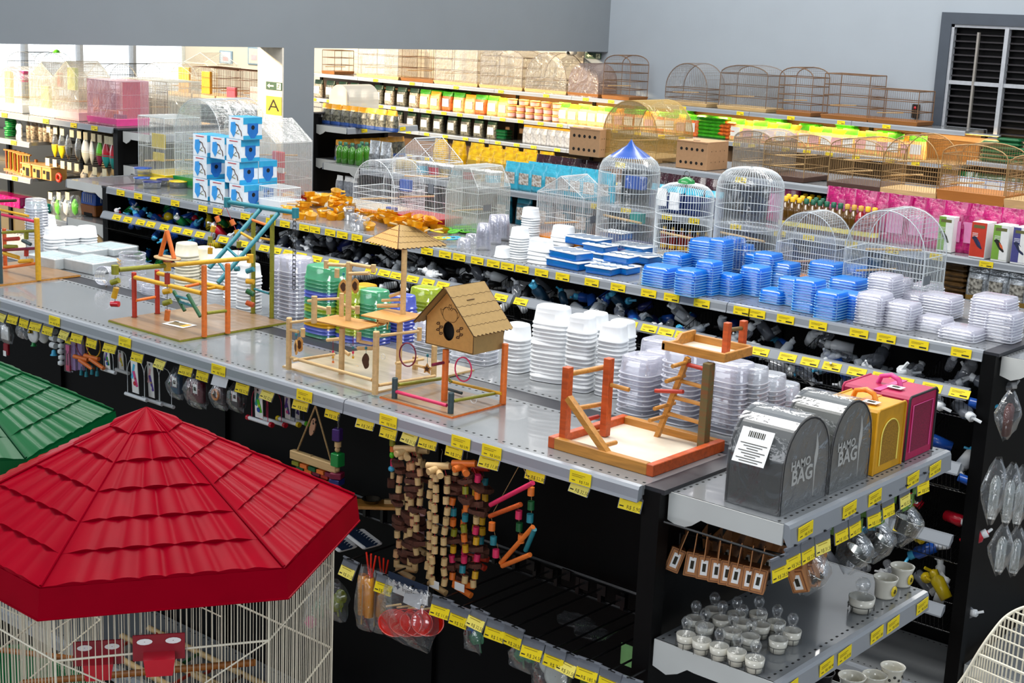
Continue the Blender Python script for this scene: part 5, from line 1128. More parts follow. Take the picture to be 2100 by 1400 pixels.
# steel bowls in clear bags with green cards
GCARD = mat('green_card', '6b9a3a', .5, 0, .25, 40, col2='2a3a1c')
for i, (u, v, r, hh, lb) in enumerate(((1668, 1120, .022, .02, 'smallest steel bowl in a clear bag, nearest the kraft boxes'), (1757, 1082, .034, .022, 'round steel bowl tilted in a clear bag under a green card'), (1804, 1062, .024, .03, 'small straight steel cup in a clear bag between two bowls'), (1862, 1030, .036, .036, 'deep steel bowl in a clear bag, last in the row'))):
    y = PX(u, v, -1.56).y; t = thing('bagged_bowl', lb, 'steel bowl', PX(u, v, -1.56), PI / 2, 'bagged steel bowls')
    part('green_card', MB().box((0, 0, -.0), (.06, .002, .04), GCARD).path([(.01 * math.cos(k) + .01, -.002, .01 * math.sin(k) - .004) for k in range(7)], .001, PAPER, 4, True), t)
    part('bag', wrapbag(.085, .10, .07, BAG, .7), t, loc=(0, 0, -.015))
    part('bowl', MB().lathe([(.001, 0), (r * .85, 0), (r, hh), (r + .004, hh + .001), (r + .004, hh + .003), (r * .97, hh + .003), (r * .8, .003), (.001, .003)], STEEL, 24), t, loc=(0, 0, -.085), rot=(.5 if i != 3 else .2, .2, 0))
for i, (u, v) in enumerate(((1700, 1085), (1730, 1068), (1770, 1050), (1830, 1022), (1880, 1002), (1660, 1110))):
    t = thing('carded_toy', 'green carded cup holder, %s among the tags under the end shelf' % ORD[i], 'cup holder', PX(u, v, -1.58), PI / 2, 'green carded goods'); part('card', MB().box((0, 0, -.012), (.05, .002, .055), GCARD), t); part('clip', MB().path([(.012 * math.cos(k), -.004, -.03 + .012 * math.sin(k)) for k in range(7)], .0018, PAPER, 4, True).lathe([(.001, 0), (.011, 0), (.012, .012)], HOLE, 12, (-.01, -.006, -.02), rot=rx(PI / 2)), t)
# ceramic cups
def ccup():
    t = thing('ceramic_cup', '', 'cup', group='small ceramic cups on the middle end shelf')
    part('cup', MB().lathe([(.001, .001), (.015, .001), (.0165, .012), (.018, .016), (.0195, .034), (.0175, .034), (.015, .01), (.001, .008)], CER, 20), t)
    mb = MB().path([(.0195 * math.cos(k * PI / 8), .0195 * math.sin(k * PI / 8), .016) for k in range(16)], .0008, DSTEEL, 4, True)
    for k in range(5): mb.tube((.0195 * math.cos(k * 1.25), .0195 * math.sin(k * 1.25), .001), (.0195 * math.cos(k * 1.25), .0195 * math.sin(k * 1.25), .016), .0008, DSTEEL, 4)
    part('wire_holder', mb, t)
    part('bag', MB().lathe([(.0195, .036), (.012, .041), (.0065, .046), (.0105, .058), (.0115, .066), (.007, .076), (.001, .078)], BAG, 14), t); return t
cc = proto(ccup)
cps = sorted([(1405, 1326), (1437, 1338), (1473, 1350), (1509, 1362), (1546, 1376), (1443, 1308), (1500, 1318), (1537, 1330), (1594, 1336), (1622, 1318), (1558, 1306), (1478, 1292), (1424, 1292), (1508, 1283), (1553, 1282), (1590, 1300), (1462, 1274), (1520, 1300)], key=lambda q: q[0])
for i, (u, v) in enumerate(cps): cc('small wrapped ceramic cup in a wire holder, %s of 18 from the left' % ORD[i], P(u, v, 1.2215), U(0, 6), sc=(1.2, 1.2, 1))
cc('wide flat wrapped ceramic dish in a wire holder beside two mugs', P(1765, 1252, 1.2215), 2, sc=(1.75, 1.75, 1.15))
def mug(m, lb, u, v, z, r, h, logo=0, dots=0, pm=None):
    p = P(u, v, z + .0015); t = thing('ceramic_mug', lb, 'mug', p, 0, 'mugs on the end shelves')
    part('cup', MB().lathe([(.001, 0), (r * .78, 0), (r * .8, .004), (r * .84, h * .7), (r * .95, h * .88), (r, h), (r * .93, h), (r * .78, h * .7), (r * .72, .006), (.001, .005)], m, 28), t)
    if logo:
        a = -.15; mb = MB(); T = Matrix.Rotation(a, 3, 'Z'); c = T @ V(r * .86, 0, h * .42)
        mb.lathe([(.001, .0018), (.012, .0014), (.0125, 0)], YELPL, 20, c, rot=T @ ry(PI / 2), sx=1.2)
        for dz, w_ in ((.004, .005), (0, .010), (-.004, .008)): mb.box(c + T @ V(.0022, .001, dz), (.001, w_, .0026), BLK, T @ rx(.2))
        part('round_sticker', mb, t)
    if dots:
        mb = MB()
        for k in range(14):
            a = k * 2 * PI / 14; zz = h * (.35 if k % 2 else .55); mb.lathe([(.001, .001), (.004, .0008), (.0042, 0)], BLK, 10, (r * .86 * math.cos(a), r * .86 * math.sin(a), zz), rot=rz(a) @ ry(PI / 2))
        part('paw_print', mb, t)
    return t
mug(CER, 'cream ceramic mug with a yellow round sticker, beside the flat dish', 1813, 1222, 1.22, .033, .054, logo=1)
mug(CER, 'second cream mug with a yellow round sticker, at the shelf end', 1847, 1198, 1.22, .033, .054, logo=1)
mug(mat('black_ceramic', '1c1a1c', .2), 'black ceramic bowl on the lowest end shelf', 1680, 1405, .86, .042, .045, dots=0)
mug(CER, 'white mug with black paw prints on the lowest end shelf', 1828, 1398, .86, .036, .05, dots=1)
mug(CER, 'pale bowl on the lowest end shelf, right of the black one', 1745, 1412, .86, .04, .04); mug(CER, 'pale bowl on the lowest end shelf, nearest the paw print mug', 1792, 1406, .86, .036, .035)
# ================================================================ FOREGROUND AVIARY CAGES WITH TILED ROOFS
def tiled_roof(mb, R, h, fas, m, n=6, rows=6, tiles=9):
    """hexagonal pyramid roof with overlapping barrel tiles and a plain fascia"""
    ve = [V(R * math.cos(2 * PI * k / n), R * math.sin(2 * PI * k / n), 0) for k in range(n)]; ap = V(0, 0, h)
    for k in range(n):
        A, B = ve[k], ve[(k + 1) % n]; mid = (A + B) / 2; nrm = (B - A).cross(ap - A).normalized(); Lr = (A - B).length
        for r in range(rows):
            t0, t1 = r / rows, (r + 1) / rows; nn = 64; lo, hi = [], []
            for i in range(nn + 1):
                s_ = i / nn
                a = A.lerp(ap, t0).lerp(B.lerp(ap, t0), s_); b = A.lerp(ap, t1).lerp(B.lerp(ap, t1), s_)
                xa = (a - mid).dot((B - A).normalized()) / Lr * tiles + (.5 if r % 2 else 0); xb = (b - mid).dot((B - A).normalized()) / Lr * tiles + (.5 if r % 2 else 0)
                ed = min(1, 8 * min(s_, 1 - s_) + .0)
                wv = lambda x: abs(math.sin(x * PI)) ** .6
                lo.append(a + nrm * (.0075 * wv(xa) * ed + .0035 * ed)); hi.append(b + nrm * (.003 * wv(xb) * ed))
            mb.add(lo + hi, [(i, i + 1, nn + 2 + i, nn + 1 + i) for i in range(nn)], m, True)
            if r: 
                base = [A.lerp(ap, t0).lerp(B.lerp(ap, t0), i / nn) for i in range(nn + 1)]
                mb.add(base + lo, [(i, i + 1, nn + 2 + i, nn + 1 + i) for i in range(nn)], m)
            else:
                dn = [A.lerp(B, i / nn) * 1.0 - V(0, 0, .012) + (lo[i] - A.lerp(B, i / nn)) * .8 for i in range(nn + 1)]
                mb.add(dn + lo, [(i, i + 1, nn + 2 + i, nn + 1 + i) for i in range(nn)], m, True)
        mb.tube(A + V(0, 0, .004), ap, .0035, m, 6, r2=.002)
        d = V(0, 0, -fas); o = 1.012
        mb.add([A * o, B * o, B * 1.03 + d, A * 1.03 + d, A * 1.02 + d - V(0, 0, .004), B * 1.02 + d - V(0, 0, .004)], [(0, 3, 2, 1), (3, 4, 5, 2)], m)
        mb.tube(A * 1.03 + d, B * 1.03 + d, .0025, m, 5)
    return mb
def hexcage(lb, c, zb, R, hr, fas, rm, rot, wire, full=True):
    t = thing('aviary_cage', lb, 'bird cage', (c.x, c.y, 0), rot, 'tall hexagonal aviary cages in the aisle')
    part('roof', tiled_roof(MB(), R, hr, fas, rm), t, 'tiled plastic roof', loc=(0, 0, zb + fas))
    Rc = R * .90; ve = [V(Rc * math.cos(PI / 3 * k), Rc * math.sin(PI / 3 * k), 0) for k in range(6)]
    for k in range(6):
        A, B = ve[k], ve[(k + 1) % 6]; mb = MB(); nw = int((B - A).length / .0135)
        for i in range(1, nw):
            p = A.lerp(B, i / nw); mb.tube(p + V(0, 0, .55), p + V(0, 0, zb + .02), .0011, wire, 4)
        for z in (zb - .008, zb - .12, zb - .34, zb - .6): mb.tube(A + V(0, 0, z), B + V(0, 0, z), .0026, wire, 6)
        if k in (0, 3): mb.tube(A + V(0, 0, zb - .12), B + V(0, 0, zb - .4), .002, wire, 5).tube(B + V(0, 0, zb - .12), A + V(0, 0, zb - .4), .002, wire, 5)
        part('wire_panel', mb, t); part('corner_wire', MB().tube(A + V(0, 0, .55), A + V(0, 0, zb + .02), .0026, wire, 6), t)
    part('base_tray', MB().lathe([(Rc * 1.02, .5), (Rc * 1.05, .56), (Rc, .56), (Rc, .52), (.001, .52)], rm, 6), t)
    for k in range(6): part('leg', MB().tube(ve[k] * .95, ve[k] * .95 + V(0, 0, .52), .008, wire, 8), t)
    return t, ve
zE = 1.42; HA, HB, HC = P(80, 1270, zE), P(575, 1230, zE), P(712, 1062, zE)
sd = ((HB - HA).length + (HC - HB).length) / 2; d = (HB - HA).normalized(); cen = (HA + HB) / 2 + Matrix.Rotation(PI / 2, 3, 'Z') @ d * sd * math.sqrt(3) / 2
Rr = sd / 1.03; fas = zat(HA, 1208) - zE; hA = zat(cen, 836) - zE - fas
ang = math.atan2((HA - cen).y, (HA - cen).x)
HX, ve = hexcage('tall cream wire aviary cage with a bright red tiled roof', cen, zE, Rr, hA, fas, REDR, ang, CWIRE)
inv = Matrix.Rotation(-ang, 3, 'Z'); base = V(cen.x, cen.y, 0)
def loc_in(p): return inv @ (p - base)
part('perch', MB().tube(loc_in(PY(45, 1400, cen.y - .12)), loc_in(PY(522, 1358, cen.y + .1)), .0085, mat('brown_perch', '9a5c1e', .5, 0, .15, 40, kind='wood'), 10), HX)
part('perch', MB().tube(loc_in(PY(0, 1332, cen.y + .1)), loc_in(PY(150, 1350, cen.y + .2)), .0085, mat('brown_perch', '9a5c1e', .5), 10), HX)
for u in (202, 326):
    c_ = PY(u, 1338 - (u > 250) * 12, cen.y - .22); mb = MB().box((0, 0, 0), (.11, .004, .06), REDD, bev=.001)
    for dx in (-.03, .03): mb.lathe([(.001, 0), (.012, 0)], PAPER, 12, (dx, -.004, .015), rot=rx(PI / 2), sx=1.4, sy=.6)
    mb.box((0, -.02, -.03), (.055, .04, .04), REDP, taper=1.2)
    part('feeder', mb, HX, 'dark red plastic feeder', loc=loc_in(c_), rot=(0, 0, .95 - ang))
c2 = P(224, 882, 1.40)
gc = c2 - (HC - cen)
gap_, _ = hexcage('tall cream wire aviary cage with a dark green tiled roof', gc, 1.40, Rr, hA, fas, GRNR, ang, CWIRE)
# pale arched cage cut by the lower right corner
wcp = P(2035, 1300, 1.55)
t = thing('bird_cage', 'large cream wire cage with a curved top at the lower right corner', 'bird cage', (0, 0, 0), 0)
pa_, pb_, pc_ = P(1955, 1425, 1.45), P(2050, 1262, 1.6), P(2140, 1225, 1.62)
mb = MB(); ax = V(.75, -.35, 0).normalized()
arcs = []
prof = [(1952, 1420, 1.42), (1978, 1385, 1.46), (2005, 1340, 1.51), (2032, 1300, 1.55), (2062, 1265, 1.58), (2100, 1245, 1.60), (2150, 1238, 1.60)]
pp = [P(u, v, z) for u, v, z in prof]
dep = V(.62, -.10, -.02)
def cr(pts, n):
    out = []
    for i in range(len(pts) - 1):
        p0, p1, p2, p3 = pts[max(i - 1, 0)], pts[i], pts[i + 1], pts[min(i + 2, len(pts) - 1)]
        for k in range(n):
            s_ = k / n; out.append(.5 * ((2 * p1) + (-p0 + p2) * s_ + (2 * p0 - 5 * p1 + 4 * p2 - p3) * s_ ** 2 + (-p0 + 3 * p1 - 3 * p2 + p3) * s_ ** 3))
    return out + [pts[-1]]
sm_ = cr(pp, 8)
mb.path([p for p in sm_], .0032, CWIRE, 6).path([p + dep * .5 for p in sm_], .0028, CWIRE, 6).path([p + dep for p in sm_], .0028, CWIRE, 6)
for k in range(0, len(sm_), 4): mb.tube(sm_[k], sm_[k] + dep, .003 if k % 16 == 0 else .0018, CWIRE, 5)
for k in range(0, len(sm_) - 1, 2): mb.tube(sm_[k], V(sm_[k].x, sm_[k].y, .6), .0018, CWIRE, 4)
for z in (1.3, 1.0): mb.tube(V(pp[0].x, pp[0].y, z), V(pp[-1].x, pp[-1].y, z), .0028, CWIRE, 5)
part('wire_body', mb, t); ctr = (pp[0] + pp[-1]) / 2 + dep / 2
part('base_tray', MB().box((ctr.x, ctr.y, .55), (.75, .35, .1), WHITE), t)
for sx_ in (-1, 1):
    for sy_ in (-1, 1): part('leg', MB().tube((ctr.x + sx_ * .3, ctr.y + sy_ * .13, 0), (ctr.x + sx_ * .3, ctr.y + sy_ * .13, .52), .012, WHITE, 8), t)
# goods lying on the base shelf, seen through the cage
for i, (u0, v0, u1, v1) in enumerate(((305, 1287, 545, 1405), (250, 1303, 420, 1395))):
    a, b = P(u0, v0, .42), P(u1, v1, .42); d = (b - a).normalized(); q = V(-d.y, d.x, 0) * -.11; L_ = (b - a).length + .25
    t = thing('wooden_ladder', ['long pale wooden ladder lying on the base shelf behind the red roofed cage', 'second pale wooden ladder on the base shelf, nearer the aisle'][i], 'ladder', a, 0, 'wooden ladders on the base shelf')
    for o_ in (V(0, 0, 0), q): part('rail', MB().tube(o_, o_ + d * L_, .011, PINE, 8), t)
    mb = MB()
    for k in range(7): mb.tube(d * (.06 + k * .12), q + d * (.09 + k * .12), .006, [REDW, BURN, GRNW][k % 3], 6)
    part('rungs', mb, t)
# ================================================================ BIRD CAGES ON THE FARTHER ROWS
def Xat(u, y, z):
    lo, hi = -20., 2.
    for _ in range(50):
        m = (lo + hi) / 2
        if proj((m, y, z))[0] < u: lo = m
        else: hi = m
    return (lo + hi) / 2
def Yat(u, x, z):
    lo, hi = 1., 20.
    for _ in range(50):
        m = (lo + hi) / 2
        if proj((x, m, z))[0] < u: lo = m
        else: hi = m
    return (lo + hi) / 2
def profile(shape, w_, h):
    a = w_ / 2
    if shape == 'box': return [(-a, h), (a, h)]
    if shape == 'gable': return [(-a, h * .74), (0, h), (a, h * .74)]
    if shape == 'hood': return [(-a, h * .62), (-a * .55, h), (a * .45, h), (a, h * .7)]
    if shape == 'shallow': return [(-a * math.cos(PI * k / 10), h * .80 + h * .20 * math.sin(PI * k / 10)) for k in range(11)]
    if shape == 'round': return [(-a * 1.0 * math.cos(PI * k / 16), h - a * 1.0 + a * 1.0 * math.sin(PI * k / 16)) for k in range(17)] if a < h * .75 else [(-a * math.cos(PI * k / 16), h * .45 + h * .55 * math.sin(PI * k / 16)) for k in range(17)]
def pz(pf, x):
    for (x0, z0), (x1, z1) in zip(pf, pf[1:]):
        if x0 - 1e-9 <= x <= x1 + 1e-9: return z0 + (z1 - z0) * (x - x0) / max(1e-9, x1 - x0)
    return pf[-1][1]
def wire_cage(lb, x0, x1, y, d, z, h, shape='box', wire=WWIRE, tray=None, th=.04, wrap=None, perches=1, rings=2, sp=.013, r=.0009, thick=.002, group=None, mesh=None, frame=None, extras=()):
    w_ = x1 - x0; t = thing('bird_cage', lb, 'bird cage', ((x0 + x1) / 2, y + d / 2, z), 0, group)
    pf = profile(shape, w_, h); a = w_ / 2; e = d / 2; z0 = th * .6; fr = frame or wire
    mb = MB(); n = max(4, int(w_ / sp)); m = max(3, int(d / sp))
    for i in range(1, n):
        x = -a + w_ * i / n; zt_ = pz(pf, x)
        for yy in (-e, e): mb.tube((x, yy, z0), (x, yy, zt_), r, mesh or wire, 3)
        mb.tube((x, -e, zt_), (x, e, zt_), r, wire, 3)
    for i in range(1, m):
        yy = -e + d * i / m
        for x in (-a, a): mb.tube((x, yy, z0), (x, yy, pz(pf, x)), r, wire, 3)
    part('wire_body', mb, t)
    mb = MB(); edge = pf[0][1]
    for yy in (-e, e):
        mb.path([(x, yy, zz) for x, zz in pf], thick, fr, 4)
        for x in (-a, a): mb.tube((x, yy, z0), (x, yy, pz(pf, x)), thick, fr, 4)
    for (x, zz) in (pf if len(pf) < 6 else (pf[0], pf[len(pf) // 2], pf[-1])): mb.tube((x, -e, zz), (x, e, zz), thick, fr, 4)
    for k in range(1, rings + 1):
        zz = z0 + (edge - z0) * k / rings if rings > 1 or shape != 'box' else z0 + edge / 2
        zz = min(zz, edge); mb.path([(-a, -e, zz), (a, -e, zz), (a, e, zz), (-a, e, zz)], thick * .8, fr, 4, True)
    part('frame', mb, t)
    if tray: part('base_tray', MB().box((0, 0, th / 2), (w_ * 1.02, d * 1.02, th), tray, taper=1.04 if th > .03 else 1, bev=.002), t)
    for k in range(perches):
        zz = h * (.3 + .25 * k); part('perch', MB().tube((-a * .7 + .1 * w_ * k, -e * .9, zz), (-a * .2 + .3 * w_ * k, e * .9, zz), .005, PINE, 6), t)
    for (nm, ex, ey, ez, sx_, sy_, sz_, em) in extras: part(nm, MB().box((ex * w_, ey * d, ez * h), (sx_, sy_, sz_), em, bev=.003), t)
    if wrap:
        pp = [(-a * 1.02, .0)] + [(x * 1.02, zz * 1.015) for x, zz in pf] + [(a * 1.02, .0)]
        part('wrap', MB().prism(pp[::-1], -e * 1.03, e * 1.03, wrap), t)
    return t
def cage_px(lb, u0, u1, y, d, z, vt, shape, **k):
    x0, x1 = Xat(u0, y, z + .05), Xat(u1, y, z + .05); xm_ = (x0 + x1) / 2
    return wire_cage(lb, x0, x1, y, d, z, zat((xm_, y, 0), vt) - z, shape, **k)
g = 'white wire bird cages on the second row'; Z2 = 1.6015
YF = mat('yellow_cage_panel', 'e0c400', .5)
cage_px('white wire cage with bright yellow base and panels, first on the second row', 285, 338, 5.22, .26, Z2, 240, 'box', tray=YELPL, th=.05, wrap=FILM, group=g, extras=[('panel', 0, -.3, .62, .13, .01, .09, YF), ('panel', .0, -.3, .38, .11, .01, .05, YF)])
cage_px('large arched white wire cage with a green base, left of the blue boxes', 360, 452, 5.22, .36, Z2, 203, 'round', tray=GRNP, th=.06, wrap=FILM, group=g, rings=5, perches=2, extras=[('feeder', .42, -.2, .4, .02, .05, .1, TEALP)])
cage_px('gabled white cage with crimson feeders and base, right of the blue boxes', 484, 565, 5.22, .26, Z2, 246, 'gable', tray=REDP, th=.035, wrap=FILMG, group=g, rings=3, perches=2, extras=[('feeder', .3, -.2, .52, .08, .03, .09, mat('crimson_feeder', 'd8304a', .5)), ('feeder', .3, -.2, .3, .08, .03, .06, mat('crimson_feeder', 'd8304a', .5)), ('barcode_card', .45, -.3, .4, .05, .004, .03, PAPER)])
t = wire_cage('small white crate of wire and plastic beside the blue boxes', Xat(532, 5.05, 1.62), Xat(575, 5.05, 1.62), 5.05, .14, Z2, .115, 'box', tray=WHITE, th=.05, wrap=FILM, group=g, perches=0)
cage_px('white wire cage with a nearly circular arched front, behind amber cups', 724, 808, 5.26, .22, Z2, 328, 'round', tray=None, group=g, rings=4, sp=.012, extras=[('feeder', .55, -.2, .62, .07, .03, .06, BLUP), ('feeder', .3, -.3, .15, .06, .03, .05, BLUP), ('orange_bar', -.25, -.3, .09, .12, .02, .02, ORGP)])
cage_px('tall gabled white cage standing on a red tray', 803, 890, 5.28, .2, Z2, 283, 'gable', tray=REDP, th=.045, group=g, rings=4, sp=.011, perches=2, extras=[('card', .42, -.52, .45, .04, .004, .05, mat('grey_card', '6e747c', .6))])
cage_px('hood topped white cage in crinkled film beside the red tray one', 914, 978, 5.32, .24, Z2, 343, 'hood', tray=GRNP, th=.012, wrap=FILMG, group=g, rings=2, extras=[('card', .5, -.2, .4, .004, .06, .03, mat('grey_card', '6e747c', .6))])
cage_px('gabled white cage with an orange base, in front of the blue seed bags', 1099, 1192, 5.38, .2, Z2, 362, 'gable', tray=ORGP, th=.04, wrap=FILM, group=g, rings=2, extras=[('card', .5, .0, .42, .004, .08, .035, mat('grey_card', '6e747c', .6))])
def round_cage(lb, u, ru, y, vt, vshould, cap, capmat, base, wrap=None, extras=(), ring_=False, fl=.5):
    x = Xat(u, y, 1.75); r_ = (Xat(u + ru, y, 1.75) - x); mm = ru * ((-.628 * x + .7461 * y + .2) / FPX); R = mm
    H_ = zat((x, y, 0), vt) - Z2; hs = zat((x, y, 0), vshould) - Z2
    t = thing('bird_cage', lb, 'bird cage', (x, y, Z2), 0, g); n = 64
    mb = MB()
    for i in range(n):
        a = 2 * PI * i / n; ca, sa = math.cos(a), math.sin(a); top = []
        for k in range(8):
            q = k / 7 * PI / 2; rr = R * math.cos(q) ** fl if cap == 'point' else R * (math.cos(q) ** .6)
            top.append((max(rr, .012) * ca, max(rr, .012) * sa, hs + (H_ - hs) * math.sin(q)))
        mb.path([(R * ca, R * sa, .03)] + top, .0011, WWIRE, 3)
    part('wire_body', mb, t)
    mb = MB()
    for k in range(5): mb.path([(R * 1.005 * math.cos(q * PI / 16), R * 1.005 * math.sin(q * PI / 16), .03 + (hs - .03) * k / 4) for q in range(32)], .0018, WWIRE, 4, True)
    part('frame', mb, t)
    if base: part('base_tray', MB().lathe([(.001, 0), (R * .98, 0), (R * 1.06, .035), (R * 1.02, .04), (.001, .03)], base, 32), t)
    if cap == 'point': part('cap', MB().lathe([(R * .72, H_ - .022), (R * .45, H_ + .004), (R * .14, H_ + .032), (.001, H_ + .06)], capmat, 24), t)
    if cap == 'knob': part('cap', MB().lathe([(R * .3, H_ - .004), (R * .28, H_ + .012), (R * .1, H_ + .026), (.001, H_ + .028)], capmat, 24).path([(.014 * math.cos(q * PI / 8), 0, H_ + .04 + .014 * math.sin(q * PI / 8)) for q in range(16)], .0016, DSTEEL, 4, True), t)
    if wrap: part('wrap', MB().lathe([(R * 1.03, .0), (R * 1.03, hs), (R * .9, hs + (H_ - hs) * .6), (R * .35, H_)], wrap, 28), t)
    for (nm, ex, ey, ez, sx_, sy_, sz_, em) in extras: part(nm, MB().box((ex * R, ey * R, ez * H_), (sx_, sy_, sz_), em, bev=.003), t)
    part('perch', MB().tube((-R * .8, -R * .2, H_ * .35), (R * .8, -R * .3, H_ * .33), .006, PINE, 6), t)
    return t
round_cage('tall onion domed wire cage with a blue tip and base, wrapped in film', 1285, 62, 5.52, 312, 352, 'point', BLUP, NAVY, FILM, [('feeder', .5, -.3, .72, .1, .04, .06, BLUP), ('feeder', .3, .2, .35, .06, .05, .05, TEALP)], fl=.75)
round_cage('round white cage with a green cap and hanging ring, holding two price cards', 1401, 59, 5.52, 375, 408, 'knob', GRNP, None, None, [('price_card', -.5, -.7, .82, .05, .003, .08, PAPER), ('price_card', .15, -.9, .80, .05, .003, .08, PAPER)])
round_cage('tall round topped white cage right of the green capped one', 1531, 68, 5.55, 343, 385, 'flat', None, None, FILM)
cage_px('low arched white cage in film behind the blue trays', 1588, 1708, 5.42, .14, Z2, 436, 'round', tray=ORGP, th=.03, wrap=FILM, group=g, rings=3, sp=.011, extras=[('card', .5, -.4, .3, .004, .05, .04, mat('grey_card', '6e747c', .6))])
cage_px('wide arched white cage in film at the near end of the second row', 1727, 1888, 5.38, .2, Z2, 432, 'round', tray=None, wrap=FILM, group=g, rings=3, sp=.014, perches=2, thick=.0024, r=.0012, extras=[('feeder', -.3, .2, .3, .05, .04, .07, mat('dark_teal', '153a52', .4)), ('card', .5, -.3, .3, .004, .06, .035, mat('grey_card', '6e747c', .6))])
# cages of the sunlit row
g = 'cages on the sunlit row'; Z3 = 1.8015; YG = mat('yellow_gloss_panel', 'e0a92a', .4)
PAN = mat('pink_panel', 'd4526a', .5)
cage_px('yellow tinted hamster cage with a white base at the photo edge', -12, 46, 5.86, .3, Z3, 137, 'gable', wrap=FILMG, tray=WHITE, th=.06, wire=CWIRE, group=g, rings=3, extras=[('slide', -.2, -.3, .5, .08, .03, .25, YELP), ('ball', .2, -.2, .8, .06, .04, .08, PNKP)])
cage_px('hamster cage with green and red platforms and a white base', 62, 112, 5.86, .28, Z3, 128, 'gable', wrap=FILMG, tray=WHITE, th=.06, wire=CWIRE, group=g, rings=3, extras=[('slide', -.1, -.3, .35, .1, .03, .16, mat('lime_yellow', 'b8c060', .5)), ('platform', .35, -.2, .7, .04, .03, .1, REDP)])
cage_px('hamster cage with amber tubes and a pink base', 114, 162, 5.86, .26, Z3, 126, 'gable', wrap=FILMG, tray=PNKL, th=.06, wire=CWIRE, group=g, rings=3, extras=[('tube', .3, .3, .3, .08, .06, .18, YG), ('slide', .0, -.3, .7, .1, .03, .16, mat('lime_yellow', 'b8c060', .5))])
cage_px('box shaped hamster cage wrapped in rose pink film on a pink base', 181, 239, 5.86, .26, Z3, 165, 'box', wrap=FILMP, tray=PNKP, th=.05, wire=WWIRE, group=g, rings=3, extras=[('back_panel', 0, .42, .5, .2, .01, .3, PAN), ('wheel', .3, -.2, .15, .09, .05, .06, NAVY), ('nest', 0, -.2, .2, .1, .05, .07, ORGP)])
cage_px('beige wrapped wire cage standing behind the rose pink one', 250, 345, 6.34, .28, Z3, 164, 'box', wrap=FILMG, wire=CWIRE, group=g, rings=2, tray=None)
for lb, u0, u1, vt, sh, wm_ in (('thin grey wire cage with a rounded top in the back line, far left', 18, 80, 106, 'shallow', DSTEEL), ('thin grey arched cage in the back line before the bright windows', 158, 222, 130, 'shallow', DSTEEL), ('grey square topped cage in the back line', 222, 288, 130, 'round', DSTEEL), ('pale arched cage in the back line near the window edge', 292, 352, 128, 'round', CWIRE)):
    cage_px(lb, u0, u1, 6.38, .24, Z3, vt, sh, wire=wm_, group=g, rings=2, sp=.03, perches=0)
xx = Xat(118, 6.45, 1.95); t = thing('bird_cage', 'thin wire dome with a green cap before the bright windows', 'bird cage', (xx, 6.45, Z3), 0, g); Hh = zat((xx, 6.45, 0), 103) - Z3; mb = MB()
for i in range(20): mb.path([(.11 * math.cos(i * PI / 10) * math.cos(q * PI / 12), .11 * math.sin(i * PI / 10) * math.cos(q * PI / 12), Hh - .09 + .08 * math.sin(q * PI / 12)) for q in range(6)], .001, DSTEEL, 3).tube((.11 * math.cos(i * PI / 10), .11 * math.sin(i * PI / 10), 0), (.11 * math.cos(i * PI / 10), .11 * math.sin(i * PI / 10), Hh - .09), .001, DSTEEL, 3)
part('wire_body', mb, t); part('cap', MB().lathe([(.03, Hh - .02), (.02, Hh), (.001, Hh + .008)], LIME, 12), t)
g = 'brown framed cages in the back room'; BRW = mat('brown_frame', '6e4a2c', .5)
for lb, u0, u1, vt, sh, ww, ex in (('yellow and cream wrapped cage with a gabled top left of the pillar', 345, 392, 132, 'gable', CWIRE, [('slide', 0, -.3, .45, .16, .03, .26, YG)]), ('brown framed cage with yellow platforms left of the pillar', 396, 440, 138, 'box', BRW, [('slide', -.1, -.3, .5, .12, .03, .2, YG)]), ('brown framed cage with pink platforms near the pillar', 444, 486, 143, 'box', BRW, [('platform', .0, -.3, .25, .12, .03, .1, PAN)]), ('brown framed cage partly hidden by the pillar', 490, 536, 146, 'box', BRW, [('platform', .0, -.3, .3, .12, .03, .12, PNKL)])):
    cage_px(lb, u0, u1, 8.3, .3, Z3, vt, sh, wire=ww, frame=ww, group=g, rings=3, sp=.02, perches=1, tray=PINE, th=.03, extras=ex)
cage_px('pale cage with a wide pitched roof high in the back line', 378, 445, 8.7, .25, Z3, 108, 'gable', wire=CWIRE, group=g, rings=2, sp=.02, tray=None)
t = cage_px('milky wrapped rounded cage above the yellow topped bags', 676, 716, 8.5, .34, 1.8015, 174, 'round', wire=CWIRE, wrap=clear('milky_dense', 'dcd6c8', .6, .3, .2, .3), sp=.03, group=g)
# third row top
g = 'bronze wire cages on the third row'
def nest_box(lb, u0, u1, us, v0, v1, y):
    z = 1.7815; x0, x1 = Xat(u0, y, z), Xat(u1, y, z); h = zat((x0, y, 0), v0) - z; d = Yat(us, x1, z + h) - y; t = thing('nest_box', lb, 'nest box', ((x0 + x1) / 2, y + d / 2, z), 0, 'cardboard nest boxes'); w_ = x1 - x0
    part('box', MB().box((0, 0, h / 2), (w_, d, h), TANB, bev=.002), t)
    part('lid', MB().box((0, -.004, h + .003), (w_ * 1.0, d * 1.0, .008), TANB).box((0, -d * .3, h + .008), (w_ * .2, .012, .002), HOLE), t)
    mb = MB()
    for j in range(2):
        for k in range(5): mb.lathe([(.001, .0), (w_ * .042, 0)], HOLE, 14, (-w_ * .34 + w_ * .17 * k, -d / 2 - .001, h * (.24 + .5 * j)), rot=rx(PI / 2))
        for k in range(4): mb.lathe([(.001, 0), (w_ * .014, 0)], HOLE, 8, (w_ / 2 + .001, -d * .3 + d * .2 * k, h * (.3 + .4 * j)), rot=ry(PI / 2))
    part('air_holes', mb, t)
nest_box('tan cardboard nest box with two rows of holes, left of the big arched cage', 1166, 1228, 1253, 262, 316, 7.59)
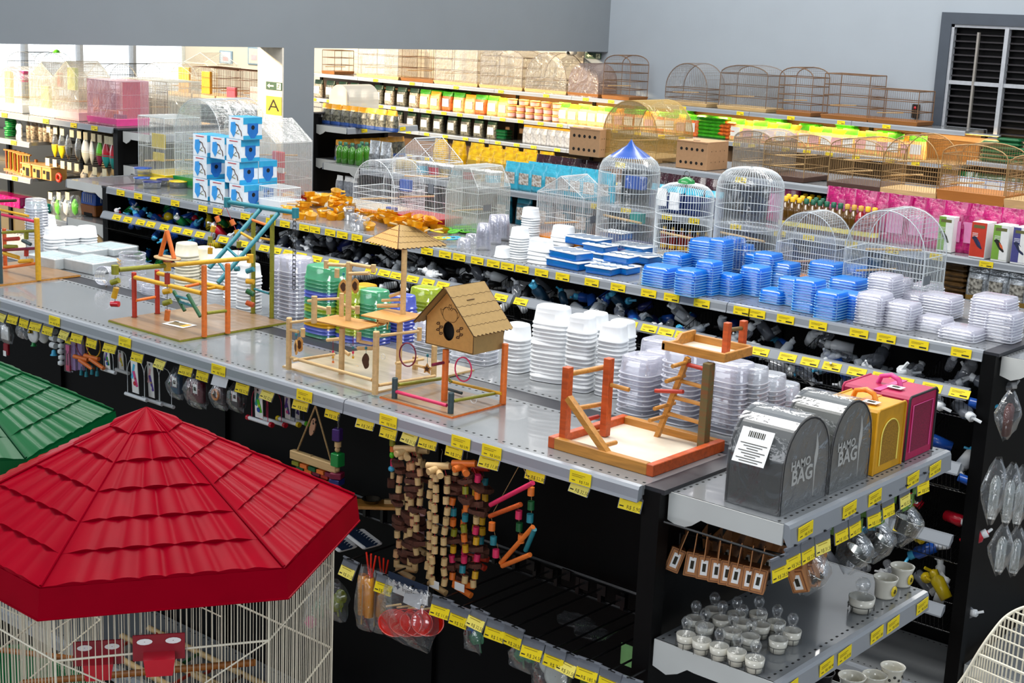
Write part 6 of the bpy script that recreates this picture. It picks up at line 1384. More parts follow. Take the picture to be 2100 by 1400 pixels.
nest_box('tan cardboard nest box with two rows of holes, right of the big arched cage', 1385, 1448, 1495, 288, 345, 7.59)
for lb, u0, u1, y, d, vt, sh, tr_, kw in (
    ('big arched bronze cage between the two cardboard boxes', 1236, 1345, 7.66, .4, 207, 'round', PINE, dict(wrap=clear('amber_film', 'c8a548', .22, .15, .3, .3, crinkle=8), perches=2)),
    ('low arched bronze cage just right of the second cardboard box', 1502, 1578, 7.6, .3, 268, 'shallow', mat('walnut', '4a2f22', .5), dict(wrap=FILMG, perches=1)),
    ('low arched bronze cage with dark ends overlapping the one before it', 1564, 1648, 7.58, .3, 280, 'shallow', mat('walnut', '4a2f22', .5), dict(perches=2)),
    ('shallow arched bronze cage above the pink bags', 1698, 1806, 7.58, .3, 284, 'shallow', mat('walnut', '4a2f22', .5), dict(perches=2)),
    ('round arched cage with a pale film strip over its top', 1806, 1920, 7.58, .26, 277, 'round', PINE, dict(perches=2)),
    ('arched bronze cage on an orange wood base', 1925, 2058, 7.57, .26, 297, 'shallow', mat('orange_base', 'b8742c', .5, kind='wood'), dict(perches=1, th=.06)),
    ('bronze cage cut by the right edge of the photo', 2062, 2160, 7.57, .26, 318, 'shallow', PINE, dict(perches=1, th=.05))):
    k_ = dict(wire=GOLDW, frame=GOLDW, rings=3, sp=.014, r=.0011, thick=.003, group=g, th=.03); k_.update(kw)
    t = cage_px(lb, u0, u1, y, d, 1.7815, vt, sh, tray=tr_, **k_)
# wall row top
g = 'cages on top of the wall row'; ZW = 1.8915; BRN = mat('brown_bars', '7a5c42', .5, .1)
for i, (lb, u0, u1, vt, sh, kw) in enumerate((
    ('narrow brown framed cage nearest the pillar on the wall row', 661, 686, 103, 'box', dict(wrap=None)),
    ('wrapped brown framed cage, first of the close set ones by the beam', 734, 816, 92, 'box', dict(wrap=FILMG)),
    ('brown framed cage holding a crumpled film, second of the close set ones', 824, 888, 94, 'box', dict(wrap=None)),
    ('yellowish wrapped cage, third of the close set ones', 892, 978, 98, 'box', dict(wrap=FILMG)),
    ('wrapped cage with a domed insert, fourth of the close set ones', 985, 1070, 100, 'shallow', dict(wrap=FILMG)),
    ('rounded film covered cage under the exit sign side of the beam', 1078, 1160, 108, 'round', dict(wrap=FILMG)),
    ('brownish wrapped arched cage below the distant exit sign', 1166, 1226, 130, 'round', dict(wrap=clear('dusky_film', 'a08c86', .4, .2, .3, .3, crinkle=10))),
    ('tall narrow brown cage with a gabled top casting a shadow on the wall', 1236, 1290, 113, 'shallow', dict(wrap=None, rings=4)),
    ('rounded cage in shiny film, first after the gap along the pale wall', 1364, 1448, 130, 'round', dict(wrap=FILM)),
    ('wide shallow arched cage, second after the gap along the pale wall', 1474, 1570, 134, 'shallow', dict(wrap=FILM)),
    ('brown framed arched cage with open shelves, third after the gap', 1594, 1662, 138, 'shallow', dict(wrap=None, rings=4)),
    ('rectangular brown framed cage on an orange wooden base', 1686, 1778, 153, 'box', dict(wrap=None, rings=4)),
    ('low rectangular cage at the window end of the wall row', 1782, 1880, 185, 'box', dict(wrap=None, rings=3)))):
    k_ = dict(wire=BRN, frame=BRN, rings=3, sp=.02, r=.0008, thick=.0045, group=g, th=.035, perches=1); k_.update(kw)
    cage_px(lb, u0, u1, 11.58, .3, ZW, vt, sh, tray=PINE if i in (1, 3, 4, 5, 8, 9) else mat('brown_base_wood', '96602c', .5, kind='wood'), **k_)
# small pet carrier on the end shelf of the second row
p = P(180, 442, 1.3615); t = thing('pet_carrier', 'small pet carrier with a blue upper half and brown base', 'pet carrier', (p.x + .02, p.y + .08, 1.3615), 0)
BRB = mat('brown_base', '9c5a22', .4)
part('base', MB().box((0, 0, .035), (.15, .18, .07), BRB, taper=1.06, bev=.006).box((0, -.09, .012), (.09, .004, .02), HOLE), t); mb = MB().box((0, 0, .105), (.155, .185, .075), BLUP, taper=.94, bev=.006)
for k in range(5): mb.box((.0 - .04 + .02 * k, -.093, .11), (.003, .003, .05), PAPER); mb.box((.076, -.05 + .02 * k, .11), (.003, .006, .05), PAPER)
part('upper_half', mb, t); part('lid', MB().box((0, 0, .148), (.14, .16, .014), CREAMP, taper=.8, bev=.003), t)
# signs and wall things
def sign_at(lb, cat, X, u0, v0, u1, v1, face, draw, flip=False):
    a, b = PX(u0, v0, X), PX(u1, v1, X); w_ = abs(b.y - a.y); h = abs(b.z - a.z)
    return (a + b) / 2, w_, h
def exit_sign(lb, c, w_, h, rot):
    mb = MB().box((0, 0, 0), (w_, .006, h), mat('exit_green', '1d4a30', .5)); GLOW = mat('sign_cream', 'dfe6c8', .6)
    mb.prism([(-w_ * .42, 0), (-w_ * .26, h * .3), (-w_ * .26, h * .1), (-.0, h * .1), (-.0, -h * .1), (-w_ * .26, -h * .1), (-w_ * .26, -h * .3)], -.0045, -.0035, GLOW)
    mb.box((w_ * .32, -.0035, 0), (w_ * .26, .001, h * .82), GLOW)
    D = mat('exit_green', '1d4a30', .5)
    T = TM((w_ * .32, -.0045, 0), FRONT)
    mb.lathe([(.001, 0), (h * .07, 0)], D, 8, (w_ * .34, -.0045, h * .27), rot=rx(PI / 2))
    for x0_, z0_, x1_, z1_ in ((.33, .18, .30, -.06), (.33, .16, .40, .02), (.33, .16, .25, .06), (.30, -.06, .37, -.32), (.30, -.06, .24, -.20), (.24, -.20, .20, -.18)):
        mb.tube((w_ * x0_, -.0045, h * z0_), (w_ * x1_, -.0045, h * z1_), h * .035, D, 4)
    return solo('exit_sign', mb, lb, 'exit sign', c, rot)
# the pillar's bright face looks toward -y: both signs are fixed on it
yS = 7.71; a, b = PY(546, 165, yS - .004), PY(578, 188, yS - .004)
exit_sign('green exit sign with a running figure on the sunlit pillar face', (a + b) / 2, abs(b.x - a.x), abs(a.z - b.z) * .82, 0)
a, b = PY(546, 193, yS - .004), PY(577, 240, yS - .004); w_, h = abs(b.x - a.x), abs(a.z - b.z) * .86
mb = MB().box((0, 0, 0), (w_, .004, h), mat('sign_yellow', 'e8c832', .6)); mb.text('A', h * .92, TM((0, -.0026, -h * .02), FRONT @ Matrix.Diagonal((.9 * w_ / h * 1.35, 1, 1))), INK, bold=0)
solo('letter_sign', mb, 'yellow sign with a black letter A below the exit sign', 'sign', (a + b) / 2, 0)
a, b = PY(1201, 106, 11.985), PY(1232, 123, 11.985)
exit_sign('small green exit sign on the far wall under the beam end', (a + b) / 2, abs(b.x - a.x), abs(a.z - b.z) * .8, 0)
c = PY(1172, 109, 11.9); t = thing('security_camera', 'small white dome camera under the end of the beam', 'camera', c); part('housing', MB().lathe([(.001, .05), (.06, .05), (.06, 0), (.04, -.02), (.001, -.03)], WHITE, 16), t); part('lens', MB().lathe([(.001, .02), (.02, .01), (.022, 0)], HOLE, 12, (0, -.05, 0), rot=rx(PI / 2)), t)
for lb, u0, v0, u1, v1, y, m in (('pale blue framed picture on the cream wall beyond the pillar', 451, 103, 477, 132, 11.98, mat('pale_picture', 'd6e4ea', .5)), ('warm toned framed poster on the cream wall next to the pillar', 509, 96, 536, 134, 11.98, mat('warm_picture', 'ecd6c0', .5))):
    a, b = PY(u0, v0, y), PY(u1, v1, y); w_, h = abs(b.x - a.x), abs(a.z - b.z); t = thing('framed_picture', lb, 'picture', (a + b) / 2)
    part('frame', MB().box((0, 0, 0), (w_, .02, h), mat('frame_blue_grey', '8aa4b4', .5), bev=.004), t); part('print', MB().box((0, -.011, 0), (w_ * .8, .004, h * .84), m).box((0, -.014, -.02), (w_ * .4, .002, h * .3), PNKL), t)
c = PY(1878, 228, 11.97); t = thing('fire_alarm_box', 'small black box with a red button on the wall behind the last cage', 'alarm box', c); part('box', MB().box((0, 0, 0), (.06, .04, .12), BLK, bev=.004), t); part('button', MB().lathe([(.001, .006), (.012, .004), (.013, 0)], REDP, 12, (0, -.022, .03), rot=rx(PI / 2)), t)
# ================================================================ GOODS ON THE FARTHER SHELVES
_pc = {}
def pouch_mesh(w_, h, d, body, top, bot=None, pic=None, sheen=True):
    """pillow bag: pinched top band, bulging body, printed front"""
    k = (w_, h, d, body.name, top.name, bot.name if bot else 0, pic.name if pic else 0)
    if k in _pc: return _pc[k]
    random.seed(hash((w_, h, d)) % 9999); mb = MB(); n = 12
    lv = [(0, 1, .85, 0), (.06, 1, 1, 0), (.18, 1, 1, 1 if bot else 2), (.5, .98, .95, 2), (.76, .96, .6, 2), (.80, .97, .5, 3), (1, 1, .08, 3)]
    rings = []
    for t, kx, ky, _ in lv:
        rings.append([V(w_ / 2 * kx * math.copysign(abs(math.cos(2 * PI * i / n)) ** .5, math.cos(2 * PI * i / n)) + U(-.002, .002), d / 2 * ky * math.copysign(abs(math.sin(2 * PI * i / n)) ** .6, math.sin(2 * PI * i / n)) + U(-.002, .002), h * t + U(-.002, .002)) for i in range(n)])
    for j in range(len(lv) - 1):
        m = {0: bot or body, 1: bot or body, 2: body, 3: top}[lv[j + 1][3] if j else 0]
        mb.add(rings[j] + rings[j + 1], [(i, (i + 1) % n, n + (i + 1) % n, n + i) for i in range(n)], m, True)
    mb.add(rings[-1], [tuple(range(n))], top)
    if pic: mb.box((0, -d / 2 - .001, h * .42), (w_ * .62, .002, h * .42), pic)
    _pc[k] = mb.mesh('pouch'); return _pc[k]
def row_px(name, cat, me, us, y, z, fmt, grp, rot=.0, jr=.08, sc=None):
    for i, u in enumerate(us):
        x = Xat(u, y, z); o = solo(name, None, fmt % ORD[i] if '%s' in fmt else fmt, cat, (x, y + U(-.01, .01), z + .001), rot + U(-jr, jr), grp, me=me[i % len(me)] if isinstance(me, list) else me, sc=sc)
def lin_(a, b, n): return [a + (b - a) * i / max(1, n - 1) for i in range(n)]
YT = mat('yellow_orange_band', 'e8a010', .35, 0, .08, 40, coat=.3); GYB = mat('grey_print_bag', '7a7868', .35, 0, .45, 50, col2='1e1c18'); BLB = mat('blue_band', '2a4a8c', .4)
PIC = mat('white_picture_panel', 'e4e2dc', .5, 0, .3, 60, col2='8a6a4a')
YB_ = mat('yellow_seed_bag', 'e8b80c', .22, 0, .2, 26, coat=.5, col2='b88a10', bump=.7); BRB2 = mat('wine_brown_bag', '34101a', .2, 0, .3, 30, coat=.6, bump=.8)
BLS = mat('sky_blue_bag', '3fb0cc', .25, 0, .12, 26, coat=.5, bump=.6); TLB = mat('teal_bag', '1a6a80', .3, 0, .15, 40, coat=.4)
PKB = mat('magenta_bag', 'b80868', .2, 0, .2, 26, coat=.6, bump=.8); PKW = mat('pale_pink_panel', 'e08ab8', .4)
SIL = mat('silver_bag', 'c6cbcf', .2, .5, .3, 60, bump=.3); DKG = mat('dark_green_band', '123c22', .4, 0, .2, 40); LGB = mat('leaf_green_bag', '3fa81e', .35, 0, .2, 60, coat=.3); PCH = mat('peach_bag', 'f0a070', .4, 0, .3, 50, col2='e0d27a'); GRBAG = mat('grey_white_bag', 'a4a8b0', .35, 0, .25, 40)
CLB = mat('seed_mix_bag', 'c8b8a0', .4, 0, .5, 70, col2='5a4a38'); GRD = mat('deep_green_bag', '0c5a30', .3, 0, .15, 40, coat=.4); ORBAG = mat('orange_seed_bag', 'e0702a', .4, 0, .3, 50)
# yellow topped bags on the end of the row behind the pillar
yt = pouch_mesh(.12, .17, .07, GYB, YT, BLB)
row_px('seed_bag', 'seed bag', yt, lin_(672, 803, 8), 8.34, 1.70, 'yellow topped bird food pouch, %s from the pillar on the upper end shelf', 'yellow topped pouches')
for o_ in range(2):
    pass
def row_y(name, cat, me, X, ys_, z, fmt, grp, rot=PI / 2, jr=.08):
    for i, y in enumerate(ys_): solo(name, None, fmt % ORD[i], cat, (X, y, z + .001), rot + U(-jr, jr), grp, me=me[i % len(me)] if isinstance(me, list) else me)
row_y('seed_bag', 'seed bag', yt, -8.93, lin_(8.30, 8.98, 8), 1.42, 'yellow topped bird food pouch, %s from the pillar on the lower end shelf', 'yellow topped pouches')
# bottles
def bottle_mesh(r, h, liquid, cap, label=None, waist=True):
    pr = [(.001, 0), (r, 0), (r, h * .3), (r * (.86 if waist else 1), h * .42), (r, h * .55), (r * .9, h * .68), (r * .4, h * .8), (r * .36, h * .86)]
    mb = MB().lathe(pr, liquid, 12).lathe([(r * .45, h * .84), (r * .48, h * .98), (.001, h)], cap, 10)
    if label: mb.lathe([(r * 1.02, h * .12), (r * 1.02, h * .26)], label, 12)
    return mb.mesh('bottle')
GJ = mat('green_juice', '3c7d1c', .2, 0, .1, 20, coat=.6); BRJ = mat('brown_liquid', '6a4a1c', .15, 0, .15, 20, coat=.7); RDJ = mat('red_liquid', 'a01a20', .15, 0, .1, 20, coat=.7); GCAP = mat('dark_green_cap', '0c5a40', .4); YCAP = mat('yellow_cap', 'e8b81c', .4); TCAP = mat('tan_cap', 'c89a3c', .4)
gb = bottle_mesh(.032, .16, GJ, GCAP, waist=False)
row_px('bottle', 'bottle', gb, [696, 708, 721, 735], 7.50, 1.521, 'tall green bottle with a dark green cap, %s from the pillar', 'green bottles')
row_px('bottle', 'bottle', gb, [742, 752], 7.66, 1.521, 'dark capped green bottle in the rear pair, %s from the pillar', 'green bottles')
row_px('seed_bag', 'seed bag', pouch_mesh(.11, .19, .06, SIL, SIL), [768, 792], 7.52, 1.526, 'shiny silver foil pouch beside the green bottles, %s from left', 'silver pouches')
row_px('seed_bag', 'seed bag', pouch_mesh(.07, .15, .05, GRBAG, PAPER), [697, 712, 727], 7.44, 1.286, 'plain white pouch below the green bottles, %s from left', 'white pouches')
ob_ = bottle_mesh(.02, .12, GRD, YCAP, ORGP, False); row_y('bottle', 'bottle', ob_, -8.9, lin_(8.28, 8.62, 5), 1.14, 'small bottle with an orange label on the lowest end shelf, %s from the pillar', 'small labelled bottles')
# low unit of the third row
TUBW = MB().lathe([(.001, 0), (.05, 0), (.058, .085), (.062, .086), (.062, .094), (.001, .095)], PAPER, 20).lathe([(.0535, .02), (.057, .07)], REDP, 20)
tm = [MB().lathe([(.001, 0), (.05, 0), (.058, .085), (.062, .086), (.062, .094), (.001, .095)], PAPER, 20).lathe([(.0522, .02), (.0572, .07)], m, 20).mesh('tub') for m in (BLS, REDP, mat('seed_label', 'b89a50', .5, 0, .4, 50))]
row_px('seed_tub', 'tub', tm, lin_(868, 1010, 7), 7.45, 1.526, 'white lidded tub with a coloured band, %s from the far end', 'white lidded tubs')
row_px('jar', 'jar', bottle_mesh(.04, .1, mat('jar_content', 'b89a30', .3), BURN, waist=False), [820, 838, 856], 7.6, 1.526, 'dark lidded jar behind the red tray cage, %s from left', 'dark lidded jars')
bl = [pouch_mesh(.135, .18, .07, BLS, BLS, None, PIC)]
row_px('seed_bag', 'seed bag', bl, lin_(1052, 1240, 8), 7.44, 1.526, 'sky blue seed bag with a white panel, %s in the front line', 'sky blue seed bags')
row_px('seed_bag', 'seed bag', pouch_mesh(.135, .18, .07, BLS, BLS), lin_(1098, 1235, 6), 7.56, 1.526, 'sky blue seed bag in the second line, %s from left', 'sky blue seed bags')
row_px('seed_bag', 'seed bag', pouch_mesh(.13, .2, .09, YB_, YB_, None, mat('window_of_seed', 'c8a030', .3)), lin_(975, 1120, 7), 7.7, 1.526, 'glossy yellow seed bag, %s of the nearer line', 'yellow seed bags')
row_px('seed_bag', 'seed bag', pouch_mesh(.13, .2, .09, YB_, YB_), lin_(990, 1165, 8), 7.86, 1.526, 'glossy yellow seed bag, %s of the farther line', 'yellow seed bags')
row_px('seed_bag', 'seed bag', pouch_mesh(.13, .2, .09, YB_, YB_), lin_(905, 1120, 7), 8.04, 1.526, 'yellow seed bag, %s of the farthest line', 'yellow seed bags')
row_px('seed_bag', 'seed bag', pouch_mesh(.13, .22, .09, BRB2, BRB2), lin_(1112, 1215, 5), 7.68, 1.526, 'wine brown seed bag left of the domed cages, %s from left', 'wine brown seed bags')
row_px('seed_bag', 'seed bag', pouch_mesh(.13, .22, .09, BRB2, BRB2), lin_(1355, 1462, 5), 7.52, 1.526, 'wine brown seed bag under the nest box, %s from left', 'wine brown seed bags')
row_px('seed_bag', 'seed bag', pouch_mesh(.13, .2, .07, TLB, BLS, None, PIC), lin_(1035, 1195, 5), 7.44, 1.286, 'teal seed bag with a printed panel on the middle shelf, %s from left', 'teal seed bags')
row_px('seed_bag', 'seed bag', pouch_mesh(.13, .16, .07, mat('navy_bag', '14285a', .35), BLS), lin_(1350, 1460, 4), 7.42, 1.526, 'navy seed bag seen between the domed cages, %s from left', 'navy seed bags')
sb = bottle_mesh(.026, .15, mat('sauce_red', '7a1e14', .3), YCAP, YCAP)
row_px('bottle', 'bottle', sb, lin_(1362, 1462, 7), 7.42, 1.286, 'red labelled bottle seen through the green capped cage, %s from left', 'red labelled bottles')
# bottles with yellow and green caps
for r_, y in enumerate((7.42, 7.53, 7.64)):
    for i, u in enumerate(lin_(1607 + 6 * r_, 1788 + 6 * r_, 14)):
        cap = YCAP if i < (3, 4, 5)[r_] or i > 11 else (GCAP if i < 9 else TCAP); liq = BRJ if i < 11 else RDJ
        k = ('b', cap.name, liq.name)
        if k not in MC: MC[k] = bottle_mesh(.032, .19, liq, cap, YELP)
        solo('bottle', None, '%s capped bottle of bird tonic, %s from left in the %s line' % ({YCAP: 'yellow', GCAP: 'green', TCAP: 'tan'}[cap], ORD[i], ('front', 'middle', 'rear')[r_]), 'bottle', (Xat(u, y, 1.526), y, 1.526), 0, 'bottles of brown bird tonic', me=MC[k])
pk = pouch_mesh(.16, .265, .075, PKB, PKB, None, PKW)
row_px('seed_bag', 'seed bag', pk, [1712, 1745, 1770], 7.50, 1.526, 'tall magenta seed bag above the bottles, %s from left', 'magenta seed bags'); row_px('seed_bag', 'seed bag', pk, [1598, 1614], 7.62, 1.53, 'magenta seed bag at the far end of the bottles, %s from left', 'magenta seed bags')
row_px('seed_bag', 'seed bag', pk, lin_(1800, 2110, 9), 7.50, 1.526, 'magenta seed bag of the nearer line, %s from left', 'magenta seed bags')
row_px('seed_bag', 'seed bag', pouch_mesh(.16, .24, .075, PKB, PKB), lin_(1815, 2120, 9), 7.66, 1.526, 'magenta seed bag of the farther line, %s from left', 'magenta seed bags')
# boxes with bird pictures
def birdbox(bg, bird, wing):
    mb = MB().box((0, 0, .095), (.085, .12, .19), PAPER, bev=.002); mb.box((0, -.0605, .1), (.082, .001, .18), bg)
    if bg.name != 'print_red': mb.box((.02, -.0612, .1), (.042, .0006, .178), PAPER)
    mb.box((0, -.0615, .168), (.06, .0006, .016), mat('print_olive', '6a6a3a', .5))
    mb.prism([(-.034, .02), (-.024, .032), (-.012, .03), (.004, .012), (.026, -.03), (.02, -.034), (.0, -.022), (-.014, -.004), (-.024, .012)], -.0622, -.0618, bird, TM((.0, 0, .085)))
    mb.prism([(-.006, .016), (.012, .002), (.02, -.02), (.002, -.008)], -.0626, -.0622, wing, TM((.0, 0, .085)))
    for k in range(3): mb.box((-.018, -.0618, .132 - .008 * k), (.03, .0004, .003), PAPER)
    return mb.mesh('box')
BX = [birdbox(mat('print_green', '7fae3f', .5), mat('bird_grey', '6a705e', .6), mat('bird_dark', '2a2c26', .6)), birdbox(mat('print_red', 'd23a22', .5), mat('bird_navy', '22284a', .6), mat('bird_navy2', '30386a', .6)), birdbox(mat('print_green', '7fae3f', .5), mat('bird_black', '1a1614', .6), mat('bird_orange', 'e2602a', .6)), birdbox(mat('print_violetblue', '4a4a8a', .5), mat('bird_navy', '22284a', .6), PAPER)]
for u, k, y, lb in ((1944, 0, 7.46, 'white box with a grey bird on green, first of the bird picture boxes'), (2011, 1, 7.40, 'red box with a dark blue bird'), (2056, 2, 7.40, 'white and green box with a black and orange bird'), (2096, 3, 7.40, 'blue violet bird picture box cut by the photo edge')):
    solo('feed_box', None, lb, 'box', (Xat(u, y, 1.527), y, 1.527), 0, 'bird picture boxes', me=BX[k])
for r_ in range(3):
    for u, k in ((1952, 0), (2024, 1), (2068, 2)): solo('feed_box', None, 'white topped picture box in the %s line behind the %s' % (ORD[r_ + 1], ('grey bird box', 'red bird box', 'black and orange bird box')[(1952, 2024, 2068).index(u)]), 'box', (Xat(u + 8 * r_, 7.53 + .125 * r_, 1.527), 7.53 + .125 * r_, 1.527), 0, 'bird picture boxes', me=BX[k])
sp_ = pouch_mesh(.12, .2, .07, SIL, SIL, mat('seed_brown', '8a6a2c', .4), mat('dark_bird_panel', '4a4640', .4, 0, .6, 60, col2='c8c4b8'))
row_px('seed_bag', 'seed bag', sp_, [2002, 2044, 2086], 7.42, 1.286, 'silver pouch with a bird picture, %s from left', 'silver bird pouches')
fb = MB().box((0, 0, .014), (.15, .1, .028), mat('brown_flat_bag', '5c4222', .3, 0, .3, 40, coat=.5), bev=.012).mesh('flat_bag')
def pile(me, x, y, z, n, p_, fmt, grp, name='seed_bag', cat='seed bag', rot=0, jr=.1):
    for k in range(n): solo(name, None, fmt % (ORD[n - 1 - k] + ' from top' if k < n - 1 else 'topmost'), cat, (x + U(-.006, .006), y + U(-.006, .006), z + .001 + k * p_), rot + U(-jr, jr), grp, me=me)
pile(fb, Xat(1955, 7.45, 1.3), 7.45, 1.286, 7, .028, 'brown flat bag, %s of the pile beside the silver pouches', 'piled flat bags')
# wall row, lit level
def flat(m): return MB().box((0, 0, .016), (.2, .13, .032), m, bev=.014).mesh('flat_bag')
FG, FO, FD = flat(LGB), flat(ORBAG), flat(GRD)
mixb = [pouch_mesh(.15, .2, .08, CLB, DKG, None, PAPER), pouch_mesh(.15, .2, .08, GYB, DKG, None, PAPER)]
row_px('seed_bag', 'seed bag', mixb, lin_(655, 850, 9), 11.66, 1.61, 'clear seed pouch with a dark green top on the wall row, %s from the pillar', 'dark green topped pouches')
brt = [pouch_mesh(.16, .2, .08, PCH, LGB, None, PAPER), pouch_mesh(.16, .19, .08, PCH, YT, None, PNKL), pouch_mesh(.16, .2, .08, ORBAG, LGB, None, PAPER)]
row_px('seed_bag', 'seed bag', brt, lin_(872, 1035, 8), 11.66, 1.61, 'peach and green seed pouch in warm light, %s from left', 'peach and green pouches')
pt = MB().lathe([(.001, 0), (.045, 0), (.052, .055), (.055, .056), (.055, .062), (.001, .063)], PCH, 16).lathe([(.0475, .01), (.051, .045)], PNKL, 16).mesh('tub')
for lv in range(3):
    for i, u in enumerate(lin_(1050, 1142, 6 if lv < 2 else 5)): solo('seed_tub', None, 'small peach tub, %s from left in the %s layer of the lit wall shelf' % (ORD[i], ('bottom', 'middle', 'top')[lv]), 'tub', (Xat(u, 11.66, 1.63), 11.66, 1.611 + .064 * lv), 0, 'peach tubs stacked three high', me=pt)
row_px('seed_bag', 'seed bag', brt[:2], lin_(1158, 1236, 5), 11.68, 1.61, 'rosy seed pouch right of the peach tubs, %s from left', 'peach and green pouches')
row_px('seed_bag', 'seed bag', brt, lin_(1250, 1420, 9), 11.66, 1.61, 'seed pouch seen through the big arched cage, %s from left', 'peach and green pouches')
row_px('seed_bag', 'seed bag', [brt[0], brt[1]], lin_(1512, 1880, 17), 11.68, 1.61, 'yellowish seed pouch behind the shallow arched cages, %s from left', 'peach and green pouches')
for i, (u, n, m) in enumerate(((905, 3, 'g'), (945, 3, 'g'), (1000, 2, 'g'), (1320, 5, 'g'), (1400, 5, 'g'), (1450, 6, 'g'), (1478, 6, 'g'), (1498, 5, 'o'), (1590, 4, 'g'), (1660, 3, 'g'), (1735, 4, 'g'), (1820, 3, 'g'))):
    z = 1.61 if u in (1450, 1478, 1498) else 1.795 - .03 * n + .02
    z = 1.61 if u in (1450, 1478, 1498) else 1.612
    pile(FG if m == 'g' else FO, Xat(u, 11.70 if z < 1.7 and u in (1450, 1478, 1498) else 11.84, 1.7), 11.70 if u in (1450, 1478, 1498) else 11.84, z, n if u in (1450, 1478, 1498) else n + 3, .034, ('leaf green' if m == 'g' else 'orange') + ' flat seed bag, %s' + ' of the %s lit shelf pile' % ORD[i], 'flat seed bags on the lit wall shelf')
row_px('seed_bag', 'seed bag', [pouch_mesh(.14, .19, .07, GYB, DKG, None, PAPER)], lin_(790, 1010, 9), 11.66, 1.365, 'dark seed pouch with a white label on the lower wall shelf, %s from left', 'dark pouches with white labels')
row_px('seed_bag', 'seed bag', [pouch_mesh(.14, .22, .08, GRBAG, YT)], lin_(1085, 1165, 6), 11.60, 1.365, 'grey white seed bag with an orange top, %s from left', 'grey white seed bags')
pile(FD, Xat(1030, 11.7, 1.4), 11.7, 1.365, 3, .034, 'deep green flat bag, %s of the pile left of the grey white bags', 'deep green flat bags')
for i, (u, n) in enumerate(((2036, 5), (2068, 6), (2100, 4))): pile(FD, Xat(u, 11.6, 1.7), 11.62, 1.66, n, .034, 'deep green flat bag, %s' + ' of the %s pile under the window' % ORD[i], 'deep green flat bags')
row_px('seed_bag', 'seed bag', [pouch_mesh(.17, .16, .08, mat('blue_white_bag', '7a9ad0', .4, 0, .4, 40, col2='e6ecf4'), GRD, None, PAPER)], lin_(1948, 2100, 6), 11.58, 1.40, 'blue and white feed bag behind the orange based cage, %s from left', 'blue and white feed bags')
# sunlit row in the back room
JM = MB().lathe([(.001, 0), (.035, 0), (.036, .13), (.028, .15), (.001, .16)], CLB, 12).mesh('jar')
row_px('seed_bag', 'seed bag', JM, [62, 75, 88, 100, 112], 5.95, 1.609, 'pinkish grain pack on the sunlit shelf, %s from left', 'pinkish grain packs')
for q in range(2): pile(MB().lathe([(.001, 0), (.04, 0), (.043, .008), (.04, .016), (.001, .016)], GRNP, 12).mesh('disc') if q == 0 else bpy.data.meshes['disc'], Xat(22 + 17 * q, 5.92, 1.65), 5.92, 1.609, 8, .0165, 'green disc pack, %s' + ' of the %s stack on the sunlit shelf' % ORD[q], 'stacked green discs', 'disc_pack', 'pack')
def frame_toy():
    t = thing('wooden_play_frame', '', 'bird toy', group='wooden play frames on the sunlit shelf'); 
    for k, m in enumerate((ORW, YELW, OLIW, AMBW)): part('bar', MB().tube((-.04 + .026 * k, 0, 0), (-.04 + .026 * k, 0, .15), .006, m, 6), t)
    part('crossbar', MB().box((0, 0, .15), (.11, .02, .01), AMBW), t); part('foot', MB().box((0, 0, .005), (.11, .03, .01), AMBW), t); return t
ff = proto(frame_toy)
for k, u in enumerate((22, 36, 50, 62, 72)): ff('small frame of orange and yellow bars, %s from left on the sunlit shelf' % ORD[k], (Xat(u, 5.95, 1.35), 5.95 - .02 * k, 1.346), .3)
def hut():
    t = thing('wooden_hut', '', 'rodent house', group='small wooden huts on the sunlit shelf'); part('walls', MB().box((0, 0, .045), (.12, .13, .09), MDFF, bev=.002), t)
    part('roof', MB().box((0, 0, .094), (.135, .145, .008), PLY), t); part('chimney', MB().tube((.0, .02, .095), (0, .02, .12), .012, BRB, 8), t)
    part('doorway', MB().box((.02, -.066, .035), (.04, .003, .06), HOLE).box((-.03, -.066, .055), (.025, .003, .025), HOLE), t); return t
hh_ = proto(hut)
for k, u in enumerate((70, 92, 112)): hh_('small wooden hut with a dark doorway, %s from left on the sunlit shelf' % ORD[k], (Xat(u, 5.9, 1.35), 5.9, 1.346), 0)
solo('ring_toy', MB().path([(.026 * math.cos(k * PI / 8), 0, .026 * math.sin(k * PI / 8) + .034) for k in range(16)], .011, mat('red_ring', 'e83a22', .4), 8, True), 'round red ring toy next to the wooden huts', 'ring toy', (Xat(121, 5.84, 1.37), 5.84, 1.346)); solo('ring_toy', MB().path([(.02 * math.cos(k * PI / 8), 0, .02 * math.sin(k * PI / 8) + .026) for k in range(16)], .009, PINE, 8, True), 'small pale wooden ring before the huts', 'ring toy', (Xat(46, 5.84, 1.36), 5.84, 1.346))
BT = mat('beige_price_tag', 'e8dcb4', .6, 0, .1, 40); _tm = MB().box((0, 0, -.035), (.05, .003, .055), BT).tube((0, .3, 0), (0, -.01, 0), .003, BLK, 4).mesh('tag_hook')
_hang = [('watermelon coloured soft toy', REDP, TEALP), ('clear bagged wire toy', BAG, STEEL), ('lime and magenta toy', LIME, MAGW), ('cream card with a clear tray', PAPER, CREAMP), ('yellow tipped clear pack', BAG, YELPL)]
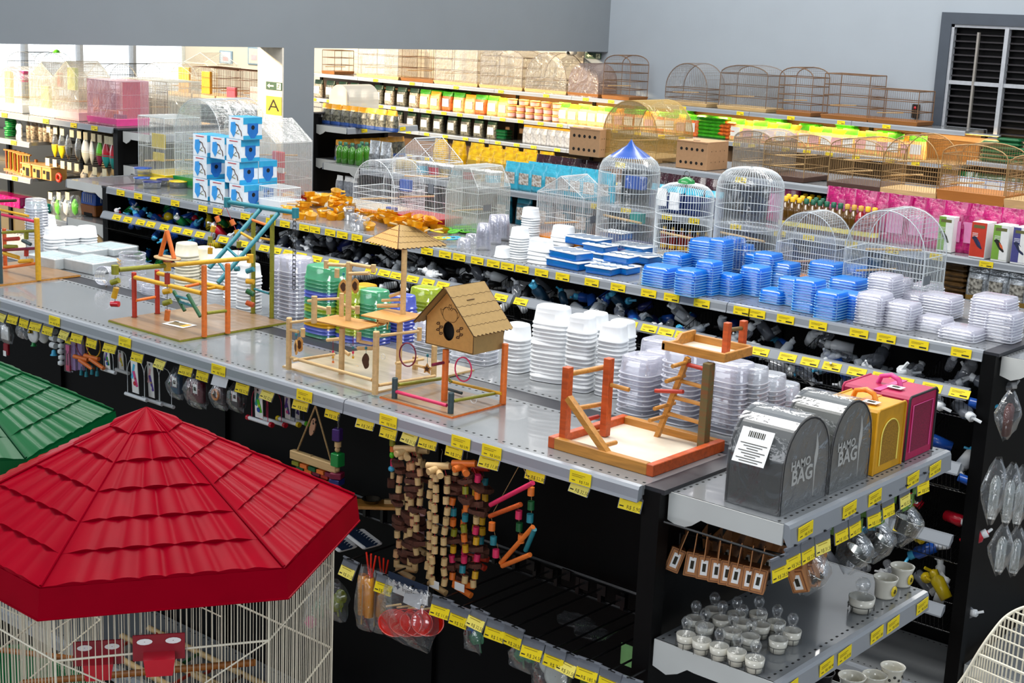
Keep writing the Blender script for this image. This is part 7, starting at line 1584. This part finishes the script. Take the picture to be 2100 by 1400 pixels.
for i, u in enumerate((99, 113, 127, 147, 162, 175, 191, 204, 218, 227)):
    p = PY(u, 254 + (u - 99) * .19, 5.86); solo('display_hook', None, 'beige tagged hook on the sunlit row, %s from left in the upper line' % ORD[i], 'display hook', p, 0, 'beige tagged hooks', me=_tm)
    nm, m1, m2 = _hang[(4, 4, 1, 1, 3, 3, 2, 0, 0, 0)[i]]; t = thing('hanging_pack', '%s hanging under the %s beige tag' % (nm, ORD[i]), 'bird toy', p + V(0, .05, -.02), U(-.3, .3), 'packs under the upper beige tags')
    part('upper', MB().lathe([(.012, -.04), (.035, -.1), (.04, -.14), (.02, -.16)], m1, 8, sy=.4), t); part('lower', MB().lathe([(.04, -.13), (.034, -.17), (.01, -.22), (.001, -.22)], m2, 8, sy=.4), t)
for i, u in enumerate((97, 112, 128, 142, 157, 176, 194, 214)):
    p = PY(u, 322 + (u - 97) * .19, 5.86); solo('display_hook', None, 'beige tagged hook on the sunlit row, %s from left in the lower line' % ORD[i], 'display hook', p, 0, 'beige tagged hooks', me=_tm)
    if i > 3: t = thing('hanging_pack', 'beige crumpled pack hanging under the %s lower tag' % ORD[i], 'bird toy', p + V(0, .06, -.03), 0, 'packs under the lower beige tags'); part('pack', MB().lathe([(.01, -.02), (.04, -.06), (.035, -.1), (.001, -.12)], mat('crumpled_beige', 'c8bca8', .5, 0, .3, 60), 8, sy=.5), t)
for k, u in enumerate((103, 120, 138)):
    p = PY(u, 392, 5.86); solo('display_hook', None, 'orange and beige tagged hook above the lowest packs, %s from left' % ORD[k], 'display hook', p, 0, 'beige tagged hooks', me=_tm); t = thing('hanging_pack', 'green and white wrapped toy, %s from left above the pet carrier' % ORD[k], 'bird toy', p + V(0, .06, -.03), .2, 'green and white packs'); part('wrap', wrapbag(.12, .16, .06, BAG, .6), t); part('toy', MB().lathe([(.01, -.03), (.035, -.07), (.03, -.13), (.001, -.15)], LIME if k != 1 else PAPER, 8, sy=.4), t)
row_px('toy_box', 'box', MB().box((0, 0, .04), (.14, .12, .08), PKB, bev=.004).mesh('box'), [6, 26, 46], 5.9, 1.09, 'bright pink box behind the leftmost perch stand, %s from left', 'bright pink boxes')
row_px('toy_box', 'box', MB().box((0, 0, .03), (.1, .1, .06), TEALP, bev=.01).mesh('box'), [78, 92], 5.9, 1.09, 'teal green plastic box left of the green packs, %s from left', 'teal boxes')
# clear round boxes, amber cups, hoops on the second row
def rbox(m):
    def f():
        t = thing('round_box', '', 'plastic box', group='clear boxes with coloured lids'); part('box', MB().lathe([(.001, .001), (.05, .001), (.052, .035)], CLR, 18), t); part('lid', MB().lathe([(.055, .034), (.055, .04), (.001, .042)], m, 18), t); return t
    return proto(f)
for i, (u, v, m, up, lb) in enumerate(((293, 377, BLUP, 0, 'blue lidded clear round box at the far end'), (293, 372, BLUP, .045, 'blue lidded clear round box stacked on another'), (325, 378, YELPL, 0, 'clear round box with a yellow lid, behind the blue ones'), (312, 385, NAVY, 0, 'navy lidded clear round box in front'), (340, 380, NAVY, 0, 'navy lidded clear round box, right of the front one'), (366, 384, YELPL, 0, 'yellow lidded round box nearest the blue boxes'))):
    p = P(u, v, 1.6015); rbox(m)(lb, (p.x, p.y, 1.6015 + up), 0)
def box_blue():
    t = thing('accessory_box', '', 'box', group='blue and white printed boxes'); W3 = .125; H3 = .118
    part('box', MB().box((0, 0, H3 / 2), (W3, W3, H3), mat('white_box_card', 'e6eef4', .5), bev=.001), t)
    CB = mat('cyan_print', '2ba4d4', .45); DB = mat('blue_print', '1e6fc0', .4); mb = MB()
    mb.box((0, 0, H3 + .0004), (W3 * .99, W3 * .99, .001), CB)
    mb.prism([(-.062, .0), (.062, .03), (.062, .058), (-.062, .058)], -.0632, -.0626, CB, TM((0, 0, H3 / 2))) if 0 else None
    mb.prism([(-.042, .028), (-.008, .032), (.004, .014), (-.004, -.03), (-.02, -.05), (-.046, -.02)], -.0638, -.0630, mat('cup_print', '3f9fe8', .3), TM((0, 0, H3 / 2)))
    mb.path([(.0, -.0642, .08), (.02, -.0642, .075), (.03, -.0642, .055), (.045, -.0642, .045), (.05, -.0642, .02)], .0028, BURN, 4).path([(.02, -.0642, .05), (.0, -.0642, .035), (.03, -.0642, .03)], .0018, OLIW, 4)
    mb.box((0, -.0636, .108), (.07, .0006, .004), REDP)
    T = TM((0, 0, H3 / 2), rz(PI / 2))
    mb.box((.0632, 0, .1), (.001, W3, .035), CB).box((.0634, 0, .012), (.001, W3, .022), CB).box((.0638, 0, .062), (.001, .07, .05), DB).prism([(-.035, -.0), (.035, 0), (.012, -.03), (-.012, -.03)], -.0646, -.0636, DB, TM((0, 0, .038), rz(PI / 2))).lathe([(.001, 0), (.012, 0)], HOLE, 10, (.0648, 0, .065), rot=ry(PI / 2))
    part('print', mb, t); return t
bb = proto(box_blue)
for i, (u, v, lb) in enumerate(((411, 412, 'bottom left of the front'), (446, 417, 'bottom centre of the front'), (486, 413, 'bottom right of the front'), (411, 377, 'middle left of the front'), (477, 382, 'middle right of the front'), (411, 341, 'top left'), (447, 341, 'top centre'), (480, 340, 'top right'), (485, 300, 'crowning the pile'), (517, 392, 'lower right, set back'), (517, 420, 'lowest right, set back'), (445, 380, 'centre, set back'))):
    lvl = {412: 0, 417: 0, 413: 0, 377: 1, 382: 1, 341: 2, 340: 2, 300: 3, 392: 1, 420: 0, 380: 1}[v]; z = 1.6015 + .1195 * lvl
    yb = 5.02 if 'set back' not in lb else 5.16; bb('blue and white cup box, %s of the pyramid' % lb, (Xat(u, yb - .06, z), yb, z + .001), U(-.03, .03))
AC = MB().lathe([(.001, 0), (.026, 0), (.03, .03), (.032, .03)], TAMB, 14).box((.04, 0, .026), (.02, .02, .003), TAMB).mesh('cup'); CC_ = MB().lathe([(.001, 0), (.026, 0), (.03, .03), (.032, .03)], CLR, 14).box((.04, 0, .026), (.02, .02, .003), CLR).mesh('cup')
random.seed(4); pts = []
for u0, u1, v0, v1, n in ((585, 712, 408, 452, 44), (712, 828, 432, 472, 50), (828, 915, 452, 484, 20)):
    for i in range(n): pts.append((U(u0, u1), U(v0, v1)))
pts.sort()
for i, (u, v) in enumerate(pts):
    am = not (598 < u < 620 and v < 425 or 700 < u < 745 and v > 440); p = P(u, v, 1.6015); p.y = max(4.92, min(5.25 if u > 715 else 5.7, p.y)); a = i // 10
    solo('feeder_cup', None, '%s feeder cup, %s from left in the %s cluster from the end' % ('amber' if am else 'clear', ORD[i % 10], ORD[a]), 'feeder cup', (p.x, p.y, 1.6025 + (.028 if i % 3 == 0 else 0)), (U(-.35, .35), U(-.35, .35), U(0, 6)), 'feeder cups heaped on the second row', me=AC if am else CC_)
DWL = MB().tube((0, 0, -.03), (0, 0, .03), .005, PINE, 6).mesh('perch_dowel')
for i in range(14):
    u = 600 + 23 * i; v = 418 + 4.5 * i - (i % 3) * 6; p = P(u, v, 1.65); solo('perch_dowel', None, 'short pale dowel lying on the amber cups, %s from the far end' % ORD[i], 'dowel', p, (PI / 2, 0, U(0, 3)), 'pale dowels on the amber cups', me=DWL)
for i, (u, v, m, nm) in enumerate(((880, 468, BLK, 'black'), (905, 462, BLK, 'black'), (895, 478, YELPL, 'yellow'), (868, 486, ORGP, 'orange'), (915, 470, LIME, 'lime'), (930, 478, LIME, 'lime'), (938, 460, CYAN, 'sky blue'), (948, 466, LIME, 'lime'), (925, 492, CYAN, 'sky blue'), (950, 488, CLRV, 'clear'), (960, 474, LIME, 'lime'), (905, 492, YELPL, 'yellow'))):
    p = P(u, v, 1.61); mb = MB().path([(.045 * math.cos(k * PI / 9), .026 * math.sin(k * PI / 9), 0) for k in range(18)], .004, m, 6, True)
    for k in range(3): mb.tube((-.025 + .025 * k, -.022, 0), (-.025 + .025 * k, .022, 0), .0025, m, 5)
    solo('basket_hoop', mb, '%s plastic oval hoop with bars, %s of the heap beside the shelter roof' % (nm, ORD[i]), 'plastic hoop', (p.x, max(4.93, p.y), 1.607 + .006 * (i % 3)), (U(-.2, .2), U(-.1, .1), U(0, 3)), 'plastic hoops on the second row')
# drinkers jumbled in the wire bins
def drinker(m, cap):
    return MB().lathe([(.001, 0), (.015, 0), (.017, .05), (.008, .06), (.006, .075)], m, 10).lathe([(.011, .058), (.012, .072), (.001, .074)], cap, 8).tube((0, 0, .07), (.02, 0, .085), .004, cap, 6).mesh('drinker')
DR = {n: drinker(m, c) for n, m, c in (('blue', BLUP, CYAN), ('green', GRNP, WHITE), ('yellow', YELPL, YELPL), ('clear', CLR, WHITE), ('navy', NAVY, BLK), ('grey', TAGM, WHITE), ('teal', mat('dark_teal', '153a52', .4), CYAN), ('white', WHITE, WHITE), ('red', REDP, WHITE), ('dark', BLK, TAGM))}
random.seed(12)
def bins(kk, z, n, palette, where):
    n = int(n * 1.35)
    for i in range(n):
        x = g2a + (kk + (i + .5) / n) * b2; y = U(4.86, 5.10); zz = z - .085 + (y - 4.86) * .34 + U(0, .05); c = random.choice(palette)
        solo('drinker', None, '%s bird drinker, %s from left %s' % (c, ORD[i], where), 'bird drinker', (x, y, zz), (U(.6, 2.4), U(-.6, .6), U(0, 6)), 'drinkers jumbled in the wire bins', me=DR[c], sc=U(1.0, 1.6))
pal = [['blue', 'blue', 'blue', 'green', 'yellow', 'green', 'blue', 'red'], ['dark', 'grey', 'navy', 'clear', 'white', 'grey'], ['clear', 'grey', 'dark', 'white', 'dark'], ['teal', 'navy', 'white', 'clear', 'blue'], ['clear', 'grey', 'clear', 'blue', 'white']]
for k in range(5): bins(k, 1.45, 42, pal[k], 'in the %s top bin' % ORD[k])
for k in range(5): bins(k, 1.175, 16 if k < 3 else 24, pal[k] if k < 4 else ['white', 'navy', 'blue', 'clear'], 'in the %s second bin' % ORD[k])
for k in (3, 4): bins(k, .905, 18, ['red', 'green', 'yellow', 'blue', 'white'], 'in the %s third bin' % ORD[k])
for k in (4,): bins(k, .635, 18, ['clear', 'yellow', 'grey', 'white'], 'in the %s lowest bin' % ORD[k])
# bags hanging beside the near end of the second row
for i, (u, v, w_, h, lb) in enumerate(((2048, 940, .11, .2, 'long clear bag hanging past the end of the second row, left one'), (2078, 950, .1, .2, 'long clear bag hanging past the end of the second row, middle one'), (2100, 955, .1, .2, 'long clear bag cut by the right photo edge'), (2060, 1075, .09, .16, 'lower clear bag of empty bottles, left one'), (2090, 1080, .09, .16, 'lower clear bag of empty bottles, right one'), (2075, 800, .1, .15, 'dim clear bag with brownish tubes under the end shelf'))):
    p = PX(u, v, -1.62); t = thing('hanging_bag', lb, 'clear bag', p, PI / 2 + .3, 'clear bags at the end of the second row'); part('bag', wrapbag(w_, h, .06, BAG, .35), t)
    for q in range(2): part('bottle', MB().lathe([(.001, -h * .95), (.014, -h * .95), (.015, -h * .4), (.006, -h * .3)], GLASSB if i < 5 else mat('brown_tube', '5a2a20', .3), 10, (-.018 + .036 * q, 0, 0)), t)
for k, (z) in enumerate((PX(2060, 935, -1.62).z, PX(2070, 1070, -1.62).z, 1.47)): solo('hook_rail', MB().tube((-1.62, 4.9, z + .005), (-1.62, 5.72, z + .005), .005, BLK, 6), ['upper', 'lower', 'topmost'][k] + ' black rail holding bags at the end of the second row', 'rail')
